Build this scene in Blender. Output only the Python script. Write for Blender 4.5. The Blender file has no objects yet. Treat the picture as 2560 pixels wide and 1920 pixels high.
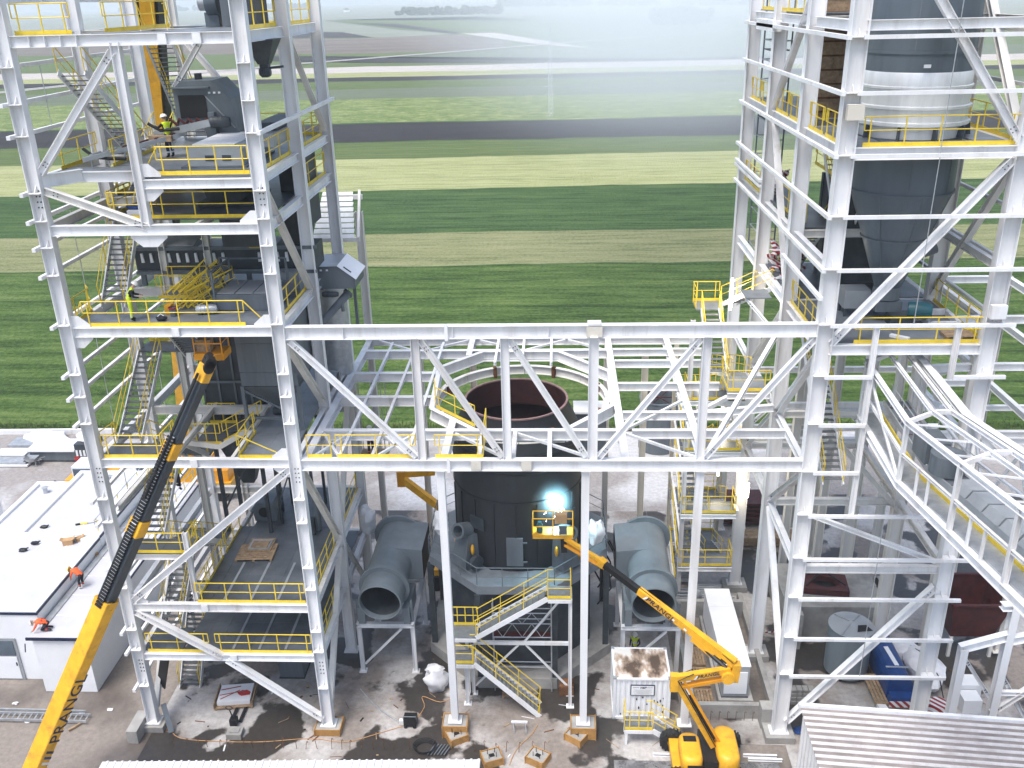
import bpy, bmesh, math, random
from mathutils import Vector, Matrix, noise
V=Vector; rnd=random.Random(7); PI=math.pi
scene=bpy.context.scene; COL=scene.collection
# ---------------------------------------------------------------- camera, sky, sun, exposure
FPX=2312.78; PITCH,YAW,ROLL=0.398033,0.05414055,-0.02417736; CAMP=V((20.5918,-35.8670,33.9986))
_fw=V((-math.sin(YAW)*math.cos(PITCH),math.cos(YAW)*math.cos(PITCH),-math.sin(PITCH)))
_rt=V((math.cos(YAW),math.sin(YAW),0)); _up=_rt.cross(_fw)
RT=math.cos(ROLL)*_rt+math.sin(ROLL)*_up; UP=-math.sin(ROLL)*_rt+math.cos(ROLL)*_up; FW=_fw
cam=bpy.data.cameras.new('camera'); cam.sensor_width=36; cam.lens=FPX/2560*36; cam.clip_start=0.5; cam.clip_end=20000
camo=bpy.data.objects.new('camera',cam); COL.objects.link(camo)
camo.matrix_world=Matrix(((RT.x,UP.x,-FW.x,CAMP.x),(RT.y,UP.y,-FW.y,CAMP.y),(RT.z,UP.z,-FW.z,CAMP.z),(0,0,0,1)))
scene.camera=camo
SUN_EL,SUN_AZ=math.radians(66),math.radians(215)   # azimuth clockwise from +Y
world=bpy.data.worlds.new('World'); scene.world=world; world.use_nodes=True
nt=world.node_tree; nt.nodes.clear()
sky=nt.nodes.new('ShaderNodeTexSky'); sky.sky_type='NISHITA'; sky.sun_disc=False
sky.sun_elevation=SUN_EL; sky.sun_rotation=SUN_AZ; sky.altitude=200; sky.air_density=1.0; sky.dust_density=2.5; sky.ozone_density=1.0
bg=nt.nodes.new('ShaderNodeBackground'); bg.inputs['Strength'].default_value=0.10
hsv=nt.nodes.new('ShaderNodeHueSaturation'); hsv.inputs['Saturation'].default_value=0.9
wo=nt.nodes.new('ShaderNodeOutputWorld')
nt.links.new(sky.outputs[0],hsv.inputs['Color']); nt.links.new(hsv.outputs[0],bg.inputs[0]); nt.links.new(bg.outputs[0],wo.inputs[0])
sl=bpy.data.lights.new('sun','SUN'); sl.energy=1.5; sl.angle=math.radians(28); sl.color=(1,0.965,0.92)
so=bpy.data.objects.new('sun',sl); COL.objects.link(so)
sd=V((math.sin(SUN_AZ)*math.cos(SUN_EL),math.cos(SUN_AZ)*math.cos(SUN_EL),math.sin(SUN_EL)))
so.rotation_euler=sd.to_track_quat('Z','Y').to_euler(); so.location=(0,-30,80)
vs=scene.view_settings; vs.view_transform='Standard'; vs.look='None'; vs.gamma=1; vs.use_curve_mapping=False; vs.exposure=1.34
scene.cycles.use_denoising=True; scene.cycles.max_bounces=6; scene.cycles.diffuse_bounces=3; scene.cycles.glossy_bounces=2
scene.cycles.volume_bounces=3; scene.cycles.use_adaptive_sampling=True; scene.cycles.adaptive_threshold=0.025; scene.cycles.transparent_max_bounces=8; scene.cycles.caustics_reflective=False; scene.cycles.caustics_refractive=False

def ray(px,py): return RT*((px-1280)/FPX)-UP*((py-960)/FPX)+FW
def at(px,py,**k):
    """point on the plane X=, Y= or Z= that was measured at a pixel of the photograph"""
    (ax,val),=k.items(); i='XYZ'.index(ax); d=ray(px,py); t=(val-CAMP[i])/d[i]; return CAMP+d*t

# ---------------------------------------------------------------- materials
MATS={}
def pm(name,base,rough=0.5,metal=0.0,var=0.12,scale=1.5,bump=0.0,bscale=20,dark=None,dark_amt=0.0,dark_scale=0.6,streak=False,spec=0.4):
    m=bpy.data.materials.new(name); m.use_nodes=True; n=m.node_tree.nodes; l=m.node_tree.links
    b=n['Principled BSDF']; b.inputs['Roughness'].default_value=rough; b.inputs['Metallic'].default_value=metal; b.inputs['Specular IOR Level'].default_value=spec
    geo=n.new('ShaderNodeNewGeometry'); mp=n.new('ShaderNodeMapping'); l.new(geo.outputs['Position'],mp.inputs[0])
    if streak: mp.inputs['Scale'].default_value=(1,1,0.12)
    t=n.new('ShaderNodeTexNoise'); t.inputs['Scale'].default_value=scale; t.inputs['Detail'].default_value=5; t.inputs['Roughness'].default_value=0.62; l.new(mp.outputs[0],t.inputs[0])
    r=n.new('ShaderNodeValToRGB'); c=base
    lo=[max(0,x*(1-var*1.6)) for x in c]; hi=[min(1,x*(1+var)) for x in c]
    r.color_ramp.elements[0].position=0.32; r.color_ramp.elements[0].color=(*lo,1); r.color_ramp.elements[1].position=0.68; r.color_ramp.elements[1].color=(*hi,1)
    l.new(t.outputs[0],r.inputs[0]); out=r.outputs[0]
    if dark:
        t2=n.new('ShaderNodeTexNoise'); t2.inputs['Scale'].default_value=dark_scale; t2.inputs['Detail'].default_value=7; t2.inputs['Roughness'].default_value=0.65; l.new(mp.outputs[0],t2.inputs[0])
        r2=n.new('ShaderNodeValToRGB'); r2.color_ramp.elements[0].position=0.52; r2.color_ramp.elements[1].position=0.70
        r2.color_ramp.elements[1].color=(dark_amt,)*3+(1,); l.new(t2.outputs[0],r2.inputs[0])
        mx=n.new('ShaderNodeMixRGB'); l.new(r2.outputs[0],mx.inputs[0]); l.new(out,mx.inputs[1]); mx.inputs[2].default_value=(*dark,1); out=mx.outputs[0]
    l.new(out,b.inputs['Base Color'])
    if bump:
        tb=n.new('ShaderNodeTexNoise'); tb.inputs['Scale'].default_value=bscale; tb.inputs['Detail'].default_value=4; l.new(geo.outputs['Position'],tb.inputs[0])
        bp=n.new('ShaderNodeBump'); bp.inputs['Strength'].default_value=bump; bp.inputs['Distance'].default_value=0.05; l.new(tb.outputs[0],bp.inputs['Height']); l.new(bp.outputs[0],b.inputs['Normal'])
    MATS[name]=m; return m
def em(name,col,s):
    m=bpy.data.materials.new(name); m.use_nodes=True; b=m.node_tree.nodes['Principled BSDF']
    b.inputs['Base Color'].default_value=(*col,1); b.inputs['Emission Color'].default_value=(*col,1); b.inputs['Emission Strength'].default_value=s; MATS[name]=m
pm('white',(0.78,0.78,0.785),0.45,var=0.06,scale=0.9,dark=(0.46,0.42,0.38),dark_amt=0.5,dark_scale=1.1,streak=True)
pm('white_b',(0.72,0.71,0.705),0.5,var=0.07,scale=1.1,dark=(0.40,0.33,0.27),dark_amt=0.55,dark_scale=1.6,streak=True)
pm('white_c',(0.80,0.80,0.805),0.42,var=0.05,scale=0.7,dark=(0.55,0.52,0.50),dark_amt=0.45,dark_scale=2.2,streak=True)
pm('white2',(0.72,0.70,0.66),0.5,var=0.08,scale=0.9,dark=(0.42,0.38,0.34),dark_amt=0.45,dark_scale=0.7,streak=True)
pm('cream',(0.66,0.62,0.54),0.5,var=0.08,scale=1.2,dark=(0.4,0.33,0.26),dark_amt=0.3)
pm('yellow',(0.80,0.58,0.045),0.42,var=0.1,scale=2)
pm('machine',(0.125,0.146,0.165),0.45,var=0.16,scale=1.3,dark=(0.19,0.205,0.22),dark_amt=0.5,dark_scale=0.9,streak=True)
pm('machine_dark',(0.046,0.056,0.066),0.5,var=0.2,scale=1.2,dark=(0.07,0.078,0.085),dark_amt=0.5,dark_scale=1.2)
pm('machine_light',(0.36,0.38,0.40),0.35,metal=0.2,var=0.08,scale=1.2)
pm('duct',(0.185,0.215,0.235),0.48,var=0.12,scale=0.8,dark=(0.13,0.16,0.175),dark_amt=0.5,dark_scale=0.7,streak=True)
pm('vessel',(0.098,0.122,0.145),0.42,var=0.13,scale=0.7,dark=(0.055,0.068,0.078),dark_amt=0.6,dark_scale=0.8,streak=True)
pm('mill',(0.017,0.020,0.024),0.55,var=0.16,scale=0.8,dark=(0.035,0.038,0.041),dark_amt=0.5,dark_scale=0.6,streak=True)
pm('galv',(0.46,0.48,0.50),0.4,metal=0.45,var=0.14,scale=2.5,dark=(0.28,0.30,0.32),dark_amt=0.5)
pm('silver',(0.80,0.80,0.80),0.38,metal=0.35,var=0.10,scale=2.2,dark=(0.42,0.42,0.42),dark_amt=0.5,dark_scale=1.1,streak=True)
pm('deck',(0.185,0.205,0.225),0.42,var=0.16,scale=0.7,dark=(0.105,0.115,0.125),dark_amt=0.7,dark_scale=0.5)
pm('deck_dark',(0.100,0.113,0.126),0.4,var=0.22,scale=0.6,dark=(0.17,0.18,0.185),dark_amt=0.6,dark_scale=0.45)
pm('grating',(0.16,0.17,0.175),0.55,var=0.15,scale=3)
pm('black',(0.012,0.012,0.013),0.5,var=0.3)
pm('rubber',(0.022,0.022,0.023),0.75,var=0.4,scale=6,bump=0.2)
pm('orange',(0.78,0.33,0.015),0.38,var=0.08,scale=1.5,dark=(0.5,0.2,0.02),dark_amt=0.3)
pm('amber',(0.80,0.41,0.025),0.42,var=0.12,scale=1.5,dark=(0.34,0.17,0.04),dark_amt=0.6,dark_scale=1.6)
pm('boomgrey',(0.042,0.052,0.062),0.35,var=0.12,scale=1.0,dark=(0.08,0.09,0.1),dark_amt=0.4,streak=True)
pm('oxide',(0.075,0.016,0.016),0.6,var=0.25,scale=1.6,dark=(0.04,0.012,0.012),dark_amt=0.5)
pm('red',(0.42,0.025,0.02),0.5,var=0.15)
pm('rust',(0.17,0.075,0.032),0.85,var=0.35,scale=4,bump=0.2)
pm('wood',(0.36,0.25,0.15),0.75,var=0.25,scale=5,dark=(0.16,0.1,0.06),dark_amt=0.5,dark_scale=2)
pm('formwork',(0.46,0.25,0.08),0.65,var=0.2,scale=4,dark=(0.2,0.11,0.05),dark_amt=0.5,dark_scale=2)
pm('concrete',(0.36,0.35,0.33),0.8,var=0.12,scale=0.9,dark=(0.17,0.16,0.15),dark_amt=0.6,dark_scale=0.7,bump=0.1)
pm('tarp',(0.74,0.74,0.76),0.5,var=0.06,scale=3,bump=0.5,bscale=4)
pm('blue',(0.012,0.055,0.21),0.42,var=0.15,scale=2)
pm('navy',(0.012,0.020,0.055),0.4,var=0.1)
pm('teal',(0.02,0.10,0.12),0.4,var=0.15)
pm('panel',(0.80,0.81,0.83),0.5,var=0.03,scale=0.8,dark=(0.62,0.63,0.66),dark_amt=0.25)
pm('glass',(0.10,0.13,0.16),0.08,var=0.1,spec=0.8)
pm('hivis',(0.62,0.78,0.03),0.6,var=0.1,scale=6)
pm('hiorange',(0.90,0.13,0.03),0.6,var=0.1,scale=6)
pm('darkcloth',(0.016,0.018,0.026),0.85,var=0.3,scale=6)
pm('bluecloth',(0.02,0.035,0.11),0.85,var=0.3,scale=6)
pm('reflect',(0.75,0.76,0.74),0.4,var=0.05)
pm('skin',(0.50,0.28,0.19),0.55,var=0.08,scale=8)
pm('helmet',(0.82,0.80,0.74),0.3,var=0.03)
pm('helmety',(0.85,0.60,0.05),0.3,var=0.03)
pm('cardboard',(0.45,0.28,0.14),0.8,var=0.15)
pm('bolt',(0.03,0.03,0.035),0.5,var=0.1)
em('tube_light',(1.0,0.93,0.78),14); em('arc',(0.45,0.86,1.0),260)
def M(k): return MATS[k] if isinstance(k,str) else k

# ---------------------------------------------------------------- mesh builder
def basis(d,up=V((0,0,1))):
    d=V(d).normalized(); up=V(up)
    if abs(d.dot(up.normalized()))>0.999: up=V((0,1,0)) if abs(d.z)>0.9 else V((0,0,1))
    s=d.cross(up).normalized(); u=s.cross(d).normalized(); return d,s,u
_jit=[0]
def jitter():
    _jit[0]+=1; k=_jit[0]; return 0.0012*(k%11)-0.006, 0.0012*((k*7)%13)-0.007
class MB:
    def __init__(s): s.v=[]; s.f=[]; s.m=[]
    def add(s,vs,fs,mi=0):
        o=len(s.v); s.v+= [V(p) for p in vs]; s.f+=[tuple(i+o for i in f) for f in fs]; s.m+=[mi]*len(fs); return s
    def box(s,x0,x1,y0,y1,z0,z1,mi=0):
        return s.add([(x0,y0,z0),(x1,y0,z0),(x1,y1,z0),(x0,y1,z0),(x0,y0,z1),(x1,y0,z1),(x1,y1,z1),(x0,y1,z1)],
                     [(0,3,2,1),(4,5,6,7),(0,1,5,4),(1,2,6,5),(2,3,7,6),(3,0,4,7)],mi)
    def bar(s,p0,p1,w,h,up=(0,0,1),mi=0,w1=None,h1=None):
        p0,p1=V(p0),V(p1); d,sd,u=basis(p1-p0,up); w1=w if w1 is None else w1; h1=h if h1 is None else h1
        q=[]
        for p,a,b in ((p0,w,h),(p1,w1,h1)): q+=[p-sd*a/2-u*b/2,p+sd*a/2-u*b/2,p+sd*a/2+u*b/2,p-sd*a/2+u*b/2]
        return s.add(q,[(0,1,2,3)[::-1],(4,5,6,7),(0,4,5,1)[::-1],(1,5,6,2)[::-1],(2,6,7,3)[::-1],(3,7,4,0)[::-1]],mi)
    def prof(s,p0,p1,pts,up=(0,0,1),caps=None,mi=0):
        """extrude a closed 2D profile (side,up) from p0 to p1"""
        p0,p1=V(p0),V(p1); d,sd,u=basis(p1-p0,up); n=len(pts); o=[p+sd*a+u*b for p in (p0,p1) for a,b in pts]
        fs=[(i,(i+1)%n,n+(i+1)%n,n+i) for i in range(n)]
        for c in (caps or [tuple(range(n))]): fs+= [tuple(c)[::-1],tuple(n+i for i in c)]
        return s.add(o,fs,mi)
    def ib(s,p0,p1,h,b,tf=0.024,tw=0.016,up=(0,0,1),mi=0):
        H,B,t,w=h/2,b/2,tf,tw/2
        pts=[(-B,-H),(B,-H),(B,-H+t),(w,-H+t),(w,H-t),(B,H-t),(B,H),(-B,H),(-B,H-t),(-w,H-t),(-w,-H+t),(-B,-H+t)]
        return s.prof(p0,p1,pts,up,[(0,1,2,3,10,11),(3,4,9,10),(4,5,6,7,8,9)],mi)
    def ch(s,p0,p1,h,b,t=0.014,up=(0,0,1),mi=0):
        H=h/2; pts=[(0,-H),(b,-H),(b,-H+t),(t,-H+t),(t,H-t),(b,H-t),(b,H),(0,H)]
        return s.prof(p0,p1,pts,up,[(0,1,2,3),(0,3,4,7),(4,5,6,7)],mi)
    def tube(s,p0,p1,r,n=8,r1=None,caps=True,mi=0):
        p0,p1=V(p0),V(p1); d,sd,u=basis(p1-p0); r1=r if r1 is None else r1; q=[]
        for p,R in ((p0,r),(p1,r1)):
            q+=[p+(sd*math.cos(2*PI*i/n)+u*math.sin(2*PI*i/n))*R for i in range(n)]
        fs=[(i,(i+1)%n,n+(i+1)%n,n+i)[::-1] for i in range(n)]
        if caps: fs+=[tuple(range(n)),tuple(range(n,2*n))[::-1]]
        return s.add(q,fs,mi)
    def pipe(s,pts,r,n=8,closed=False,mi=0):
        pts=[V(p) for p in pts]; k=len(pts); rings=[]; pu=None
        for i,p in enumerate(pts):
            a=pts[i-1] if (i>0 or closed) else p; b=pts[(i+1)%k] if (i<k-1 or closed) else p
            d=(b-a); d=d.normalized() if d.length>1e-9 else V((0,0,1))
            if pu is None: _,sd,u=basis(d)
            else:
                u=(pu-d*pu.dot(d)); u=u.normalized() if u.length>1e-6 else basis(d)[2]; sd=d.cross(u).normalized()
            pu=u; rr=r[i] if isinstance(r,(list,tuple)) else r
            rings+=[p+(sd*math.cos(2*PI*j/n)+u*math.sin(2*PI*j/n))*rr for j in range(n)]
        fs=[]
        for i in range(k if closed else k-1):
            for j in range(n): fs.append((i*n+j,i*n+(j+1)%n,((i+1)%k)*n+(j+1)%n,((i+1)%k)*n+j))
        if not closed: fs+=[tuple(range(n))[::-1],tuple(range((k-1)*n,k*n))]
        return s.add(rings,fs,mi)
    def lathe(s,c,prof,n=32,axis=(0,0,1),capa=False,capb=False,mi=0,a0=0,a1=2*PI):
        c=V(c); d,sd,u=basis(axis,(0,1,0) if abs(V(axis).normalized().z)>0.9 else (0,0,1)); full=abs(a1-a0-2*PI)<1e-6; N=n if full else n+1; q=[]
        for r,z in prof:
            for i in range(N):
                a=a0+(a1-a0)*i/n; q.append(c+d*z+(sd*math.cos(a)+u*math.sin(a))*r)
        fs=[]
        for k in range(len(prof)-1):
            for i in range(n): j=(i+1)%N if full else i+1; fs.append((k*N+i,(k+1)*N+i,(k+1)*N+j,k*N+j))
        if capa: fs.append(tuple(range(N)))
        if capb: fs.append(tuple(range((len(prof)-1)*N,len(prof)*N))[::-1])
        return s.add(q,fs,mi)
    def poly(s,pts,ext,mi=0):
        n=len(pts); e=V(ext); q=[V(p) for p in pts]+[V(p)+e for p in pts]
        return s.add(q,[tuple(range(n))[::-1],tuple(range(n,2*n))]+[(i,(i+1)%n,n+(i+1)%n,n+i) for i in range(n)],mi)
    def ell(s,c,r,n=12,m=8,rot=None,amp=0,seed=0,mi=0):
        c=V(c); q=[];fs=[]
        for i in range(m+1):
            th=PI*i/m
            for j in range(n):
                a=2*PI*j/n; p=V((math.sin(th)*math.cos(a),math.sin(th)*math.sin(a),math.cos(th)))
                k=1+amp*noise.noise(p*1.7+V((seed,seed*.3,0))); p=V((p.x*r[0]*k,p.y*r[1]*k,p.z*r[2]*k))
                if rot: p=rot@p
                q.append(c+p)
        for i in range(m):
            for j in range(n): fs.append((i*n+j,(i+1)*n+j,(i+1)*n+(j+1)%n,i*n+(j+1)%n))
        return s.add(q,fs,mi)
    def xf(s,mat): s.v=[mat@p for p in s.v]; return s
    def mesh(s,name,mats,off=V((0,0,0)),smooth=False):
        me=bpy.data.meshes.new(name); me.from_pydata([p-off for p in s.v],[],s.f); mats=mats if isinstance(mats,(list,tuple)) else [mats]
        for k in mats: me.materials.append(M(k))
        if len(mats)>1: me.polygons.foreach_set('material_index',s.m)
        if smooth:
            me.polygons.foreach_set('use_smooth',[True]*len(me.polygons)); me.set_sharp_from_angle(angle=math.radians(smooth if smooth is not True else 40))
        bm=bmesh.new(); bm.from_mesh(me); bmesh.ops.recalc_face_normals(bm,faces=bm.faces); bm.to_mesh(me); bm.free()
        me.update(); return me
    def build(s,name,mats,parent=None,smooth=False):
        if parent is None:
            xs=[p.x for p in s.v]; ys=[p.y for p in s.v]; zs=[p.z for p in s.v]
            off=V(((min(xs)+max(xs))/2,(min(ys)+max(ys))/2,min(zs)))
        else: off=org(parent)
        o=bpy.data.objects.new(name,s.mesh(name,mats,off,smooth)); COL.objects.link(o)
        if parent is None: o.location=off; ORG[o.name]=off
        else: o.parent=parent; ORG[o.name]=off
        return o
ORG={}
def org(o): return ORG[o.name]
def tag(o,label,cat,group=None,kind=None):
    if label: o['label']=label
    if cat: o['category']=cat
    if group: o['group']=group
    if kind: o['kind']=kind
    return o
def T(name,label,cat,loc,group=None):
    o=bpy.data.objects.new(name,None); COL.objects.link(o); o.location=loc; o.empty_display_size=0.3; ORG[o.name]=V(loc)
    return tag(o,label,cat,group)
def inst(me,name,parent,loc,rot=None):
    """a part that shares its mesh data with its look-alikes"""
    o=bpy.data.objects.new(name,me); COL.objects.link(o); o.parent=parent; off=org(parent); ORG[o.name]=off
    o.location=V(loc)-off
    if rot is not None: o.rotation_euler=rot
    return o
def struct(o): o['kind']='structure'; return o
# ---------------------------------------------------------------- steelwork parts
def ib(par,name,p0,p1,h=0.4,b=0.25,up=(0,0,1),mat='white',tf=0.024,tw=0.016):
    d,s,u=basis(V(p1)-V(p0),up); a,c=jitter(); o=u*a+s*c
    if mat=='white': mat=('white','white_c','white_b','white','white_c')[_jit[0]*7%5]
    return MB().ib(V(p0)+o,V(p1)+o,h,b,tf,tw,up).build(name,mat,par)
def beam(par,p0,p1,h=0.4,b=0.25,**k): return ib(par,'beam',p0,p1,h,b,**k)
def beamt(par,p0,p1,h=0.4,b=0.25,**k):
    """p0,p1 on the top of the top flange"""
    z=V((0,0,h/2)); return ib(par,'beam',V(p0)-z,V(p1)-z,h,b,**k)
def brace(par,p0,p1,h=0.26,b=0.26,**k):
    o=ib(par,'brace',p0,p1,h,b,**k); p0,p1=V(p0),V(p1); d,s,u=basis(p1-p0); s=s if s.dot(CAMP-p0)>0 else -s; m=MB()
    for e,sg in ((p0,1),(p1,-1)):
        for i in range(2):
            for w in (-.3,.3): q=e+d*sg*(.35+.16*i)+u*h*w*.7; m.tube(q+s*.01,q+s*.045,.024,6)
    m.build('bolts','bolt',o); return o
def column(par,x,y,z0,z1,h=0.5,b=0.42,axis='X',mat='white',stiff=(),bolts=(),plate=True):
    """I column: web in the XZ plane for axis X (flanges face +-X)"""
    a,c=jitter(); up=(1,0,0) if axis=='X' else (0,1,0)
    o=MB().ib((x+a,y+c,z0),(x+a,y+c,z1),h,b,0.03,0.018,up).build('column',mat,par)
    for z in stiff:   # stiffener plate across the web with a small gusset on it
        m=MB(); sg=-1
        m.box(x-h/2+.03,x+h/2-.03,y+sg*b/2-0.10,y-0.012,z-0.012,z+0.012)
        m.poly([(x-0.012,y-0.02,z+0.012),(x-0.012,y-b/2-0.06,z+0.012),(x-0.012,y-0.02,z+0.30)],(0.024,0,0))
        m.build('stiffener',mat,o)
    for z in bolts:
        m=MB()
        for i in range(4):
            for dx in (-0.07,0.07): m.tube((x+dx,y-0.045,z+i*0.22),(x+dx,y-0.005,z+i*0.22),0.028,6)
        m.build('bolts','bolt',o)
    if plate:
        m=MB().box(x-h/2-.12,x+h/2+.12,y-b/2-.1,y+b/2+.1,z0-0.05,z0-0.001)
        m.build('base_plate',mat,o)
    return o
_post={}
def postmesh(h,mat='yellow'):
    k=(round(h,2),mat)
    if k not in _post: _post[k]=MB().bar((0,0,0.002),(0,0,h),0.042,0.042,up=(0,1,0)).mesh('post',mat)
    return _post[k]
def rail(par,pts,h=1.1,toe=True,step=1.45,closed_ends=(0,0),mat='yellow'):
    """guard rail along a polyline at deck level"""
    pts=[V(p) for p in pts]; m=MB(); z=V((0,0,h)); zm=V((0,0,h*0.55))
    m.pipe([p+z for p in pts],0.026,6); m.pipe([p+zm for p in pts],0.02,5)
    for e in (0,-1): m.tube(pts[e]+zm,pts[e]+z,0.026,6)
    g=m.build('guard_rail',mat,par)
    if toe:
        t=MB()
        for a,b in zip(pts,pts[1:]): t.bar(a+V((0,0,.085)),b+V((0,0,.085)),0.014,0.16)
        t.build('toe_board',mat,g)
    me=postmesh(h)
    for i,(a,b) in enumerate(zip(pts,pts[1:])):
        L=(b-a).length; n=max(1,round(L/step)); inset=0.22 if L>1.2 else 0
        d=(b-a).normalized()
        for k in range(n+1):
            if i>0 and k==0 and L<1.2: continue
            inst(me,'post',g,a+d*(inset+(L-2*inset)*k/n))
    return g
_tread={}
def stair(par,p0,p1,w,rails=(1,1),mat='white',tread='grating',rise=0.2,name='stair_flight',hmat='yellow'):
    """straight flight from the nosing line p0 up to p1 (centre line)"""
    p0,p1=V(p0),V(p1); dh=V((p1.x-p0.x,p1.y-p0.y,0)); d=dh.normalized(); s=V((d.y,-d.x,0)); H=p1.z-p0.z; n=max(2,round(H/rise))
    f=bpy.data.objects.new(name,None); COL.objects.link(f); f.parent=par; ORG[f.name]=org(par); f.empty_display_size=.2
    for sg in (-1,1): MB().bar(p0+s*sg*(w/2)-V((0,0,.04)),p1+s*sg*(w/2)-V((0,0,.04)),0.05,0.26).build('stringer',mat,f)
    go=dh.length/n; key=(round(w,2),round(go,2),tread,round(math.atan2(d.y,d.x),2))
    if key not in _tread:
        t=MB().bar(V((0,0,0))-s*(w/2-.03),s*(w/2-.03),max(0.2,go*0.92),0.035); _tread[key]=t.mesh('tread',tread)
    for i in range(1,n): inst(_tread[key],'tread',f,p0+dh*(i/n)+V((0,0,H*i/n)))
    for sg,on in zip((-1,1),rails):
        if not on: continue
        r=MB(); a=p0+s*sg*(w/2); b=p1+s*sg*(w/2); z=V((0,0,1.0)); zm=V((0,0,.55))
        r.pipe([a+d*0.1+z*0.2,a-d*0.05+z,b+z,b+d*0.25+z],0.025,6); r.pipe([a+zm,b+zm],0.019,5)
        k=max(2,round((b-a).length/1.6))
        for i in range(k+1): q=a.lerp(b,i/k); r.tube(q,q+z,0.022,5)
        r.build('handrail',hmat,f)
    return f
def deckp(par,x0,x1,y0,y1,z,mat='deck',t=0.06,holes=(),nx=3,ny=3):
    """chequer-plate deck laid as plates with joints; holes are (x0,x1,y0,y1) left open"""
    d=MB(); xs=sorted(set([x0,x1]+[x0+(x1-x0)*i/nx for i in range(nx+1)]+[h[i] for h in holes for i in (0,1) if x0<h[i]<x1]))
    ys=sorted(set([y0,y1]+[y0+(y1-y0)*i/ny for i in range(ny+1)]+[h[i] for h in holes for i in (2,3) if y0<h[i]<y1]))
    for i in range(len(xs)-1):
        for j in range(len(ys)-1):
            cx,cy=(xs[i]+xs[i+1])/2,(ys[j]+ys[j+1])/2
            if any(h[0]<cx<h[1] and h[2]<cy<h[3] for h in holes): continue
            a,_=jitter(); d.box(xs[i]+.006,xs[i+1]-.006,ys[j]+.006,ys[j+1]-.006,z-t+a,z+a)
    return d.build('deck',mat,par)
# ================================================================ SETTING
def fieldmat(name,c1,c2,c3,big=0.03,fine=0.9,sx=0.12,rows=0):
    m=bpy.data.materials.new(name); m.use_nodes=True; n=m.node_tree.nodes; l=m.node_tree.links; b=n['Principled BSDF']; b.inputs['Roughness'].default_value=0.9; b.inputs['Specular IOR Level'].default_value=0.15
    geo=n.new('ShaderNodeNewGeometry'); mp=n.new('ShaderNodeMapping'); mp.inputs['Scale'].default_value=(sx,1,1); l.new(geo.outputs['Position'],mp.inputs[0])
    def no(sc,det,src):
        t=n.new('ShaderNodeTexNoise'); t.inputs['Scale'].default_value=sc; t.inputs['Detail'].default_value=det; t.inputs['Roughness'].default_value=0.7; l.new(src,t.inputs[0]); return t.outputs[0]
    a=no(big*6,5,mp.outputs[0]); f=no(fine,6,mp.outputs[0]); g=no(fine*2.2,3,geo.outputs['Position'])
    mx=n.new('ShaderNodeMath'); mx.operation='MULTIPLY_ADD'; l.new(f,mx.inputs[0]); mx.inputs[1].default_value=0.55
    mg=n.new('ShaderNodeMath'); mg.operation='MULTIPLY_ADD'; l.new(g,mg.inputs[0]); mg.inputs[1].default_value=0.35; 
    ma=n.new('ShaderNodeMath'); ma.operation='MULTIPLY'; l.new(a,ma.inputs[0]); ma.inputs[1].default_value=0.35
    l.new(ma.outputs[0],mg.inputs[2]); l.new(mg.outputs[0],mx.inputs[2])
    wv=n.new('ShaderNodeTexWave'); wv.wave_type='BANDS'; wv.bands_direction='Y'; wv.inputs['Scale'].default_value=.085; wv.inputs['Distortion'].default_value=5; wv.inputs['Detail'].default_value=3; wv.inputs['Detail Scale'].default_value=.4; l.new(geo.outputs['Position'],wv.inputs[0])
    pw_=n.new('ShaderNodeMath'); pw_.operation='POWER'; l.new(wv.outputs['Fac'],pw_.inputs[0]); pw_.inputs[1].default_value=9
    sb_=n.new('ShaderNodeMath'); sb_.operation='MULTIPLY_ADD'; l.new(pw_.outputs[0],sb_.inputs[0]); sb_.inputs[1].default_value=-.05; l.new(mx.outputs[0],sb_.inputs[2]); mx=sb_
    r=n.new('ShaderNodeValToRGB'); e=r.color_ramp.elements; e[0].position=0.50; e[0].color=(*c1,1); e[1].position=0.74; e[1].color=(*c3,1); k=e.new(0.62); k.color=(*c2,1)
    l.new(mx.outputs[0],r.inputs[0]); l.new(r.outputs[0],b.inputs['Base Color'])
    bp=n.new('ShaderNodeBump'); bp.inputs['Strength'].default_value=0.9; bp.inputs['Distance'].default_value=0.35; l.new(g,bp.inputs['Height']); l.new(bp.outputs[0],b.inputs['Normal'])
    MATS[name]=m
fieldmat('f_green',(0.020,0.042,0.008),(0.060,0.108,0.022),(0.135,0.185,0.052))  # darkest tone also paints shadow streaks between grass clumps into the colour
fieldmat('f_deep',(0.017,0.040,0.010),(0.046,0.094,0.024),(0.095,0.145,0.045))
fieldmat('f_pale',(0.190,0.220,0.085),(0.320,0.335,0.150),(0.400,0.405,0.215))
fieldmat('f_tan',(0.115,0.135,0.055),(0.215,0.225,0.105),(0.280,0.275,0.145))
fieldmat('f_mid',(0.060,0.095,0.026),(0.095,0.135,0.040),(0.140,0.170,0.060))
fieldmat('f_soil',(0.020,0.018,0.020),(0.030,0.027,0.029),(0.042,0.038,0.040))
fieldmat('f_crop',(0.070,0.115,0.028),(0.150,0.200,0.062),(0.320,0.340,0.150),fine=0.5,sx=0.5)
fieldmat('f_grey',(0.090,0.120,0.075),(0.125,0.150,0.095),(0.160,0.180,0.120))
fieldmat('f_brown',(0.100,0.085,0.070),(0.150,0.125,0.105),(0.250,0.215,0.185),big=0.006)
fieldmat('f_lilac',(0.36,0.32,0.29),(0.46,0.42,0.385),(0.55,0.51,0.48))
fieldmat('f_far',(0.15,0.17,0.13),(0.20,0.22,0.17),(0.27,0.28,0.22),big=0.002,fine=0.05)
def sheet(name,pts,z,mat):
    m=MB().add([(p[0],p[1],z) for p in pts],[tuple(range(len(pts)))]); o=m.build(name,mat); return struct(o)
W=1400
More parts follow.
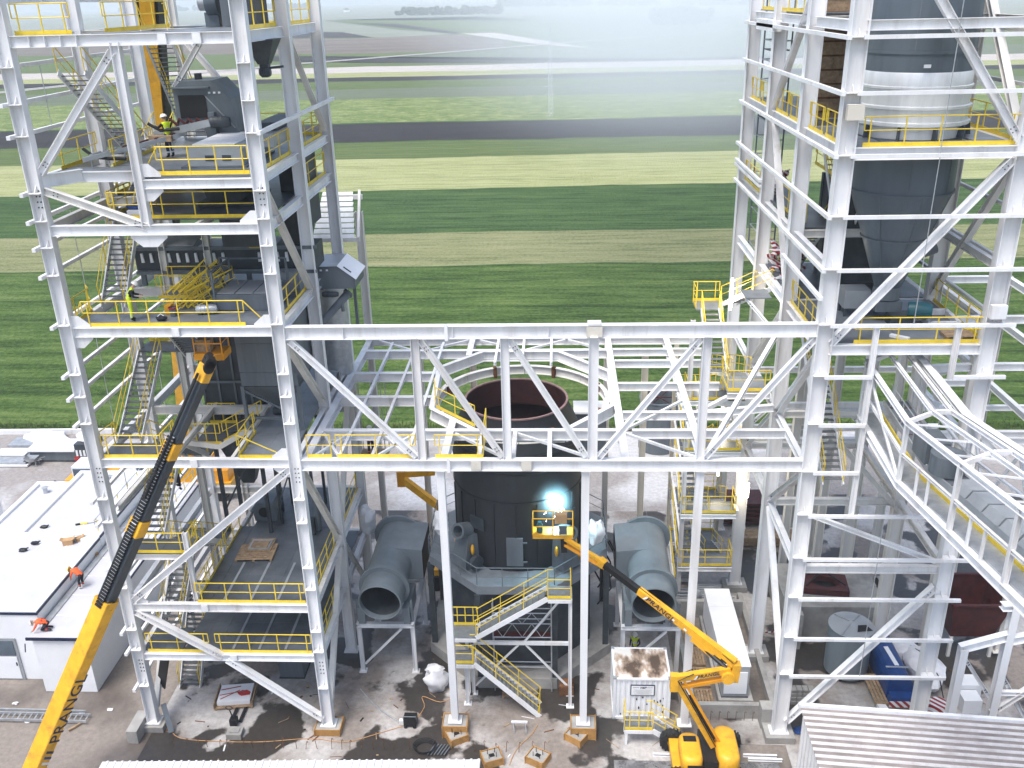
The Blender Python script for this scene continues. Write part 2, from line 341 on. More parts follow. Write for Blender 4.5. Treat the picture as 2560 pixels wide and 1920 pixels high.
def edge(y,m,key):
    r=random.Random(int(y*10)); out=[]
    n=180
    for i in range(n+1):
        x=-W+2*W*i/n; x=18+(x-18)*(abs(x-18)/W)**.6; out.append((x,y+m*(x-18)+noise.noise(V((x*.02,y,0)))*.012*y+noise.noise(V((x*.13,y,3)))*.006*y))
    return out
def strip(y0,m0,y1,m1,mat,z=0.0):
    a=edge(y0,m0,0); b=edge(y1,m1,0); n=len(a); m=MB(); m.add([(p[0],p[1],z) for p in a+b],[(i,i+1,n+i+1,n+i) for i in range(n-1)]); o=m.build('field',mat); return struct(o)
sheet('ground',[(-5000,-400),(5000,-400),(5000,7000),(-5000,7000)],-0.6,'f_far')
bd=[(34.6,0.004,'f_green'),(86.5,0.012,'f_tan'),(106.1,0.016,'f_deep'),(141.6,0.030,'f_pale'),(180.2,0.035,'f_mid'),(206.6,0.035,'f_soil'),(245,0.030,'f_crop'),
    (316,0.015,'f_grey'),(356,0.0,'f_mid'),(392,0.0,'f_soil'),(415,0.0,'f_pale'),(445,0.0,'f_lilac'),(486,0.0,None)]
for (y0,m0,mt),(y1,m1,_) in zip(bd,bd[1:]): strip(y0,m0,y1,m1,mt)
G=lambda px,py: at(px,py,Z=0)
def gpoly(name,pix,z,mat): return sheet(name,[(p.x,p.y) for p in (G(*q) for q in pix)],z,mat)
def zx(x,y): return (780+x*0.5063,y*0.5063)
gpoly('field',[zx(-300,300),zx(80,300),zx(330,310),zx(1000,310),zx(2212,276),zx(6500,250),zx(6500,262),zx(2212,290),zx(1000,298),zx(330,285),zx(-300,275)],-0.10,'f_soil')
gpoly('field',[zx(330,285),zx(1000,298),zx(2212,276),zx(6500,250),zx(6500,180),zx(1400,240),zx(900,240)],-0.14,'f_grey')
gpoly('field',[zx(-4600,190),zx(200,190),zx(420,180),zx(740,170),zx(1000,205),zx(900,240),zx(330,262),zx(-4600,300)],-0.18,'f_brown')
gpoly('field',[zx(740,165),zx(900,160),zx(1180,205),zx(1400,240),zx(1100,215)],-0.12,'f_lilac')
gpoly('field',[zx(-4600,100),zx(60,100),zx(440,145),zx(740,163),zx(420,183),zx(-4600,175)],-0.2,'f_mid')
gpoly('field',[zx(-200,156),zx(150,158),zx(300,184),zx(-200,190)],-0.1,'f_soil')
gpoly('field',[zx(-4600,82),zx(800,80),zx(1900,150),zx(1180,205),zx(900,160),zx(740,160),zx(440,142),zx(60,98)],-0.25,'f_grey')
gpoly('field',[zx(200,112),zx(430,118),zx(740,160),zx(700,164)],-0.1,'f_soil')
gpoly('field',[zx(800,78),zx(6500,75),zx(6500,140),zx(2212,128),zx(1900,150)],-0.3,'f_mid')
for yb,mb,ww in ((86.5,.012,.7),(245,.030,2.2),(141.6,.030,.8),(206.6,.035,1.0)):   # rough unmown margins along some borders
    a=edge(yb,mb,0); n=len(a); m=MB(); m.add([(p[0],p[1]-ww*(.4+.6*abs(noise.noise(V((p[0]*.21,yb,1))))),.03) for p in a]+[(p[0],p[1]+ww*(.3+.7*abs(noise.noise(V((p[0]*.17,yb,5))))),.03) for p in a],[(i,i+1,n+i+1,n+i) for i in range(n-1)]); struct(m.build('field_margin','f_deep'))
# road with a pale verge and kerb line
pm('road',(0.30,0.29,0.29),0.7,var=0.08,scale=0.3); pm('roadside',(0.55,0.50,0.45),0.8,var=0.1,scale=0.2)
def ribbon(name,pts,w,z,mat):
    q=[]; n=len(pts)
    for i,p in enumerate(pts):
        a=pts[max(0,i-1)]; b=pts[min(n-1,i+1)]; d=V((b[0]-a[0],b[1]-a[1],0)).normalized(); s=V((d.y,-d.x,0))*w/2; q+= [V((p[0],p[1],z))-s,V((p[0],p[1],z))+s]
    return struct(MB().add(q,[(2*i,2*i+1,2*i+3,2*i+2) for i in range(n-1)]).build(name,mat))
rp=[G(*q) for q in [(-700,285),(0,232),(230,208),(470,186),(733,161),(1100,132),(1500,100),(1893,70),(2400,30)]]
ribbon('road',rp,9,0.14,'roadside'); ribbon('road',rp,5.5,0.20,'road')
# distant woods that read as one mass, village houses, lattice mast
rw=random.Random(3)
def woods(p0,p1,n,hh,seed,mat='wood_far'):
    m=MB(); a,b=V(p0),V(p1); r=random.Random(seed)
    for i in range(n):
        p=a.lerp(b,r.random())+V((0,r.uniform(-25,25),0)); h=hh*r.uniform(0.5,1.15)
        for k in range(3): m.ell(p+V((r.uniform(-.3,.3)*h,r.uniform(-.3,.3)*h,h*(0.3+0.2*k))),(h*r.uniform(.28,.42),h*.35,h*r.uniform(.25,.35)),7,5,amp=0.7,seed=seed+i+k)
        m.tube(p,p+V((0,0,h*.4)),h*.03,5)
    o=m.build('far_woods',mat); return o
pm('wood_far',(0.055,0.075,0.045),0.9,var=0.3,scale=0.2)
tag(woods(G(990,38),G(1250,34),90,15,1),'far-off belt of trees in haze beyond the fields, near the top edge','woods',kind='stuff')
tag(woods(G(1640,62),G(1760,56),40,17,2),'hazy clump of trees far off beyond the diagonal road','woods',kind='stuff')
tag(woods(G(300,30),G(800,22),120,22,4),'long hazy tree line on the far left horizon behind the fields','woods',kind='stuff')
tag(woods(G(1250,16),G(2400,8),160,30,6),'faint tree line along the far horizon in the haze','woods',kind='stuff')
b0=G(1375,290); tp=at(1375,68,Y=b0.y); mast=T('lattice_mast','thin lattice mast standing in the far green field','mast',b0)
hM=tp.z
m=MB()
for i in range(3):
    a=2*PI*i/3; m.tube((b0.x+1.1*math.cos(a),b0.y+1.1*math.sin(a),0),(b0.x+.2*math.cos(a),b0.y+.2*math.sin(a),hM),0.07,5)
m.build('leg','galv',mast)
m=MB()
for k in range(18):
    z0,z1=hM*k/18,hM*(k+1)/18; r0=1.1-.9*k/18; r1=1.1-.9*(k+1)/18
    for i in range(3):
        a,b=2*PI*i/3,2*PI*((i+1)%3)/3; m.tube((b0.x+r0*math.cos(a),b0.y+r0*math.sin(a),z0),(b0.x+r1*math.cos(b),b0.y+r1*math.sin(b),z1),0.04,4)
m.build('lattice','galv',mast)
m=MB()
for k in range(7): z=hM*(.25+.09*k); m.tube((b0.x-1.6,b0.y,z),(b0.x+1.6,b0.y,z),0.05,4)
m.build('cross_arm','galv',mast)
def far_house(px,py,w,h,label):
    p=G(px,py); t=T('far_house',label,'house',p,'small far houses'); x,y=p.x,p.y
    MB().box(x-w/2,x+w/2,y,y+w*.7,0,h).build('wall','panel',t)
    m=MB(); m.poly([(x-w/2-.4,y-.4,h),(x+w/2+.4,y-.4,h),(x,y-.4,h*1.7)],(0,w*.7+.8,0)); m.build('roof','rust',t)
    m=MB()
    for k in (-.25,.25): m.box(x+w*k-.6,x+w*k+.6,y-.05,y+.2,h*.35,h*.75)
    m.build('window','glass',t)
far_house(866,30,16,6,'small white house far off left of the hazy tree belt')
far_house(190,47,14,6,'small pale farmhouse far off seen through the upper left tower bay')
# ---------------------------------------------------------------- yard ground
def wetmat(name,dry,wet,scale,lo,hi,mid=None,det=6):
    m=bpy.data.materials.new(name); m.use_nodes=True; n=m.node_tree.nodes; l=m.node_tree.links; b=n['Principled BSDF']
    geo=n.new('ShaderNodeNewGeometry'); t=n.new('ShaderNodeTexNoise'); t.inputs['Scale'].default_value=scale; t.inputs['Detail'].default_value=det; t.inputs['Roughness'].default_value=0.5; l.new(geo.outputs['Position'],t.inputs[0])
    r=n.new('ShaderNodeValToRGB'); r.color_ramp.elements[0].position=lo; r.color_ramp.elements[1].position=hi; l.new(t.outputs[0],r.inputs[0])
    f=n.new('ShaderNodeTexNoise'); f.inputs['Scale'].default_value=3.5; f.inputs['Detail'].default_value=8; f.inputs['Roughness'].default_value=0.7; l.new(geo.outputs['Position'],f.inputs[0])
    def tone(c):
        q=n.new('ShaderNodeValToRGB'); q.color_ramp.elements[0].position=.35; q.color_ramp.elements[1].position=.68
        q.color_ramp.elements[0].color=(*[x*.78 for x in c],1); q.color_ramp.elements[1].color=(*[min(1,x*1.15) for x in c],1); l.new(f.outputs[0],q.inputs[0]); return q.outputs[0]
    mx=n.new('ShaderNodeMixRGB'); l.new(r.outputs[0],mx.inputs[0]); l.new(tone(dry),mx.inputs[1]); l.new(tone(wet),mx.inputs[2])
    if mid:
        t3=n.new('ShaderNodeTexNoise'); t3.inputs['Scale'].default_value=scale*.8; t3.inputs['Detail'].default_value=7; mp3=n.new('ShaderNodeMapping'); mp3.inputs['Location'].default_value=(7.3,2.1,0); l.new(geo.outputs['Position'],mp3.inputs[0]); l.new(mp3.outputs[0],t3.inputs[0])
        r3=n.new('ShaderNodeValToRGB'); r3.color_ramp.elements[0].position=.44; r3.color_ramp.elements[1].position=.57; l.new(t3.outputs[0],r3.inputs[0])
        m3=n.new('ShaderNodeMixRGB'); l.new(r3.outputs[0],m3.inputs[0]); l.new(tone(dry),m3.inputs[1]); l.new(tone(mid),m3.inputs[2]); l.new(m3.outputs[0],mx.inputs[1])
    l.new(mx.outputs[0],b.inputs['Base Color'])
    mr=n.new('ShaderNodeMapRange'); mr.inputs[3].default_value=0.8; mr.inputs[4].default_value=0.32; l.new(r.outputs[0],mr.inputs[0]); l.new(mr.outputs[0],b.inputs['Roughness'])
    bp=n.new('ShaderNodeBump'); bp.inputs['Strength'].default_value=0.25; bp.inputs['Distance'].default_value=0.04; l.new(f.outputs[0],bp.inputs['Height']); l.new(bp.outputs[0],b.inputs['Normal'])
    MATS[name]=m
wetmat('slab',(0.46,0.44,0.425),(0.050,0.043,0.038),0.25,0.515,0.54,mid=(0.24,0.205,0.18))
wetmat('dirt',(0.25,0.215,0.185),(0.13,0.11,0.095),0.22,0.45,0.62)
wetmat('yardmud_sheen',(0.30,0.275,0.26),(0.55,0.54,0.54),0.13,0.48,0.60)  # paler patches paint the whitish reflections of puddles into the colour
wetmat('gravelbed',(0.22,0.22,0.225),(0.13,0.13,0.135),1.5,0.45,0.6)
yd=[(-70,-80),(100,-80),(100,34.9),(-70,34.4)]
sheet('yard_ground',yd,-0.02,'dirt')
sheet('yard_pavement',[(-70,9),(0,9),(0,20),(100,20),(100,34.7),(-70,34.2)],-0.012,'yardmud_sheen')
def slabp(name,x0,x1,y0,y1,z,mat='slab'):
    return struct(MB().box(x0,x1,y0,y1,-0.25,z).build(name,mat))
slabp('concrete_slab',0.0,26.8,-2.55,21.5,0.006)
slabp('concrete_slab',31.6,58,-4.2,24,0.004)
slabp('concrete_slab',26.82,31.58,-0.6,1.4,0.008)
slabp('concrete_slab',26.82,31.58,9.6,21.5,0.008)
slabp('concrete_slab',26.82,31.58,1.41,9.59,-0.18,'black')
sheet('gravel_bed',[(23.2,-6.5),(31,-6.5),(31,-1.75),(23.2,-1.75)],0.012,'gravelbed')
# loose stones of the gravel bed
m=MB(); r=random.Random(5)
for i in range(2600):
    x=r.uniform(23.4,31);y=r.uniform(-4.3,-1.8);s=r.uniform(.02,.06)*(2.2 if r.random()<.04 else 1); m.ell((x,y,.012+s*.4),(s,s*r.uniform(.6,1),s*.6),5,3,amp=.5,seed=i)
tag(m.build('gravel','gravelbed'),'loose grey gravel bed beside the concrete slab below the lift','gravel',kind='stuff')
# tufts along the field edge
m=MB(); r=random.Random(8)
for i in range(5200):
    x=r.uniform(-60,60);y=34.9+abs(r.gauss(0,.7)); h=r.uniform(.12,.5); a=r.uniform(0,PI); w=.04; dx,dy=math.cos(a)*w,math.sin(a)*w; lx,ly=r.uniform(-.15,.15),r.uniform(-.15,.15)
    m.add([(x-dx,y-dy,0),(x+dx,y+dy,0),(x+lx,y+ly,h)],[(0,1,2)])
tag(m.build('grass','f_mid'),'rough grass tufts along the edge of the field','grass',kind='stuff')
# ================================================================ LEFT STEEL TOWER
L1,L2,L3,L4,L5,L6,L7=4.67,7.61,15.36,21.54,25.87,27.75,33.0
RY=(0.0,5.7,11.4)
lt=T('steel_tower','tall white steel tower with grey machines and yellow railed decks beside the white building','tower',(4.5,0,0))
gz=[2.8,5.0,6.2,8.6,9.8,12.2,13.4,17.16,18.43,19.47,21.69,23.84,25.0,26.08,27.19,29.38,30.56,31.9,34.2]
for y in RY:
    for x in (0,9):
        front=(y==0)
        column(lt,x,y,0.42,36.0,0.54,0.42,stiff=[z for z in gz if z<35] if front else (),bolts=((3.55,14.2,26.6) if front else ()))
column(lt,2.1,5.7,0.42,27.6,0.32,0.32,mat='white2'); column(lt,2.1,11.4,0.42,36,0.32,0.32,mat='white2')
ib(lt,'column',(4.2,0,L5-.1),(4.2,0,32.7),0.34,0.34,up=(1,0,0))
ib(lt,'column',(4.25,5.7,L4),(4.25,5.7,L5-.4),0.3,0.3,up=(1,0,0),mat='white2')
ib(lt,'column',(3.3,0.2,L2),(3.3,0.2,11.4),0.22,0.22,up=(1,0,0))
# floor beams along X on each row, along Y on each side
HB={L1:0.36,L2:0.42,L3:0.42,L4:0.42,L5:0.42,L6:0.36,L7:0.42}
for z,h in HB.items():
    for y in RY:
        if y==0 and z==L6:
            beamt(lt,(4.35,0,z-.1),(8.75,0,z-.1),h,.24); continue
        beamt(lt,(0.25,y,z),(8.75,y,z),h,.26,mat='white' if y==0 else 'white2')
    for x in (0,9):
        for a,b in ((0,5.7),(5.7,11.4)):
            beamt(lt,(x,a+.2,z),(x,b-.2,z),h,.24)
    if z not in (L6,): 
        for x in (3.3,6.1): beamt(lt,(x,.13,z-.03),(x,11.2,z-.03),.3,.16,mat='white2')
# stub stiffeners on the beams
for x,z in ((4.6,L1),(3.6,L2),(4.3,L3),(4.5,L4),(5.9,L7),(7.2,L7)):
    h=HB[z]; MB().box(x-.012,x+.30,-.15,-.03,z-h+.03,z-.03).build('stiffener','white',lt)
for x in (1.0,1.6,2.2,2.8): MB().box(x,x+.02,-.16,-.02,L7-.39,L7-.03).build('stiffener','white',lt)
# level 6 left part: beam set back on a slant from column A
p=V((0.25,0.05,L6+.12)); beamt(lt,p,(1.25,1.35,L6+.12),.5,.26); beamt(lt,(1.2,1.4,L6),(4.1,1.4,L6),.42,.26)
# braces in the front face
brace(lt,(0.35,-.02,L2+.2),(8.7,-.02,L3-.5),.3,.3)
brace(lt,(0.35,-.05,L2-.45),(4.2,-.05,L1-.15),.3,.3); brace(lt,(4.4,-.05,L1-.3),(8.75,-.05,0.75),.3,.3)
brace(lt,(0.3,0,L6+.2),(4.05,0,32.4),.28,.3); brace(lt,(4.2,.05,L5-.1),(0.3,.05,L6-.5),.3,.28,mat='white2')
brace(lt,(3.9,5.7,30.6),(5.5,5.7,L7-.3),.22,.22); brace(lt,(5.4,11.3,28.6),(2.3,11.3,L7-.4),.26,.26)
# braces in the right side face and behind
brace(lt,(9.02,.3,L6-.6),(9.02,5.4,L4-.1),.26,.26,mat='white2'); brace(lt,(9.02,.3,L3-.5),(9.02,5.4,L2+.3),.28,.28,mat='white2')
brace(lt,(9.02,.3,L4-.6),(9.02,5.4,L3+.3),.28,.28,mat='white2'); brace(lt,(9.02,5.4,L2-.4),(9.02,.4,.9),.28,.28,mat='white2')
brace(lt,(9.02,6,L7-.4),(9.02,11,L6+.3),.22,.22,mat='white2'); brace(lt,(9.02,11.1,L3-.3),(9.02,6,L2+.2),.26,.26,mat='white2')
brace(lt,(0.3,11.3,L3+.2),(2,11.3,L4-.4),.2,.2,mat='white2'); brace(lt,(0.05,5.4,L2),(0.05,.4,.9),.26,.26,mat='white2')
brace(lt,(9.2,5.7,L2-.3),(9.02,11,1.0),.22,.22,mat='white2')
# gusset plates left and right of node points
def gus(x,z,sx,sz,y=-.03,w=.75,h=.5): MB().poly([(x,y,z),(x+sx*w,y,z),(x+sx*w,y,z+sz*.12),(x+sx*.3,y,z+sz*h),(x,y,z+sz*h)],(0,.03,0)).build('gusset','white',lt)
for x,z,sx,sz in ((.26,L4-.42,1,-1),(.26,L4,1,1),(8.74,L4,-1,1),(8.74,L5,-1,1),(4.35,L6-.46,1,-1),(4.35,L6,1,1),(4.2,L5-.42,1,-1),(4.2,L5-.42,-1,-1),(8.74,L3,-1,1),(.26,L2,1,1),(8.74,L3-.42,-1,-1)): gus(x,z,sx,sz)
# wall girts along the left side and short ones at the right rear, with sag rods
for z in gz:
    m=MB().bar((-.33,-.62,z),(-.33,11.9,z),0.15,0.15); m.build('girt','white',lt)
    if z>27: continue
for z0,z1 in ((17.2,19.4),(19.5,21.6),(23.9,25.9),(29.4,31.9),(12.2,17.1),(21.7,23.8)):
    m=MB(); m.tube((-.33,2.7,z0),(-.33,2.75,z1),0.018,5); m.tube((-.33,8.2,z0),(-.33,8.25,z1),0.018,5); m.build('sag_rod','galv',lt)
for z in (29.4,34.2): MB().bar((9.33,-.5,z),(9.33,12.1,z),0.15,0.15).build('girt','white',lt)
# ---- decks
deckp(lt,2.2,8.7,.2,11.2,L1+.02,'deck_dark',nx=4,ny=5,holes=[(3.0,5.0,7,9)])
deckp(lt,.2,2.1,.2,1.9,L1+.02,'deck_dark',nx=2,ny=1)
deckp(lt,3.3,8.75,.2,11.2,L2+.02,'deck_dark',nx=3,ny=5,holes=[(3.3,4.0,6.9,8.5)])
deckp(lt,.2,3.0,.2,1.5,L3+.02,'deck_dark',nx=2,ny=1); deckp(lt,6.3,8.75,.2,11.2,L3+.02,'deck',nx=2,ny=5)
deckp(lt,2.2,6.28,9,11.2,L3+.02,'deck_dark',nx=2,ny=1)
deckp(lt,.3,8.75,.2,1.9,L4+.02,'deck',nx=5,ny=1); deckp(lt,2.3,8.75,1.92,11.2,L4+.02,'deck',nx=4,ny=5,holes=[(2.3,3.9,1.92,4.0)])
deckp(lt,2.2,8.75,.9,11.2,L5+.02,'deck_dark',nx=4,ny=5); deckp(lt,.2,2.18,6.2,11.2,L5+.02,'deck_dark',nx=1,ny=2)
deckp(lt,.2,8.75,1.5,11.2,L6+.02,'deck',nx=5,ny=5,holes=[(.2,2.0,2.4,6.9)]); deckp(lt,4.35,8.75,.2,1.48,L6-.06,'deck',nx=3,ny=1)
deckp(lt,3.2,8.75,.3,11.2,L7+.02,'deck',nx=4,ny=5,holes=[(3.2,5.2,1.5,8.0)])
# ---- railings
rail(lt,[(.45,.06,L1),(3.55,.06,L1)]); rail(lt,[(3.9,.06,L1),(8.6,.06,L1)])
rail(lt,[(3.4,.06,L2),(8.6,.06,L2)]); rail(lt,[(3.36,.1,L2),(3.36,3.9,L2)]); rail(lt,[(3.36,4.2,L2),(3.36,6.8,L2)])
rail(lt,[(8.85,.5,L2),(8.85,5.2,L2)]); rail(lt,[(8.85,.5,L1),(8.85,5.2,L1)]); rail(lt,[(8.85,6.1,L2),(8.85,11,L2)])
rail(lt,[(.35,.06,L3),(3.05,.06,L3)]); rail(lt,[(3.0,.15,L3),(3.0,1.6,L3)]); rail(lt,[(6.45,.06,L3),(6.45,2.6,L3)])
rail(lt,[(.35,1.5,L3),(.1,.2,L3)],toe=False)
g=rail(lt,[(6.5,.04,L3),(8.6,.04,L3)],h=.01); 
m=MB(); m.pipe([(6.5,.04,L3+1.1),(6.55,.04,L3+1.1),(8.5,.04,L3+.12)],.026,6); m.build('guard_rail','yellow',lt)
rail(lt,[(.75,.06,L4),(7.6,.06,L4)]); m=MB(); m.pipe([(.3,.06,L4+.1),(.75,.06,L4+1.1)],.026,6); m.pipe([(7.6,.06,L4+1.1),(8.5,.06,L4+.1)],.026,6); m.build('guard_rail','yellow',lt)
rail(lt,[(8.85,.5,L4),(8.85,5.2,L4)]); rail(lt,[(.15,.4,L4),(.15,2.0,L4),(-.2,2.5,L4)]); rail(lt,[(2.35,3.9,L4),(3.9,3.9,L4)]); rail(lt,[(2.3,5.4,L4),(5.4,5.4,L4)])
rail(lt,[(4.3,.95,L5),(8.75,.95,L5)]); rail(lt,[(2.3,.95,L5),(4.3,.95,L5)]); rail(lt,[(2.2,1.1,L5),(2.2,6.0,L5)]); rail(lt,[(8.85,6,L5),(8.85,11,L5)]); rail(lt,[(.2,6.2,L5),(.2,9,L5)])
rail(lt,[(4.9,.25,L6),(8.55,.25,L6)]); m=MB(); m.pipe([(4.3,.25,L6+.1),(5.0,.25,L6+1.1)],.026,6); m.build('guard_rail','yellow',lt)
rail(lt,[(8.85,.5,L6),(8.85,5.2,L6)]); rail(lt,[(8.85,6.1,L6),(8.85,11,L6)]); rail(lt,[(.2,1.8,L6),(.2,5.2,L6)]); rail(lt,[(2.1,2.4,L6),(2.1,6.8,L6)]); rail(lt,[(3,11.2,L6),(8.6,11.2,L6)])
rail(lt,[(.3,.3,L7),(2.5,.3,L7)]); rail(lt,[(5.3,8,L7),(8.6,8,L7)]); rail(lt,[(8.85,.5,L7),(8.85,5.2,L7)]); rail(lt,[(8.85,6.1,L7),(8.85,11,L7)]); rail(lt,[(3.2,1.5,L7),(3.2,8.0,L7)])
# ---- stairs
def sflight(p0,p1,w=1.1,**k): return stair(lt,p0,p1,w,**k)
sflight((.75,2.9,.02),(.75,6.4,L1)); sflight((.85,1.9,L1),(.85,5.3,L2+.1)); sflight((2.35,5.3,L2+.1),(2.35,1.9,10.0))
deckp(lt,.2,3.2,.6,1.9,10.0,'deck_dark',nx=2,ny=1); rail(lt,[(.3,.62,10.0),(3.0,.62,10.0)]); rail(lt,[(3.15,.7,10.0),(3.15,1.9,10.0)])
beamt(lt,(.2,.7,9.93),(3.2,.7,9.93),.3,.2); beamt(lt,(.2,.6,12.6),(.2,6.5,12.6),.3,.2,mat='white2')
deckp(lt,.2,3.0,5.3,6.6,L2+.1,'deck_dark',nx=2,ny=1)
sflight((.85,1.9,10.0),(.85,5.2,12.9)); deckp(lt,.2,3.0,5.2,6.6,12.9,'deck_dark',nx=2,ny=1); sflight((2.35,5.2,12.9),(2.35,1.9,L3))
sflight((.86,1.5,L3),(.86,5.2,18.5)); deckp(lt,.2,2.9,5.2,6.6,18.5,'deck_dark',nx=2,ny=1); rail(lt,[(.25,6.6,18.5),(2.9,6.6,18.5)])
sflight((3.3,4.9,18.5),(4.1,1.0,L4-.1),rails=(0,0),tread='deck_dark')
sflight((.75,2.75,L4),(.75,6.3,L5)); sflight((.95,7.0,L5),(1.55,9.6,L6+.4)); sflight((1.3,6.9,L6),(1.3,2.0,31.6)); sflight((2.7,10.6,L6),(3.6,5.2,L7))
# ================================================================ TRUSS BRIDGE AND OPEN DECK FRAME
tr=T('truss_bridge','white steel truss spanning between the two towers above the dark mill','truss',(18,0,0))
FX=31.35; HT,HBt=0.56,0.52
beamt(tr,(9.27,-.02,L4),(FX-.27,-.02,L4),HT,.34); beamt(tr,(9.27,-.02,L3),(FX-.27,-.02,L3),HBt,.34)
vx=[14.65,18.38,22.06,26.68]; zb,zt=L3,L4-HT
for i,x in enumerate(vx): ib(tr,'post',(x,-.01,zb),(x,-.01,zt),.36 if i!=2 else .42,.3,up=(1,0,0))
for (x0,z0),(x1,z1) in (((9.4,zt-.1),(14.4,zb+.1)),((14.9,zt-.1),(18.15,zb+.1)),((18.6,zt-.1),(21.8,zb+.1)),((22.35,zb+.1),(26.4,zt-.1)),((26.9,zb+.1),(31.0,zt-.1))):
    brace(tr,(x0,-.03,z0),(x1,-.03,z1),.24,.26)
def plate(x0,x1,y0,y1,z0,z1,n='splice_plate',par=None,mat='white'): return MB().box(x0,x1,y0,y1,z0,z1).build(n,mat,par or tr)
plate(21.75,22.4,-.21,-.19,L4-HT+.05,L4-.05,mat='cream'); plate(21.8,22.35,-.2,.2,L4+.004,L4+.10)
for x in (17.0,19.2): plate(x-.22,x+.22,-.21,-.19,L3-HBt+.04,L3-.04,mat='cream')
for x in (11.7,16.25,20.2): plate(x-.01,x+.01,-.17,-.03,L4-HT+.03,L4-.03,'stiffener')
for x,z,h in ((16.0,L4,HT),(15.8,L3,HBt)): plate(x-.07,x+.07,-.24,-.2,z-h-.06,z+.12,'clamp')
for x in (15.41,21.77,26.73): plate(x-.22,x+.22,-.34,-.18,L3-HBt+.05,L3-HBt+.09,'stiffener')
for x in vx: plate(x-.16,x+.16,-.33,-.18,L4-HT+.06,L4-HT+.10,'stiffener')
for x in (15.41,21.77,26.73):
    c=MB().ib((x,0,.78),(x,0,L3-HBt),.34,.34,.024,.016,(0,1,0)).build('column','white',tr)
    MB().box(x-.34,x+.34,-.3,.3,.72,.779).build('base_plate','white',c)
# open deck frame behind the truss at the lower chord level
ZD=L3-.03
for y in (3.0,6.9,10.1,13.5):
    segs={3.0:[(9.4,23.4)],6.9:[(9.4,14.2)],10.1:[(9.4,14.0)],13.5:[(9.4,23.4)]}[y]
    for a,b in segs: beamt(tr,(a,y,ZD),(b,y,ZD),.5,.3)
for x,y0,y1 in ((9.42,.2,15.6),(15.55,.2,4.2),(15.55,12.7,15.6),(23.5,.2,15.6),(26.9,.2,15.6)): beamt(tr,(x,y0,ZD-.02),(x,y1,ZD-.02),.5,.34)
beamt(tr,(9.4,15.6,ZD),(29.0,15.6,ZD),.45,.28); 
for y in (5.0,8.6,11.8,13.6): beamt(tr,(23.7,y,ZD),(28.9,y,ZD),.42,.24)
beamt(tr,(24,3,ZD-.01),(31.0,3,ZD-.01),.42,.26)
for x in (10.9,12.35,13.9):
    beamt(tr,(x,.2,ZD+.02),(x,14.8,ZD+.02),.18,.14)
for x in (17.1,18.6,20.2): beamt(tr,(x,11.5,ZD+.02),(x,15.4,ZD+.02),.2,.14); beamt(tr,(x,.2,ZD+.02),(x,2.9,ZD+.02),.3,.2)
for a,b in (((9.6,.3),(10.8,2.8)),((10.9,.3),(9.6,2.8)),((12.4,.3),(13.9,2.8)),((14,.3),(12.4,2.8)),((15.8,2.8),(18.3,.3)),((18.7,2.8),(22,.4)),((22.2,.4),(23.4,2.8)),((23.7,2.8),(26.6,.4)),((26.8,6.6),(23.7,3.2)),((16,15.4),(18.5,13.7)),((18.7,13.7),(21,15.4)),((21.2,15.4),(23.2,13.7)),((10,15.4),(12.3,13.7)),((13,13.7),(15.3,15.4))):
    MB().bar((*a,ZD-.12),(*b,ZD-.12),.12,.12).build('bracing','white',tr)
# octagonal ring of beams round the mill neck: upper beams and a lower ring
MC=V((18.4,8.15,0)); AP=4.15
def octo(ap,z): return [V((MC.x+ap/math.cos(PI/8)*math.cos(PI/8+i*PI/4),MC.y+ap/math.cos(PI/8)*math.sin(PI/8+i*PI/4),z)) for i in range(8)]
o8=[V((x,y,ZD-.03)) for x,y in ((16.3,13.4),(20.6,13.4),(23.35,10.3),(23.35,6.0),(20.9,3.05),(16.7,3.05),(14.35,5.5),(14.1,11.0))]
for i in range(8):
    beamt(tr,o8[i],o8[(i+1)%8],.6,.26)
lo=[V((18.7+4.32*math.cos(PI/8+i*PI/4),8.2+4.32*math.sin(PI/8+i*PI/4),ZD-.85)) for i in range(8)]
for i in range(16):   # curved lower ring in segments
    MB().lathe(V((18.7,8.2,ZD-.85)),[(4.3,.24),(4.55,.24),(4.55,.21),(4.44,.21),(4.44,-.21),(4.55,-.21),(4.55,-.24),(4.3,-.24),(4.3,-.21),(4.41,-.21),(4.41,.21),(4.3,.21),(4.3,.24)],6,a0=2*PI*i/16+.004,a1=2*PI*(i+1)/16-.004).build('ring_beam','white2',tr)
for p in lo:
    d=(p-V((MC.x,MC.y,p.z))).normalized(); MB().bar(p-d*.02-V((0,0,.32)),p-d*.02+V((0,0,.32)),.16,.26,up=d).build('splice_plate','rust',tr)
# rear columns of the deck frame
for x,y,m_ in ((9.45,15.2,'white2'),(15.5,15.6,'cream'),(23.5,15.6,'white2'),(25.6,14.0,'cream'),(12.3,15.6,'white2')):
    column(tr,x,y,.3,L3-.5,.36,.36,mat=m_)
for x,y in ((9.45,15.2),): column(tr,x,y,L3,23.0,.42,.42,mat='white2',plate=False)
rail(tr,[(9.55,.1,L3),(10.6,.1,L3)]); rail(tr,[(10.85,.1,L3),(14.35,.1,L3)]); rail(tr,[(15.2,.1,L3),(17.3,.1,L3)]); rail(tr,[(17.3,.1,L3),(17.25,2.9,L3)])
rail(tr,[(14.4,6.6,L3),(14.6,5.4,L3),(16.7,3.2,L3)])
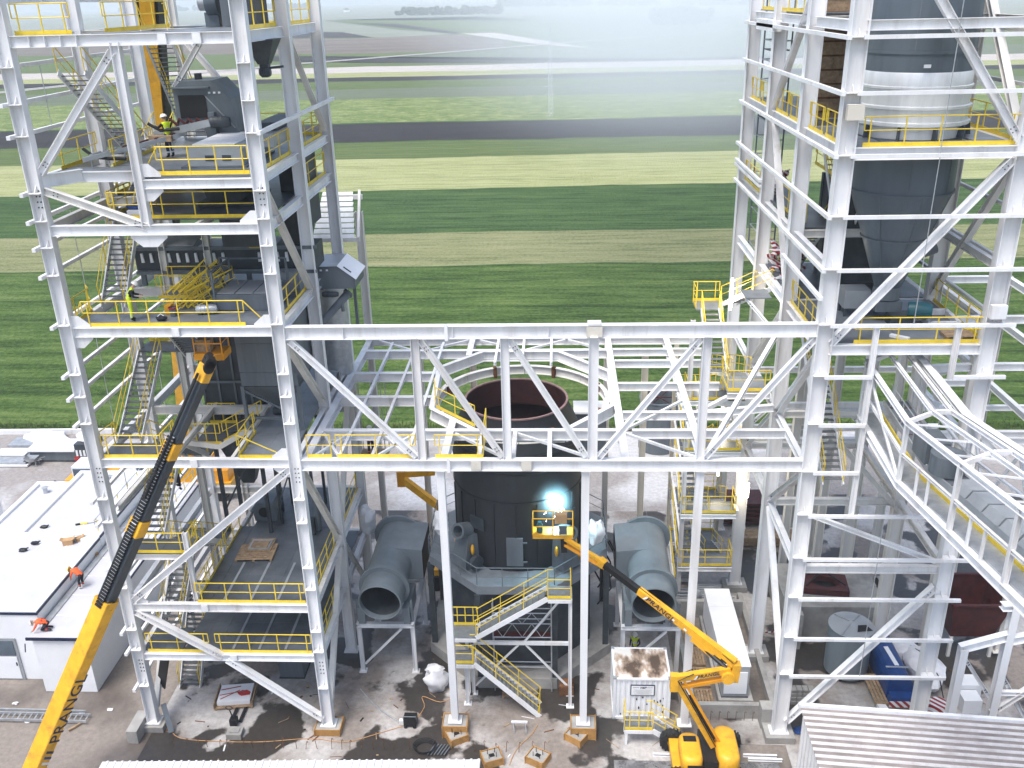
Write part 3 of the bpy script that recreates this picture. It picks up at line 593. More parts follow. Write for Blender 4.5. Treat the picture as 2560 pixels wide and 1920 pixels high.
# small canopy at the rear right of the left tower: lean-to of white slats
cn=T('slatted_canopy','small white slatted lean-to roof behind the left tower by the field','canopy',(9.4,15.2,0))
pA=[(8.0,14.6,24.2),(10.2,14.6,24.2),(11.2,14.6,23.0)]
_a=at(835,592,Y=13.4); _b=at(800,486,Y=16.4)
for k in range(9):
    y=13.4+k*.375; z=_a.z+(_b.z-_a.z)*k/8; MB().bar((7.2,y,z),(9.5-.07*k,y,z),.30,.05,up=(0,-.6,.8)).build('slat','white',cn)
MB().bar((9.75,13.2,_a.z-.1),(9.3,16.6,_b.z+.1),.14,.26).build('rafter','white2',cn); MB().bar((7.2,13.3,_a.z-.15),(9.8,13.3,_a.z-.15),.14,.22).build('eaves_beam','white2',cn); MB().bar((7.2,16.3,_b.z-.15),(9.5,16.3,_b.z-.15),.2,.26).build('eaves_beam','white2',cn)
# ================================================================ MILL
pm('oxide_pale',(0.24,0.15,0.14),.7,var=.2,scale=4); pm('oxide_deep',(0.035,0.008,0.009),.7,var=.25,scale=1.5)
ml=T('vertical_mill','dark grey cylindrical grinding mill with open red-brown top between two ducts','mill',(MC.x,MC.y,0))
m=MB().lathe(MC,[(3.42,6.7),(3.42,13.35),(3.36,13.45),(2.72,14.8),(2.68,15.05)],56); m.build('shell','mill',ml,smooth=35)
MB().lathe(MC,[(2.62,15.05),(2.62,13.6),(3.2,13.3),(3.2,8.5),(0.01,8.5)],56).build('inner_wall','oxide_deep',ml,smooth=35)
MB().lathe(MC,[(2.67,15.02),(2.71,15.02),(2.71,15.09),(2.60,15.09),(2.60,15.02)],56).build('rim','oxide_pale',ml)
for z,r_,h in ((13.3,.06,.08),(12.35,.035,.05),(10.72,.05,.07)):
    MB().lathe(MC,[(3.43,z),(3.42+r_,z),(3.42+r_,z+h),(3.43,z+h)],56).build('flange','mill',ml)
for i in range(9):
    a=-PI/2+(i-4)*.33; d=V((math.cos(a),math.sin(a),0)); p=MC+d*3.44; MB().bar(p+V((0,0,6.9)),p+V((0,0,10.6)),.05,.07,up=d).build('rib','mill',ml)
def onmill(a,r,z): return MC+V((math.cos(a)*r,math.sin(a)*r,z))
def fbox(a,r,w,dep,z0,z1,name,mat,par=ml):
    d=V((math.cos(a),math.sin(a),0)); p=MC+d*(r+dep/2); return MB().bar(p+V((0,0,z0)),p+V((0,0,z1)),w,dep,up=d).build(name,mat,par)
dr=fbox(-PI/2-.02,3.40,.85,.14,7.1,8.75,'access_door','machine')
for z in (7.3,8.45): fbox(-PI/2+.12,3.52,.3,.05,z,z+.08,'hinge','machine',dr)
fbox(-PI/2-.62,3.4,.9,.1,8.9,9.6,'hatch','machine_dark'); fbox(-PI/2+.95,3.4,.8,.1,8.9,9.6,'hatch','machine_dark')
for sa in (-.78,.72):   # roller rocker housings on the platform
    a=-PI/2+sa; d=V((math.cos(a),math.sin(a),0)); s=V((-d.y,d.x,0)); b=MC+d*3.9
    m=MB(); m.bar(b+V((0,0,6.75)),b+d*-.25+V((0,0,8.6)),1.15,.95,up=d,w1=.9,h1=.7); h=m.build('rocker_housing','machine',ml)
    MB().lathe(b+d*-.1+V((0,0,8.75)),[(.28,-.2),(.42,-.2),(.42,.62),(.30,.62),(.30,-.1)],20,axis=d*0.75+V((0,-.2,.35))).build('tube_end','machine',h,smooth=40)
    for sg in (-1,1): MB().ell(b+s*sg*.66+V((0,0,7.9)),(.10,.18,.3),10,8).build('lug','amber',h,smooth=True)
    MB().lathe(b+s*.9+V((0,0,7.2)),[(.01,.14),(.42,.12),(.42,-.12),(.01,-.14)],20,axis=s).build('wheel','machine_dark' if sa<0 else 'amber',h,smooth=40)
# octagonal platform, railing, base
op=octo(4.75,6.7)
m=MB(); inn=octo(3.3,6.7)
for i in range(8): j=(i+1)%8; m.add([op[i],op[j],inn[j],inn[i],*(p-V((0,0,.5)) for p in (op[i],op[j],inn[j],inn[i]))],[(0,1,2,3),(4,7,6,5),(0,4,5,1),(2,6,7,3),(1,5,6,2),(3,7,4,0)])
m.build('platform','deck',ml)
for i in range(8):
    a,b=op[i],op[(i+1)%8]; m=MB(); m.pipe([a+V((0,0,.1)),a+V((0,0,1.1)),b+V((0,0,1.1)),b+V((0,0,.1))],.028,6)
    for t in (.33,.66): q=a.lerp(b,t); m.tube(q,q+V((0,0,1.1)),.024,5)
    m.tube(a+V((0,0,.55)),b+V((0,0,.55)),.018,5); m.build('guard_rail','machine',ml)
m=MB(); b1=octo(3.9,6.2); b2=octo(3.9,1.0); m.add(b1+b2,[(i,(i+1)%8,8+(i+1)%8,8+i) for i in range(8)]); m.build('lower_body','machine_dark',ml)
m=MB(); b1=octo(5.0,1.05); b2=octo(5.0,0.0); m.add(b1+b2,[(i,(i+1)%8,8+(i+1)%8,8+i) for i in range(8)]+[tuple(range(8))]); m.build('foundation','concrete',ml)
for i in range(8):
    p=op[i]; MB().bar(V((p.x,p.y,1.05)),V((p.x,p.y,6.2)),.3,.3).build('leg','machine_dark',ml)
r=random.Random(11)
for k in range(10):   # hoses and pipes on the mill's lower right
    a=-.9+.25*k*.5; p=onmill(-.35+.1*k,4.6+.3*(k%3),r.uniform(2,5)); q=[p,p+V((.3,-.2,.6)),p+V((.2,.1,1.3)),p+V((-.2,.3,2.0))]
    MB().pipe(q,.05,6).build('hose','black',ml)
ml.location.z-=.40; 
# drive block & white cover beside the mill
bx=T('white_roofed_box','grey box with white lid behind the open mill top','box',(22.4,12.2,0)); MB().box(21.6,23.3,11.7,12.9,8.5,12.2).build('cabinet','machine',bx); MB().box(21.45,23.45,11.5,13.1,12.2,12.32).build('lid','panel',bx)
# welding arc
arc=at(1390,1253,Y=5.3)
ao=MB().ell(arc,(.085,.085,.085),12,8).build('welding_arc','arc'); tag(ao,'blinding blue-white welding arc on the mill shell','welding arc')
pl=bpy.data.lights.new('arc_light','POINT'); pl.energy=230; pl.color=(.45,.85,1); pl.shadow_soft_size=.08; plo=bpy.data.objects.new('arc_light',pl); COL.objects.link(plo); plo.location=arc+V((0,-.25,.1))
r=random.Random(77); spk=T('weld_sparks','tiny bright sparks falling from the welding arc','sparks',arc)
for k in range(26):
    a=r.uniform(-1.2,1.2); d_=r.uniform(.15,1.1); p=arc+V((math.sin(a)*d_*.6,-.15-abs(math.cos(a))*d_*.35,-.05-d_*d_*r.uniform(.3,1.0))); MB().tube(p,p+V((math.sin(a)*.03,-.02,-.06)),.010,4).build('spark','tube_light',spk)
# ================================================================ DUCTS
def duct(cx,side,label):
    t=T('tee_duct',label,'duct',(cx,3.5,0)); c=V((cx,3.45,5.15)); ax=V((.035 if side>0 else .0,1,.10)).normalized()
    MB().lathe(c,[(1.06,0.5),(1.06,0.02),(1.10,0),(1.14,0.02),(1.14,1.25)],40,axis=ax).build('front_spigot','duct',t,smooth=35)
    MB().lathe(c,[(1.1,1.2),(1.36,1.2),(1.36,1.3),(1.36,1.42),(1.1,1.42)],40,axis=ax).build('collar','duct',t,smooth=30)
    MB().lathe(c,[(1.12,1.42),(1.12,5.6)],40,axis=ax).build('body','duct',t,smooth=35)
    MB().lathe(c,[(1.1,5.55),(1.42,5.55),(1.42,5.7),(1.1,5.7)],40,axis=ax).build('rear_flange','duct',t,smooth=30)
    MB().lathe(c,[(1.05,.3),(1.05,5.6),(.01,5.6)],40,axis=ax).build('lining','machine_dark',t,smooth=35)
    p0=c+ax*3.05; p1=c+ax*5.5; s=V((side,0,0)); z=V((0,0,1))
    m=MB(); A=[p0+z*1.14,p1+z*1.14,p1+s*1.75+z*.95,p0+s*1.75+z*.95]; B=[p0-z*.9,p1-z*.9,p1+s*1.75-z*.9,p0+s*1.75-z*.9]
    m.add(A+B,[(0,1,2,3),(4,7,6,5),(0,3,7,4),(1,5,6,2)]); m.build('side_branch','duct',t)
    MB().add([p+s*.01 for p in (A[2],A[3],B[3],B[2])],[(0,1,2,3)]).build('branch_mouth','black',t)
    # stand
    zt=3.25
    for x in (cx-1.45,cx+1.45):
        for y in (4.4,8.6):
            MB().ib((x,y,.02),(x,y,zt-.2),.22,.2,.02,.014,(1,0,0)).build('leg','white',t); MB().box(x-.2,x+.2,y-.2,y+.2,.01,.05).build('base_plate','white',t)
        MB().ib((x,4.2,zt-.1),(x,8.9,zt-.1),.22,.2).build('stand_beam','white',t)
        MB().bar((x,4.5,zt),(x,4.5,4.6),.12,.12).build('saddle_post','duct',t)
    for y in (4.35,8.5): MB().ib((cx-1.5,y,zt-.13),(cx+1.5,y,zt-.13),.26,.22).build('stand_beam','white',t)
    MB().bar((cx-1.3,4.4,.5),(cx+.6*1.4,4.4,zt-.4),.11,.11).build('brace','white',t)
    for sg in (-1,1): MB().box(cx+sg*1.2-.18,cx+sg*1.2+.18,4.2,6.5,3.3,4.3).build('saddle','duct',t)
duct(11.33,1,'grey tee-shaped duct open at the front, beside the left tower on white stand')
duct(25.42,-1,'grey tee-shaped duct open at the front, behind the yellow lift boom')
# ================================================================ STAIR IN FRONT OF THE MILL
st=T('access_stair','white zigzag access stair with yellow handrails in front of the mill','stairs',(18.5,2,0))
f1=[(16.5,2.2,4.35),(20.0,2.2,6.75)]; 
stair(st,(16.45,2.3,4.35),(20.05,2.3,6.75),.95); stair(st,(19.6,1.55,.05),(16.35,1.55,3.35),.95)
for x0,x1,y0,y1,z in ((20.05,21.2,1.75,2.85,6.75),(15.2,16.45,1.75,2.85,4.35),(15.2,16.35,1.0,2.1,3.35)):
    m=MB().box(x0,x1,y0,y1,z-.04,z); d=m.build('landing','grating',st); MB().bar((x0,y0,z-.13),(x1,y0,z-.13),.08,.2).build('edge_beam','white',d); MB().bar((x0,y1,z-.13),(x1,y1,z-.13),.08,.2).build('edge_beam','white',d); MB().bar((x1,y0,z-.13),(x1,y1,z-.13),.08,.2).build('edge_beam','white',d)
rail(st,[(20.05,1.78,6.75),(21.17,1.78,6.75),(21.17,2.8,6.75)],step=.9); rail(st,[(15.2,2.8,4.35),(16.45,2.8,4.35)],step=.8); rail(st,[(15.2,1.05,3.35),(16.3,1.05,3.35)],step=.8)
for x,y,z in ((21.15,1.85,6.5),(21.15,2.75,6.5),(15.85,1.95,3.2),(15.85,2.75,4.1),(16.1,2.75,3.2)):
    c=MB().ib((x,y,.05),(x,y,z),.17,.16,.014,.01,(1,0,0)).build('leg','white',st); MB().box(x-.2,x+.2,y-.17,y+.17,.01,.05).build('base_plate','white',c)
MB().bar((16.2,2.75,3.3),(21.1,2.75,3.3),.14,.18).build('cross_beam','white',st); MB().bar((18.7,2.78,3.2),(20.9,2.78,6.3),.09,.09).build('brace','white',st); MB().bar((16.2,2.78,.5),(18.5,2.78,3.15),.09,.09).build('brace','white',st); MB().bar((18.9,2.78,3.15),(21.05,2.78,.5),.09,.09).build('brace','white',st)
# scaffold behind the stair
sc=T('tube_scaffold','small galvanised tube scaffold under the mill platform','scaffold',(18.6,3.2,0))
for x in (17.2,20.2):
    for y in (2.95,3.35): MB().tube((x,y,0),(x,y,5.6),.035,6).build('standard','galv',sc)
for z in (1.6,3.5,4.35,5.0):
    for y in (2.95,3.35): MB().tube((17.2,y,z),(20.2,y,z),.03,6).build('ledger','galv',sc)
for z0,z1 in ((3.5,4.35),(4.35,5.0)):
    for k in range(6): x=17.2+k*.5; MB().tube((x,2.95,z0 if k%2 else z1),(x+.5,2.95,z1 if k%2 else z0),.018,5).build('diagonal','galv',sc)
MB().box(17.2,20.2,2.96,3.34,3.52,3.57).build('plank','oxide',sc)
# ================================================================ FOOTINGS, BLOCKS AND STUDS
def footing(x,y,w,d,h,label,rot=0,studs=True,mat='formwork',grp='timber formed footings'):
    t=T('formed_footing',label,'footing',(x,y,0),grp); R=Matrix.Translation((x,y,0))@Matrix.Rotation(rot,4,'Z')
    MB().box(-w/2+.05,w/2-.05,-d/2+.05,d/2-.05,0,h-.05).xf(R).build('concrete','concrete',t)
    for a in ((-w/2,w/2,-d/2,-d/2+.04),(-w/2,w/2,d/2-.04,d/2),(-w/2-.01,-w/2+.035,-d/2-.05,d/2+.05),(w/2-.035,w/2+.01,-d/2-.05,d/2+.05)):
        MB().box(*a,0,h).xf(R).build('board',mat,t)
    if studs:
        for sx in (-.18,.18):
            for sy in (-.15,.15): MB().tube((sx,sy,h-.1),(sx,sy,h+.22),.018,6).xf(R).build('stud','black',t)
        MB().box(-.12,.12,-.1,.1,h-.05,h-.03).xf(R).build('pocket','black',t)
    return t
footing(15.41,0,1.25,.95,.72,'timber formed footing under the truss column left of the stair',0,False); footing(21.77,0,1.25,.95,.72,'timber formed footing under the truss column right of the stair',0,False)
footing(9.0,0,1.3,1.0,.40,'timber formed footing under the front column of the left tower',0,False)
for p,rz,lb in (((1142,1840),.5,'timber formed concrete footing with studs in front of the column left of the stair'),((1442,1840),-.6,'timber formed concrete footing with studs near the column right of the stair'),((1230,1895),.35,'timber formed footing with studs, left one of the pair at the front edge'),((1345,1895),-.5,'timber formed footing with studs, right one of the pair at the front edge')):
    q=at(*p,Z=.2); footing(q.x,q.y,.95,.8,.42,lb,rz)
def block(name,label,cat,x0,x1,y0,y1,z0,z1,mat='concrete'): return tag(MB().box(x0,x1,y0,y1,z0,z1).build(name,mat),label,cat)
def pier(x,y,w,d,h,label):
    t=T('concrete_pier',label,'pier',(x,y,0)); MB().box(x-w/2,x+w/2,y-d/2,y+d/2,0,h).build('plinth','concrete',t); MB().box(x-w/2+.15,x+w/2-.15,y-d/2+.15,y+d/2-.15,h,h+.04).build('grout','concrete',t)
pier(0,0,1.2,.9,.33,'concrete pier under the outer front column of the left tower')
# starter bars along the slab edge
sb=T('starter_bars','row of hooked steel starter bars sticking out of the front slab edge','rebar',(5,-1.4,0))
r=random.Random(21)
for k in range(34):
    x=1.6+k*.55+r.uniform(-.12,.12)
    if 13.5<x<16.2: continue
    h=r.uniform(.45,.7); lean=r.uniform(-.1,.1); MB().pipe([(x,-1.35,0),(x+lean,-1.35,h),(x+lean+.03,-1.36,h+.05),(x+lean+.08,-1.38,h-.04)],.014,5).build('bar','rust',sb)
# ================================================================ RIGHT STEEL TOWER
P1,P2=28.45,20.6; GX=37.9
rt=T('steel_tower','tall white steel tower around the big grey cone-bottomed vessel','tower',(34.6,6,0))
rgz=[4.04,6.2,8.42,10.54,12.76,14.89,17.14,19.31,21.53,23.81,25.9,28.19,30.43,32.34,34.6]
RYR=(0,6.0,12.4,18.7)
for i,y in enumerate(RYR):
    column(rt,FX,y,.42,36,.66,.44,stiff=rgz if i==0 else (),mat='white')
    if i<3: column(rt,GX,y,.42,36,.66,.44,stiff=rgz if i==0 else (),mat='white' if i==0 else 'white2')
for x,y in ((FX,0),(FX,6),(FX,12.4),(GX,0)):
    MB().box(x-.7,x+.7,y-.55,y+.55,0,.38).build('plinth','concrete',rt)
for z,h in ((P1,.46),(P2,.42),(10.0,.36),(32.9,.36)):
    for y in RYR[:3]: beamt(rt,(FX+.26,y,z),(GX-.26,y,z),h,.28,mat='white' if y==0 else 'white2')
    for a,b in zip(RYR,RYR[1:]): beamt(rt,(FX,a+.2,z),(FX,b-.2,z),h+.04,.28)
    for a,b in zip(RYR[:3],RYR[1:3]): beamt(rt,(GX,a+.2,z),(GX,b-.2,z),h,.26,mat='white2')
for z in (14.9,23.9):
    for a,b in zip(RYR,RYR[1:]): beamt(rt,(FX,a+.2,z),(FX,b-.2,z),.36,.24)
    beamt(rt,(GX,.2,z),(GX,5.8,z),.34,.22,mat='white2'); beamt(rt,(FX+.3,6,z),(GX-.3,6,z),.34,.24,mat='white2')
# deeper stub bracket high on the left face
MB().box(FX-.5,FX-.05,11.9,15.8,32.1,32.6).build('bracket_beam','white',rt)
# girts
for z in rgz:
    x0,x1=(FX+.1,GX+.75)
    if z in (14.89,17.14,19.31): MB().bar((FX+.1,-.42,z),(33.35,-.42,z),.14,.14).build('girt','white',rt); MB().bar((36.6,-.42,z),(x1,-.42,z),.14,.14).build('girt','white',rt) if z>19 else None; continue
    MB().bar((x0,-.42,z),(x1,-.42,z),.14,.14).build('girt','white',rt)
for z in (22.69,23.81,25.9,28.19,30.43,32.34): MB().bar((FX-.42,-.5,z),(FX-.42,19.2 if z!=22.69 else 6.2,z),.16,.15).build('girt','white',rt)
for z in (24.7,24.95): MB().bar((FX-.42,12.2,z),(FX-.42,19.2,z),.15,.14).build('girt','white',rt)
for z in rgz[7:]: MB().bar((GX+.42,.3,z),(GX+.42,12.8,z),.14,.14).build('girt','white2',rt)
for z0,z1 in zip(rgz,rgz[1:]):
    if z0<12.7 or z0>=21.5: MB().tube((34.7,-.42,z0),(34.72,-.42,z1),.018,5).build('sag_rod','galv',rt)
# braces, front face
brace(rt,(FX+.3,-.02,1.0),(GX-.3,-.02,8.9),.3,.3); brace(rt,(FX+.3,0,P2+.05),(GX-.3,0,P1-.45),.3,.3); brace(rt,(33.3,0.05,34.6),(GX-.25,0.05,P1+.2),.3,.3)
brace(rt,(FX+.2,.1,12.6),(GX-.3,.1,10.1),.2,.2); brace(rt,(FX+.3,.05,P2-.6),(GX-.3,.05,14.6),.26,.26) if False else None
brace(rt,(33.2,5.9,14.6),(GX+1.6,5.9,7.6),.26,.26,mat='white2'); brace(rt,(36.6,6,P2-.3),(GX+2.4,9,14.2),.3,.3,mat='white2')
brace(rt,(GX-.2,.2,P1+.4),(GX,6,34.6),.3,.3,mat='white2'); brace(rt,(GX,6.1,P2+.2),(GX,.3,P1-.5),.26,.26,mat='white2')
# braces, left face
for (y0,z0),(y1,z1) in (((6.1,14.9),(11.9,10.2)),((.4,14.5),(5.7,10.1)),((6.2,14.6),(.4,P2-.6)),((12.2,15.1),(6.3,P2-.5)),((5.7,9.7),(.4,3.2)),((12.1,14.6),(17.9,10.2)),((6.3,P2+.1),(11.8,28.0)),((12.2,P1+.2),(6.3,34))):
    brace(rt,(FX-.03,y0,z0),(FX-.03,y1,z1),.28,.28)
brace(rt,(26.9,.6,14.9),(31,6,19.0),.2,.2); brace(rt,(28.9,3,14.9),(31.1,6,10.6),.26,.26) if False else None
beamt(rt,(27,5.0,15.3),(31.1,5.9,15.3),.36,.24); beamt(rt,(24,3.05,15.3-.4),(31.1,6.0,15.3-.4),.3,.2,mat='white2') if False else None
# hanging posts either side of the gallery mouth
for x,z0 in ((33.3,12.8),(36.5,19.2)): ib(rt,'post',(x,-.35,z0),(x,-.35,P2+.9),.2,.2,up=(1,0,0))
# ledges on the columns
for x,z in ((FX+.1,29.5),(GX,21.8)): MB().box(x-.3,x+.3,-.5,-.24,z,z+.55).build('connection_plate','cream' if x<35 else 'white',rt)
# decks
deckp(rt,FX+.2,GX-.2,.2,5.8,P2+.02,'deck',nx=4,ny=3); deckp(rt,FX+.2,GX-.2,6.2,12.2,P2+.02,'deck_dark',nx=3,ny=3)
class _c: pass
deckp(rt,FX+.2,GX-.2,.2,5.8,P1+.02,'deck',nx=6,ny=6,holes=[(33.0,36.5,1.3,4.9)]); deckp(rt,FX+.2,GX-.2,6.2,18.4,P1+.02,'deck_dark',nx=3,ny=5,holes=[(32.5,36,8,11)])
deckp(rt,FX+.2,33.2,6.2,18.4,23.95,'deck_dark',nx=1,ny=4); deckp(rt,FX+.2,GX-.2,6.2,18.4,33,'deck_dark',nx=3,ny=4)
rail(rt,[(32.0,.08,P1),(37.6,.08,P1)]); rail(rt,[(32.6,.08,P2),(37.6,.08,P2)])
for a,b in ((.5,5.6),(6.4,12.0),(12.8,18.3)):
    k=3 if a>1 else 2
    rail(rt,[(FX,a+.1,P1),(FX,(a+b)/2-.15,P1)]); rail(rt,[(FX,(a+b)/2+.15,P1),(FX,b-.1,P1)])
rail(rt,[(FX,.5,P2),(FX,5.6,P2)]); rail(rt,[(FX,12.8,23.95),(FX,18.3,23.95)]); rail(rt,[(FX+.4,6.4,23.95),(FX+.4,11,23.95)]); rail(rt,[(GX-.1,.5,P2),(GX-.1,5.6,P2)]); rail(rt,[(GX+.1,1,P1),(GX+.1,5.6,P1)]); rail(rt,[(FX,8,33),(FX,17,33)])
rail(rt,[(33.4,6.5,25.9),(33.4,11.5,25.9)]); stair(rt,(32.6,11.6,P2),(32.6,7.2,23.9),1.0); stair(rt,(33.9,7.2,23.95),(33.9,11.8,P1),1.0); stair(rt,(33.0,1.0,17.2),(32.2,6.5,15.0),.9) if False else None
stair(rt,(32.6,.4,13.9),(32.4,5.6,P2-1.2),.9)
# opening frame and loose beams on the lower deck
for a,b in (((36.3,1.9),(37.5,1.9)),((36.3,3.6),(37.6,3.6)),((36.3,1.9),(36.3,3.6)),((37.5,1.9),(37.6,3.6))): MB().bar((*a,P2+.16),(*b,P2+.16),.16,.26).build('opening_frame','white',rt)
# ---------------------------------------------------------------- the vessel
VC=V((34.72,3.1,0)); vs_=T('process_vessel','big grey vessel with conical bottom and silver support ring in the right tower','vessel',(VC.x,VC.y,P2))
MB().lathe(VC,[(2.02,31.7),(2.02,36.5)],48).build('upper_shell','vessel',vs_,smooth=35)
MB().lathe(VC,[(2.02,30.95),(2.02,31.62),(2.06,31.62),(2.06,31.72),(2.02,31.72)],48).build('shell_course','vessel',vs_,smooth=35)
MB().lathe(VC,[(1.96,28.5),(2.02,28.9),(2.16,29.0),(2.16,29.12),(2.06,29.15),(2.06,29.6),(2.16,29.63),(2.16,29.72),(2.06,29.75),(2.06,30.35),(2.12,30.37),(2.12,30.45),(2.05,30.47),(2.05,30.9),(2.02,30.97)],48).build('support_ring','silver',vs_,smooth=35)
MB().lathe(VC,[(2.0,26.3),(2.0,28.5)],48).build('lower_shell','vessel',vs_,smooth=35)
MB().lathe(VC,[(2.02,26.28),(2.06,26.28),(2.06,26.36),(2.02,26.36)],48).build('seam','vessel',vs_)
MB().lathe(VC,[(.52,22.1),(2.0,26.3)],48).build('cone','vessel',vs_,smooth=35)
MB().lathe(VC,[(.42,21.6),(.56,21.6),(.56,22.12),(.42,22.12)],24).build('outlet','machine',vs_,smooth=30)
for i in range(10):
    a=2*PI*i/10-.2; d=V((math.cos(a),math.sin(a),0)); p=VC+d*2.12; MB().bar(p+V((0,0,28.5)),p+V((0,0,29.0)),.08,.35,up=d,w1=.08,h1=.2).build('bracket','machine_dark',vs_)
MB().lathe(VC+V((1.6,.4,23.6)),[(.01,.35),(.3,.35),(.3,-.5)],16,axis=(1,.1,.35)).build('nozzle','machine',vs_,smooth=40)
for a,z0,z1 in ((-2.0,31.75,36.4),(-1.2,31.0,31.6),(-.5,31.75,36.4),(-1.75,26.4,28.45),(-.9,26.4,28.45)):
    d=V((math.cos(a),math.sin(a),0)); p=VC+d*2.015; MB().bar(p+V((0,0,max(z0,26.4))),p+V((0,0,z1)),.03,.02,up=d).build('weld_seam','machine',vs_)
for a in (-2.3,-1.45,-.6): d=V((math.cos(a),math.sin(a),0)); MB().bar(VC+d*.56+V((0,0,22.15)),VC+d*2.012+V((0,0,26.28)),.03,.02,up=d).build('weld_seam','machine',vs_)
MB().lathe(VC,[(1.31,24.28),(1.34,24.28),(1.36,24.34),(1.33,24.34)],48).build('seam','machine',vs_)
MB().lathe(VC,[(2.02,33.9),(2.045,33.9),(2.045,33.95),(2.02,33.95)],48).build('seam','machine',vs_)
MB().box(34.2,34.45,1.0,1.06,31.15,31.27).build('name_plate','panel',vs_)
# side discharge pipe and motor on the lower deck
fm=T('screw_feeder','dark grey screw feeder with teal motor under the vessel cone','feeder',(34.9,2.6,P2))
MB().box(34.2,35.3,2.6,3.7,P2+.5,P2+.95).build('trough','machine',fm); MB().lathe(V((35.4,2.2,P2+.75)),[(.01,0),(.34,0),(.36,.2),(.36,.75),(.26,.95),(.01,.95)],18,axis=(1,-.35,0)).build('motor','teal',fm,smooth=40)
MB().box(34.7,35.6,2.0,2.8,P2+.03,P2+.5).build('frame','machine_dark',fm); MB().box(33.1,34.2,3.4,4.4,P2+.4,P2+1.2).build('hood','machine_light',fm)
for x,y in ((33.2,3.5),(34.1,3.5),(33.2,4.3),(34.1,4.3)): MB().box(x-.05,x+.05,y-.05,y+.05,P2+.03,P2+.4).build('leg','machine_dark',fm)
def pallet(x,y,z,rot,label,mat='wood',w=1.2,d=.8,boards=5,cat='pallet',grp=None):
    t=T('pallet',label,cat,(x,y,z),grp); R=Matrix.Translation((x,y,z))@Matrix.Rotation(rot,4,'Z')
    for k in range(boards): yy=-d/2+(k+.5)*d/boards; MB().box(-w/2,w/2,yy-d/boards*.38,yy+d/boards*.38,.11,.135).xf(R).build('board',mat,t)
    for sx in (-w/2+.06,0,w/2-.06): MB().box(sx-.05,sx+.05,-d/2,d/2,.0,.11).xf(R).build('bearer',mat,t)
    return t
pallet(37.0,.75,P2+.04,0,'wooden pallet at the corner of the right tower deck below the vessel')
tag(MB().bar((34.3,.8,P2+.1),(34.9,.3,P2+.1),.2,.12).build('loose_beam','white'),'short loose white beam on the deck below the vessel','beam')
# dark plant between the rear columns
def dbox(name,label,cat,x0,x1,y0,y1,z0,z1,mat='machine_dark'):
    t=T(name,label,cat,((x0+x1)/2,(y0+y1)/2,z0)); MB().box(x0,x1,y0,y1,z0+.4,z1).build('casing',mat,t)
    for k in range(4): y=y0+(y1-y0)*(k+.5)/4; MB().box(x0-.05,x1+.05,y-.04,y+.04,z0+.38,z1+.05).build('rib',mat,t)
    for x in (x0+.15,x1-.15):
        for y in (y0+.15,y1-.15): MB().box(x-.08,x+.08,y-.08,y+.08,z0,z0+.4).build('leg',mat,t)
    return t
dbox('dark_chute','dark chute casing behind the vessel on the upper right deck','chute',33.4,36.8,7,11.5,P1,32.4); dbox('dark_chute','dark chute casing behind the cone on the lower right deck','chute',33.8,37,7.4,11.5,P2,25.5)
t=T('riser_duct','rust stained vertical riser duct inside the right tower','duct',(33,9,23.9)); MB().box(32.3,33.4,8.4,9.6,P1+.05,35).build('casing','wood',t)
for k in range(10): MB().box(32.25,33.45,8.35,9.65,P1+.6*k+.3,P1+.6*k+.38).build('rib','rust',t)
# scaffold tubes inside tower, each lift of standards
sc2=T('tube_scaffold','dark steel scaffold between the rear columns of the right tower','scaffold',(30.2,17,0))
for x in (31.7,32.7):
    for y in (15.6,17.6): MB().tube((x,y,20),(x,y,34),.045,6).build('standard','machine',sc2)
for k in range(14):
    z=20.5+k
    for a,b in (((31.7,15.6),(32.7,15.6)),((31.7,17.6),(32.7,17.6)),((31.7,15.6),(31.7,17.6))): MB().tube((*a,z),(*b,z),.035,5).build('ledger','galv',sc2)
for z in (24,27.5,31): MB().box(31.7,32.7,15.6,17.6,z,z+.05).build('plank','machine_dark',sc2)
sc3=T('tube_scaffold','slim scaffold standards rising beside the vessel cone','scaffold',(33.2,5.2,P2))
for x,y in ((33.0,4.9),(33.4,5.4),(33.0,5.5)): MB().tube((x,y,P2+.03),(x,y,P1-.5),.04,6).build('standard','machine',sc3)
for k in range(6): MB().tube((33.0,4.9,P2+1+k*1.2),(33.4,5.4,P2+1+k*1.2),.03,5).build('ledger','galv',sc3)
# red and white hazard strip bundles
def hazard(name='hazard'):
    m=bpy.data.materials.new(name); m.use_nodes=True; n=m.node_tree.nodes; l=m.node_tree.links; b=n['Principled BSDF']; b.inputs['Roughness'].default_value=.5
    g=n.new('ShaderNodeNewGeometry'); w=n.new('ShaderNodeTexWave'); w.wave_type='BANDS'; w.bands_direction='DIAGONAL'; w.inputs['Scale'].default_value=1.6; l.new(g.outputs['Position'],w.inputs[0])
    r=n.new('ShaderNodeValToRGB'); r.color_ramp.interpolation='CONSTANT'; r.color_ramp.elements[0].color=(.30,.015,.02,1); r.color_ramp.elements[1].color=(.75,.74,.74,1); r.color_ramp.elements[1].position=.5
    l.new(w.outputs[0],r.inputs[0]); l.new(r.outputs[0],b.inputs['Base Color']); MATS[name]=m
hazard()
def hazardheap(p,w,d,h,n,label,seed):
    t=T('hazard_drapes',label,'hazard cover',p); r=random.Random(seed)
    for k in range(n):
        q=V((p[0]+r.uniform(0,w),p[1]+r.uniform(0,d),p[2]+.15+h*(k/n)*r.uniform(.7,1))); R=Matrix.Rotation(r.uniform(0,PI),3,'Z')@Matrix.Rotation(r.uniform(-.7,.7),3,'X')
        MB().ell(q,(.16,.5,.14),9,7,rot=R,amp=.8,seed=seed+k).build('fold','hazard',t,smooth=True)
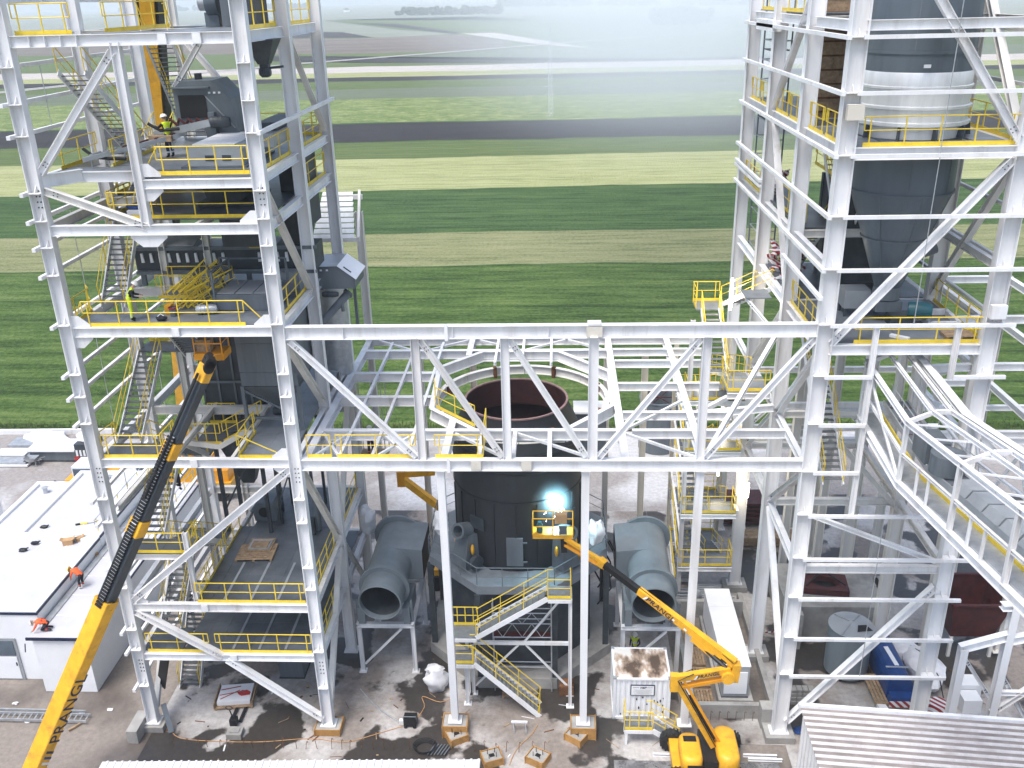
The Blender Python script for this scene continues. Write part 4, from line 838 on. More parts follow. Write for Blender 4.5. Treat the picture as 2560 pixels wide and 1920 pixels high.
hazardheap((31.75,9.0,P2+.04),.9,3.0,1.9,26,'heap of red and white striped covers on the rear deck of right tower',3)
hazardheap((31.75,13.2,23.97),.8,2.0,1.2,14,'smaller heap of striped covers on the higher rear landing of right tower',9)
t=T('hazard_drapes','red and white diagonal striped panel behind the front left column of right tower','hazard cover',(32.2,7.8,18)); MB().box(32.0,32.9,7.6,7.7,18.1,19.7).build('panel','hazard',t)
# ---------------------------------------------------------------- stair tower left of the right tower
s2=T('stair_tower','white stair tower with yellow railings behind the truss, left of right tower','stairs',(29.3,13,0))
SZ=[2.55,6.15,10.2,13.3]
for k,z in enumerate(SZ):
    deckp(s2,27.65,30.8,10.9,12.3,z,'deck',nx=2,ny=1); beamt(s2,(27.65,10.9,z-.06),(30.8,10.9,z-.06),.26,.16); rail(s2,[(27.7,10.95,z),(30.75,10.95,z)]); rail(s2,[(30.78,11,z),(30.78,12.2,z)]); rail(s2,[(27.67,12.3,z),(27.67,11,z)],toe=False)
    z0=0.02 if k==0 else SZ[k-1]; zm=(z0+z)/2
    deckp(s2,27.65,30.8,15.6,17.0,zm,'deck',nx=2,ny=1); rail(s2,[(27.7,16.95,zm),(30.75,16.95,zm)]); beamt(s2,(27.65,15.6,zm-.06),(30.8,15.6,zm-.06),.22,.14)
    stair(s2,(28.25,12.3,z0),(28.25,15.6,zm),1.05); stair(s2,(29.9,15.6,zm),(29.9,12.3,z),1.05)
    if k: MB().box(30.9,31.05,11.4,12.2,z-.6,z-.1).build('bracket','white',s2)
deckp(s2,28.0,29.5,11.9,13.4,18.2,'deck',nx=1,ny=1); rail(s2,[(28.02,11.95,18.2),(28.02,13.38,18.2),(29.45,13.38,18.2)]); stair(s2,(29.9,12.9,18.2),(30.9,9.6,20.0),.95); stair(s2,(29.9,15.4,13.3),(29.9,8.5,15.75),.95); deckp(s2,29.8,31.1,8.2,9.6,20.0,'deck',nx=1,ny=1); brace(s2,(29.9,8.4,19.9),(31.1,7,18.6),.14,.14)
for x,y in ((27.75,11),(27.75,16.9),(30.9,16.9)): ib(s2,'column',(x,y,.02),(x,y,17.9 if y<12 else 15.2),.24,.22,up=(1,0,0),mat='cream' if y>12 else 'white')
for z in (4.3,8.1,11.7): MB().bar((27.75,11.1,z),(27.75,16.8,z+1.7),.12,.12).build('brace','white',s2)
# upper landing on brackets, nearer the truss
deckp(s2,28.9,31.0,6.4,8.4,15.75,'deck',nx=2,ny=1); rail(s2,[(28.95,8.4,15.75),(28.95,6.45,15.75),(30.95,6.45,15.75)]); beamt(s2,(28.9,6.4,15.68),(31,6.4,15.68),.3,.2); MB().bar((28.95,6.5,15.4),(26.9,5.2,14.9),.2,.22).build('brace','white',s2); stair(s2,(28.75,8.4,15.75),(28.75,11.9,18.2),.95)
# lit tube lamps on the stair tower
def tube_lamp(p,L,label):
    t=T('tube_lamp',label,'lamp',p,'lit tube lamps on the stair tower'); MB().tube((p[0],p[1],p[2]),(p[0],p[1],p[2]+L),.055,10).build('lit_tube','tube_light',t); MB().box(p[0]-.07,p[0]+.07,p[1]+.04,p[1]+.12,p[2]-.05,p[2]+L+.05).build('housing','galv',t)
    q=bpy.data.lights.new('tube_glow','POINT'); q.energy=60*L; q.color=(1,.86,.62); q.shadow_soft_size=.3; qo=bpy.data.objects.new('tube_glow',q); COL.objects.link(qo); qo.location=(p[0],p[1]-.25,p[2]+L/2)
tube_lamp((29.75,11.5,18.3),1.7,'tall glaring white tube lamp on the topmost stair landing'); tube_lamp((30.2,13.9,10.7),.8,'lit tube lamp on the stair tower between truss chords'); tube_lamp((30.2,13.9,7.0),.5,'small lit lamp on the stair tower just under the lower truss chord'); tube_lamp((31.62,12.0,6.6),.9,'lit tube lamp on the rear column of the right tower above red racks'); tube_lamp((28.6,13.0,12.9),.6,'lit lamp glowing through the stair treads behind the truss post')
# ---------------------------------------------------------------- conveyor gallery
gl=T('conveyor_gallery','white framed conveyor gallery running out of the right tower front','gallery',(34.8,-5,16))
XL,XR=33.6,36.0
tp=[(1.2,19.40),(-4.0,18.98),(-14.8,20.62)]; hgt=2.62
def seg(x,o,w,h,name='chord',mat='white'):
    for (y0,z0),(y1,z1) in zip(tp,tp[1:]): ib(gl,name,(x,y0,z0+o),(x,y1,z1+o),h,w,mat=mat)
for x in (XL,XR): seg(x,0,.2,.2); seg(x,-hgt,.24,.3)
seg(XL,-1.35,.1,.12,'rail'); seg(XR,-1.35,.1,.12,'rail'); seg(34.45,.42,.12,.16,'purlin'); seg(35.15,.42,.12,.16,'purlin'); seg(XR-.3,.24,.3,.18,'purlin')
def zt_(y):
    for (y0,z0),(y1,z1) in zip(tp,tp[1:]):
        if y1<=y<=y0: return z0+(z1-z0)*(y-y0)/(y1-y0)
for y in (1.0,-4.0,-8.7,-12.6):
    z=zt_(y)
    for x in (XL,XR): ib(gl,'post',(x,y,z-hgt),(x,y,z),.16,.16,up=(1,0,0))
    m=[(XL,z),(34.55,z+.42),(35.05,z+.42),(XR,z)]
    for a,b in zip(m,m[1:]): MB().bar((a[0],y,a[1]),(b[0],y,b[1]),.12,.16).build('portal','white',gl)
    MB().bar((XL,y,z-hgt+.05),(XR,y,z-hgt+.05),.14,.2).build('cross_beam','white',gl)
for y0,y1 in ((.9,-3.9),(-3.9,.9)): MB().bar((XL,y0,zt_(y0)-.1),(XL,(y0+y1)/2,zt_((y0+y1)/2)-hgt/2),.1,.12).build('brace','white',gl) if y0>0 else MB().bar((XL,-1.5,zt_(-1.5)-hgt/2),(XL,-3.8,zt_(-3.8)-hgt+.2),.1,.12).build('brace','white',gl)
for y in (-5.6,-6.6,-10,-11): MB().bar((XL,y,zt_(y)-hgt+.1),(XL,y,zt_(y)-1.35),.08,.1).build('stud','white',gl)
for (y0,z0),(y1,z1) in zip(tp,tp[1:]):
    q=lambda x0,x1,o,t,n,mt: MB().add([(x0,y0,z0+o),(x1,y0,z0+o),(x1,y1,z1+o),(x0,y1,z1+o),(x0,y0,z0+o-t),(x1,y0,z0+o-t),(x1,y1,z1+o-t),(x0,y1,z1+o-t)],[(0,1,2,3),(4,7,6,5),(0,4,5,1),(1,5,6,2),(2,6,7,3),(3,7,4,0)]).build(n,mt,gl)
    q(XL+.12,34.45,-hgt+.2,.04,'walkway','galv'); q(34.46,34.5,-hgt+.34,.14,'toe_board','yellow'); q(34.62,35.55,-hgt+.75,.05,'belt','machine'); q(34.56,34.62,-hgt+.8,.25,'stringer','machine_light'); q(35.55,35.62,-hgt+.8,.25,'stringer','machine_light'); q(35.66,XR-.1,-hgt+.2,.04,'walkway','grating')
for k in range(13):
    y=.6-k*1.1; z=zt_(y)-hgt+.72; MB().tube((34.6,y,z),(35.6,y,z),.05,8).build('idler','oxide',gl)
for k in range(7):
    y=-6.3-k*1.2; z0,z1=zt_(y)-hgt+1.0,zt_(y-1.1)-hgt+1.0; MB().add([(34.55,y,z0-.2),(34.75,y,z0+.12),(35.45,y,z0+.12),(35.65,y,z0-.2),(34.55,y-1.1,z1-.2),(34.75,y-1.1,z1+.12),(35.45,y-1.1,z1+.12),(35.65,y-1.1,z1-.2)],[(0,1,5,4),(1,2,6,5),(2,3,7,6),(0,3,2,1),(4,5,6,7)]).build('belt_cover','machine_light',gl)
MB().lathe(V((34.9,-4.9,zt_(-4.9)-hgt+.9)),[(.62,0),(.62,.75),(.01,.78)],28).build('drum','machine',gl,smooth=40); MB().box(34.5,35.4,-3.9,-2.6,zt_(-3)-hgt+.7,zt_(-3)-hgt+1.6).build('drive_box','machine',gl)
for x in (34.65,35.55): 
    m=MB(); m.pipe([(x,y,zt_(y)-hgt+1.75) for y in (.8,-2,-4,-6)],.025,5)
    for y in (.6,-.8,-2.2,-3.6): m.tube((x,y,zt_(y)-hgt+.8),(x,y,zt_(y)-hgt+1.75),.022,5)
    m.build('guard_rail','galv',gl)
for k in range(6):   # bracing of the gallery roof and right side
    y0=-4.1-k*1.75; y1=y0-1.7; z0,z1=zt_(y0),zt_(y1)
    MB().bar((XR,y0,z0-hgt+.1 if k%2 else z0-.1),(XR,y1,z1-.1 if k%2 else z1-hgt+.1),.08,.1).build('brace','white',gl)
    MB().bar((XL,y0,z0-.05),(34.5,y1,z1+.38),.06,.06).build('roof_brace','white',gl)
# trestles under the gallery and frame to the right
tz=T('gallery_trestle','white steel trestle legs below the gallery at right, before the low roof','trestle',(40,0,0))
for x,y,z in ((38.95,-.9,6.2),(41.0,-.6,8.3),(43.4,.2,7.2)): MB().ib((x,y,.05),(x,y,z),.4,.34,.024,.016,(0,1,0)).build('leg','white',tz)
beamt(tz,(38.8,-.9,6.35),(41.0,-.65,6.9),.4,.3); beamt(tz,(41.1,-.6,6.6),(46,-.2,7.6),.4,.3); beamt(tz,(40.4,-.6,8.4),(46,-.3,8.4),.3,.4); brace(tz,(41,-.6,2.2),(45.5,-.4,6.4),.26,.26); brace(tz,(39.1,-.85,5.6),(40.7,-.65,3.2),.16,.16); brace(tz,(43.3,.1,.8),(41.2,-.5,4.2),.2,.2); beamt(tz,(41,-.6,3.5),(46,-.4,3.3),.22,.2)
rf=T('rear_steel_frame','white steel frame standing on grass right behind the right tower','frame',(43,9,0))
for x,y in ((40.6,6.4),(40.6,13),(44.6,6.4),(44.6,13)): column(rf,x,y,.3,19.6,.4,.38,mat='white2')
for z in (19.6,17.2,13.6):
    for a,b in (((40.6,6.4),(44.6,6.4)),((40.6,13),(44.6,13)),((40.6,6.6),(40.6,12.8)),((44.6,6.6),(44.6,12.8)),((GX+.3,6.2),(40.4,6.4))): beamt(rf,(*a,z),(*b,z),.36,.26)
    beamt(rf,(44.7,6.4,z),(50,6.4,z),.36,.26)
brace(rf,(40.8,6.4,14),(44.4,6.4,10.6),.22,.22); brace(rf,(40.6,6.7,17),(40.6,12.6,13.8),.22,.22); brace(rf,(44.5,6.5,17.0),(49,10,20.5),.26,.26,mat='white'); brace(rf,(40.8,6.3,9),(44.4,6.3,5.5),.22,.22)
beamt(rf,(40.6,6.4,9.6),(50,6.4,9.6),.34,.24); beamt(rf,(FX+.3,12.6,12.2),(50,12.6,12.2),.3,.24); beamt(rf,(FX+.3,14.6,9.2),(50,14.6,9.2),.4,.3); beamt(rf,(FX+.3,9,14.0),(40.4,9,14.0),.34,.24)
for x in (34.2,36.2,39.6): column(rf,x,12.6,.3,15.5,.42,.42,mat='white2')
for x,y,z in ((33.0,19,12),(36.4,19,12),(40,19,12)): column(rf,x,y,.3,z,.34,.34,mat='white2')
beamt(rf,(32.5,19,12),(45,19,12),.36,.26); beamt(rf,(32.5,19,8),(45,19,8),.36,.26); brace(rf,(33,19,8),(36.4,19,11.6),.2,.2); brace(rf,(36.4,19,11.6),(40,19,8),.2,.2)
# ================================================================ PLANT INSIDE THE LEFT TOWER
def casing(par,prof,y0,y1,name,mat): return MB().poly([(x,y0,z) for x,z in prof],(0,y1-y0,0)).build(name,mat,par)
def motor(par,c,r,L,axis,mat='machine',name='motor'):
    o=MB().lathe(V(c),[(.01,0),(r*.7,0),(r,.08),(r,L*.8),(r*.75,L),(.01,L)],16,axis=axis).build(name,mat,par,smooth=40)
    for k in range(3): MB().lathe(V(c),[(r*1.0,L*(.2+.2*k)),(r*1.1,L*(.2+.2*k)),(r*1.1,L*(.2+.2*k)+.04),(r*1.0,L*(.2+.2*k)+.04)],16,axis=axis).build('fin',mat,o)
    return o
# elevator head hood on level 6
h=T('elevator_head','dark grey elevator head with black opening on the upper left deck','machine',(5.2,6,L6))
prof=[(3.95,28.9),(3.95,30.55),(4.35,30.9),(5.75,30.9),(6.45,30.1),(6.75,27.8),(5.3,27.8),(5.1,28.9)]
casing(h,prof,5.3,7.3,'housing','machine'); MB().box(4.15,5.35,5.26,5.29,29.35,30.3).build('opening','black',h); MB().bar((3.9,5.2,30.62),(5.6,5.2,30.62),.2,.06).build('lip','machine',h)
MB().tube((4.9,6.0,30.88),(4.9,6.0,31.15),.16,14).build('vent','machine_dark',h); motor(h,(5.5,4.9,29.2),.24,.9,(1,.1,0),'machine_dark'); MB().bar((5.6,5.1,27.8),(5.6,5.1,29.6),.28,.3).build('leg','machine',h); MB().bar((6.5,5.28,28.9),(5.3,5.28,30.3),.04,.05).build('stripe','machine_light',h)
for k in range(3): MB().box(5.5+k*.22,5.6+k*.22,5.27,5.295,30.35,30.43).build('sticker','panel',h)
MB().bar((3.0,4.9,28.7),(5.6,4.7,29.2),.12,.3).build('arm','machine_light',h)
for k in range(5):
    x=3.6+k*.4; MB().pipe([(x,5.0,29.0),(x+.2,4.9,29.35),(x+.5,4.9,29.1)],.07,7).build('roller','oxide',h)
# conveyor tail frame lying on level 6
cf=T('roller_conveyor','galvanised conveyor frame with red rollers lying on the upper left deck','conveyor',(2.2,4,L6))
for y0,y1 in ((3.0,4.6),(3.9,5.4)): MB().bar((1.0,y0-.9,L6+.35),(4.2,y1,L6+.95),.1,.18).build('rail','galv',cf)
for k in range(6):
    t=(k+.5)/6; a=V((1.0,2.1,L6+.45)).lerp(V((4.2,4.6,L6+1.05)),t); b=V((1.0,3.0,L6+.45)).lerp(V((4.2,5.4,L6+1.05)),t); MB().tube(a,b,.06,8).build('roller','oxide' if k>1 else 'galv',cf); MB().bar(a-V((0,0,.1)),a-V((0,0,.6)),.06,.06).build('leg','galv',cf)
MB().pipe([(.7,2.9,L6+.7),(1.2,2.8,L6+.35),(1.9,2.7,L6+.3),(2.6,2.6,L6+.3)],.07,8).build('hose','black',cf,smooth=True); MB().pipe([(3.0,4.4,L6+1.5),(3.5,4.4,L6+1.2),(4.3,4.5,L6+1.25)],.07,8).build('hose','black',cf,smooth=True)
MB().box(3.0,4.0,4.2,4.6,L6+.75,L6+1.0).build('crate','wood',cf)
# cabinet with light lids
cb=T('belt_weigher','long grey casing with pale lid and vents at the front of the upper deck','machine',(7,3,L6))
casing(cb,[(5.55,L6+.1),(5.55,L6+.75),(5.75,L6+.9),(7.6,L6+.9),(7.8,L6+.75),(7.8,L6+.1)],1.75,5.6,'casing','machine_light'); 
for k in range(4): MB().box(5.8,7.55,1.85+k*.92,2.7+k*.92,L6+.91,L6+.96).build('lid','panel',cb)
for x in (6.3,7.0): MB().box(x,x+.36,1.72,1.748,L6+.3,L6+.52).build('vent','machine_dark',cb)
MB().box(5.3,8.0,1.6,5.7,L6+.02,L6+.1).build('base','machine',cb); MB().box(7.9,8.75,3.2,6.2,L6+.6,L6+1.15).build('side_chute','machine_light',cb); MB().box(7.85,8.7,4.0,7.4,L6+1.17,L6+1.5).build('hood','machine_dark',cb)
# hanging hopper between levels 6 and 5
hp=T('drop_hopper','dark stepped drop hopper between the two upper left decks','hopper',(6.3,4,L5))
casing(hp,[(4.9,27.3),(7.9,27.3),(7.9,27.0),(7.4,26.75),(5.3,26.75),(4.9,27.0)],2.8,6.2,'upper','machine_dark'); casing(hp,[(5.4,26.74),(7.3,26.74),(7.0,26.1),(5.6,26.1)],3.2,5.8,'throat','machine_dark'); MB().box(5.2,7.5,3.0,6.0,L5+.03,26.09).build('lower','machine_dark',hp)
for x in (5.9,7.0): MB().box(x,x+.06,2.76,2.799,26.8,27.25).build('rib','machine',hp)
MB().box(5.5,7.4,4.4,6.2,23.8,L5-.5).build('boot','machine_dark',hp)
bn=T('side_bin','large dark flat-sided bin on the right edge of the upper left tower','bin',(8.3,6,L5)); MB().box(7.9,8.72,6.2,9.8,23.9,27.3).build('body','machine_dark',bn); MB().poly([(7.9,6.3,23.89),(8.72,6.3,23.89),(8.5,6.3,22.8),(8.1,6.3,22.8)],(0,2,0)).build('spout','machine_dark',bn); MB().box(7.8,8.78,6.1,9.9,27.3,27.36).build('rim','machine',bn)
# pan conveyor on level 4
pc=T('pan_conveyor','long dark pan conveyor with a row of white plates on the middle left deck','conveyor',(4.8,6,L4))
MB().box(.7,9.3,5.75,7.3,22.35,23.45).build('casing','machine_dark',pc); MB().box(.6,9.4,5.6,5.74,23.35,23.5).build('edge','machine',pc); MB().box(.7,9.3,5.6,5.74,22.2,22.35).build('edge','machine',pc)
for k in range(19):
    if 10<=k<=12: continue
    x=1.0+k*.43; MB().add([(x,5.70,22.75),(x+.16,5.70,22.75),(x+.13,5.64,23.2),(x+.03,5.64,23.2),(x,5.745,22.75),(x+.16,5.745,22.75),(x+.13,5.745,23.2),(x+.03,5.745,23.2)],[(0,1,2,3),(0,3,7,4),(1,5,6,2),(3,2,6,7),(0,4,5,1)]).build('plate','panel',pc)
for x0,x1,z,tl in ((1.2,3.6,23.55,.35),(3.8,4.9,23.5,.05),(5.0,5.7,23.5,.4),(5.9,7.4,23.52,.1)): MB().add([(x0,5.75,z),(x1,5.75,z),(x1+.2,7.1,z+tl),(x0+.2,7.1,z+tl),(x0,5.75,z-.04),(x1,5.75,z-.04),(x1+.2,7.1,z+tl-.04),(x0+.2,7.1,z+tl-.04)],[(0,1,2,3),(4,7,6,5),(0,4,5,1),(1,5,6,2),(2,6,7,3),(3,7,4,0)]).build('cover','machine_light',pc)
MB().pipe([(6.2,5.7,23.6),(6.3,5.6,23.45),(6.9,5.6,23.45),(7.0,5.8,23.65)],.03,6).build('handle','yellow',pc)
for x in (.9,3.4,6,9): MB().box(x-.1,x+.1,5.8,6.0,L4+.04,22.2).build('leg','machine',pc); 
fr=T('grey_platform_frame','grey machine frame with pale cover plates on the middle left deck','machine',(7,3,L4))
MB().box(5.6,8.4,2.0,4.2,L4+.05,L4+.75).build('trough','machine',fr)
for k in range(3): MB().box(5.8+k*.8,6.55+k*.8,2.1,4.1,L4+.76,L4+.80).build('cover','machine_light',fr)
for x,y in ((5.7,2.0),(5.7,4.3),(8.3,4.3),(5.2,3.0),(5.2,4.5)): MB().bar((x,y,L4+.04),(x,y,L4+1.75),.09,.09).build('post','machine',fr)
for z in (1.2,1.75):
    for a,b in (((5.7,2.0),(5.7,4.3)),((5.7,4.3),(8.3,4.3)),((5.2,3.0),(5.7,2.0)),((5.2,4.5),(5.7,4.3))): MB().bar((*a,L4+z),(*b,L4+z),.06,.07).build('rail','machine',fr)
m=MB(); m.pipe([V((5.0+.6*math.cos(a),4.4+.5*math.sin(a),L4+1.2)) for a in [2*PI*i/14 for i in range(14)]],.05,6,closed=True); m.build('ring','machine',fr)
motor(fr,(5.0,1.5,L4+.25),.2,.9,(1,.15,0),'galv','screw_tube'); MB().ell((8.05,3.4,L4+.82),(.25,.18,.06),12,6).build('flange','machine_light',fr)
MB().box(7.7,8.5,4.7,5.4,L4+.04,L4+.95).build('box','machine_light',fr)
# stack of yellow railing panels
yr=T('railing_stack','heap of unmounted yellow railing panels leaning on the middle left deck','railings',(4.6,3,L4)); r=random.Random(4)
for k in range(9):
    m=MB(); x=3.7+k*.13; y=2.3+r.uniform(-.2,.2); L=1.6+r.uniform(0,.6); tilt=r.uniform(.5,.8)
    A=V((x,y,L4+.1)); B=V((x+L*.75,y+1.0,L4+.5+r.uniform(0,.9))); up=V((-.25,-.2,1)).normalized()*.8
    m.pipe([A,A+up,B+up,B,A],.03,5); m.tube(A+up*.5,B+up*.5,.02,5)
    for t in (.33,.66): m.tube(A.lerp(B,t),A.lerp(B,t)+up,.024,5)
    m.build('railing_panel','yellow',yr)
MB().box(3.6,3.9,1.5,1.9,L4+.04,L4+.45).build('clamp','amber',yr)
bk=T('bucket','grey bucket with red rim beside the worker on the middle deck','bucket',(4.05,1.35,L4)); MB().lathe(V((4.05,1.35,L4+.03)),[(.14,0),(.18,.36),(.16,.36),(.13,.05),(.01,.05)],14).build('pail','machine',bk,smooth=40); MB().lathe(V((4.05,1.35,L4+.38)),[(.16,0),(.20,0),(.20,.04),(.16,.04)],14).build('rim','red',bk)
tb=T('tool_bag','small dark tool bag lying on the middle left deck','bag',(3.75,.75,L4)); MB().ell((3.75,.75,L4+.13),(.26,.16,.11),12,8,amp=.3,seed=3).build('sack','darkcloth',tb,smooth=True); MB().pipe([(3.6,.75,L4+.2),(3.75,.75,L4+.32),(3.9,.75,L4+.2)],.02,6).build('strap','panel',tb)
# elevator hood outside the right side
eh=T('screw_head_box','grey gabled machine box with pale sheet roof outside the left tower','machine',(9.9,8,21))
prof=[(8.95,21.25),(8.95,22.05),(9.05,22.12),(9.95,22.12),(10.75,21.5),(10.75,21.0),(9.2,21.0)]
casing(eh,prof,7.0,9.2,'casing','machine'); MB().add([(8.9,6.9,22.14),(9.97,6.9,22.16),(9.97,9.3,22.16),(8.9,9.3,22.14)],[(0,1,2,3)]).build('roof_sheet','machine_light',eh); MB().add([(9.97,6.9,22.17),(10.85,6.9,21.49),(10.85,9.3,21.49),(9.97,9.3,22.17)],[(0,1,2,3)]).build('roof_sheet','panel',eh)
MB().bar((10.2,7.3,22.02),(10.55,7.3,21.75),.08,.03).build('slot','black',eh); motor(eh,(9.2,6.6,20.85),.14,.8,(1,0,0),'machine_dark')
for k in range(2): MB().box(9.1+k*.3,9.2+k*.3,6.97,6.999,21.9,21.98).build('sticker','panel',eh)
MB().bar((9.1,7.1,L4-.6),(9.1,7.1,21.0),.14,.14).build('leg','machine',eh); MB().bar((10.3,8.8,18.5),(10.3,8.8,21.0),.14,.14).build('leg','machine',eh)
pp=T('inclined_screw_pipe','grey inclined screw conveyor pipe beside the gabled box on the left tower','pipe',(9.6,7,19)); MB().lathe(V((8.5,5.6,18.9)),[(.16,0),(.2,.02),(.2,3.1),(.27,3.12),(.27,3.22),(.14,3.22)],18,axis=(.62,.75,.60)).build('pipe','machine',pp,smooth=40); MB().tube((10.0,7.2,20.3),(10.0,7.2,19.8),.09,10).build('drop_leg','machine',pp)
sl_=T('pale_silo','slim pale galvanised silo behind the right columns of the left tower','silo',(8.6,10.2,14)); MB().lathe(V((8.6,10.4,0)),[(.3,13.0),(.85,14.2),(.85,21.0),(.6,21.5),(.01,21.5)],28).build('shell','galv',sl_,smooth=35); MB().bar((7.9,9.8,13.6),(9.4,9.8,13.6),.1,.12).build('ring_beam','galv',sl_)
# big bin and filter between levels 3 and 4
bb=T('bag_bin','large grey bin with cone bottom on steel legs in the left tower','bin',(7.3,4,L3))
for z0,z1,i in ((19.7,21.1,0),(18.3,19.68,1),(17.6,18.28,2)): MB().box(5.95+.01*i,8.65-.01*i,2.9+.01*i,6.4,z0,z1).build('course','machine',bb)
MB().add([(5.96,2.9,17.58),(8.64,2.9,17.58),(8.64,6.4,17.58),(5.96,6.4,17.58),(7.0,4.2,16.0),(7.6,4.2,16.0),(7.6,5.0,16.0),(7.0,5.0,16.0)],[(0,1,5,4),(1,2,6,5),(2,3,7,6),(3,0,4,7),(4,5,6,7)]).build('cone','machine',bb)
for x,y in ((6.0,2.95),(8.6,2.95),(6.0,6.3),(8.6,6.3)): MB().bar((x,y,L3+.03),(x,y,17.6),.16,.16).build('leg','machine',bb)
MB().bar((6.0,2.92,17.4),(8.6,2.92,16.0),.08,.1).build('brace','machine',bb); MB().bar((6.0,2.9,16.0),(8.6,2.9,16.0),.1,.14).build('tie','machine',bb); motor(bb,(7.0,3.8,L3+.6),.22,.8,(1,0,0),'machine_dark')
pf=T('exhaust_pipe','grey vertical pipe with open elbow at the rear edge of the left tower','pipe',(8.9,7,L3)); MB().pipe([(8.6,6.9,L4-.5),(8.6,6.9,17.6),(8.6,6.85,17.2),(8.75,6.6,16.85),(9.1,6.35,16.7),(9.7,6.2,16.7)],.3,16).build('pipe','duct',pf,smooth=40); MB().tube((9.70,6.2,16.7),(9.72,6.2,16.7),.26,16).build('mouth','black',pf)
bf=T('tall_filter_casing','tall dark ribbed filter casing behind the crane boom in left tower','filter',(4.0,7,9))
MB().box(2.75,5.25,6.2,8.6,13.6,19.4).build('body','machine_dark',bf); MB().add([(2.75,6.2,13.6),(5.25,6.2,13.6),(5.25,8.6,13.6),(2.75,8.6,13.6),(3.7,7.1,10.2),(4.3,7.1,10.2),(4.3,7.7,10.2),(3.7,7.7,10.2)],[(0,1,5,4),(1,2,6,5),(2,3,7,6),(3,0,4,7),(4,5,6,7)]).build('cone','machine_dark',bf)
for x in (2.8,3.6,4.4,5.2): MB().box(x-.05,x+.05,6.12,6.199,13.6,19.4).build('rib','machine',bf)
for z in (13.6,16.5,19.3): MB().box(2.7,5.3,6.05,6.119,z-.06,z+.06).build('band','machine',bf)
for x,y in ((2.85,6.3),(5.15,6.3),(2.85,8.5),(5.15,8.5)): MB().bar((x,y,L2+.03),(x,y,13.6),.18,.18).build('leg','machine_dark',bf)
MB().bar((2.85,6.28,9.0),(5.15,6.28,13.2),.09,.09).build('brace','machine_dark',bf); MB().box(2.9,5.1,6.4,8.4,19.4,19.5).build('top','machine_light',bf)
# V shaped walkway round the filter
wk=T('hanging_walkway','grey V-shaped walkway with yellow railings round the dark filter','walkway',(4.8,4.5,14.4))
deckp(wk,3.0,4.5,3.4,5.9,14.35,'deck_dark',nx=1,ny=1); deckp(wk,4.5,6.2,4.4,5.9,14.6,'deck_dark',nx=1,ny=1)
MB().bar((2.7,2.6,14.9),(4.3,3.35,14.25),.1,.24).build('edge_beam','white2',wk); MB().bar((4.3,3.35,14.25),(6.3,4.2,15.2),.1,.24).build('edge_beam','white2',wk); rail(wk,[(3.0,3.4,14.35),(4.4,3.4,14.35)],step=.7); rail(wk,[(4.5,3.5,14.4),(6.3,4.2,15.2)],step=.8); rail(wk,[(3.0,5.8,14.35),(4.4,5.8,14.35)],step=.7)
# level 2 deck things
fn=T('fan_box','grey fan box with round black inlet on the second left deck','fan',(4.6,8,L2)); casing(fn,[(3.95,L2+.05),(5.15,L2+.05),(5.25,L2+.75),(5.0,L2+1.15),(4.1,L2+1.15),(3.85,L2+.75)],7.4,8.5,'casing','machine'); MB().lathe(V((4.5,7.4,L2+.6)),[(.3,.03),(.34,.03),(.34,-.0)],22,axis=(0,-1,0)).build('inlet_ring','machine',fn); MB().tube((4.5,7.39,L2+.6),(4.5,7.36,L2+.6),.3,22).build('inlet','black',fn)
p=pallet(5.0,4.2,L2+.03,.05,'wooden pallet stack with planks on the second left deck',w=1.9,d=1.5,boards=8); 
for k in range(3): MB().box(4.4+.12*k,5.7-.1*k,4.2+.1*k,5.4-.2*k,L2+.18+.05*k,L2+.225+.05*k).build('plank','wood' if k!=1 else 'galv',p)
vp=T('bent_pipe','grey bent pipe down to a small pump on the second left deck','pipe',(7.7,6.5,L2)); MB().pipe([(6.6,7.2,L3-.6),(6.6,7.2,11.0),(6.9,7.0,10.3),(7.6,6.6,9.6),(7.7,6.5,9.0),(7.7,6.5,L2+.1)],.17,12).build('pipe','machine',vp,smooth=40); MB().box(7.3,7.6,6.0,6.3,L2+.03,L2+1.0).build('pump','machine_dark',vp)
for k,(x0,x1,y,z) in enumerate(((4.6,8.4,2.3,L2),(4.4,8.5,9.3,L2),(3.2,6,3.6,L1),(4.4,8.2,6.0,L1))):
    pass
for x in (4.6,5.9,7.2):   # raised joints of the deck plates
    MB().box(x-.06,x+.06,.3,3.4,L2+.028,L2+.045).build('joint_strip','machine_light',lt); MB().box(x-.06,x+.06,.3,3.6,L1+.028,L1+.045).build('joint_strip','machine_light',lt)
hs=T('hanging_hopper','dark cone hopper with pipes under the filter above the second deck','hopper',(6.2,8.5,10)); MB().add([(5.5,7.2,14.8),(7.4,7.2,14.8),(7.4,9.4,14.8),(5.5,9.4,14.8),(6.2,8,11.5),(6.7,8,11.5),(6.7,8.5,11.5),(6.2,8.5,11.5)],[(0,1,2,3),(0,1,5,4),(1,2,6,5),(2,3,7,6),(3,0,4,7),(4,5,6,7)]).build('cone','machine_dark',hs); MB().tube((6.45,8.2,11.5),(6.45,8.2,L2+.1),.2,12).build('drop_pipe','machine_dark',hs)
for x,y in ((5.5,7.2),(7.4,7.2),(5.5,9.4),(7.4,9.4)): MB().bar((x,y,L2+.03),(x,y,14.8),.14,.14).build('leg','machine_dark',hs)
MB().bar((5.5,7.2,9),(7.4,7.2,13.5),.08,.08).build('brace','machine',hs)
dg=T('dark_tank','dark teal grey box tank in the shade under the left tower','tank',(6.1,4,0)); MB().box(5.45,6.75,3.7,5.4,.08,1.75).build('body','machine',dg); MB().box(5.4,6.8,3.66,5.45,1.75,1.82).build('lid','machine_dark',dg); MB().box(5.4,6.8,3.66,5.45,.01,.08).build('base','machine_dark',dg)
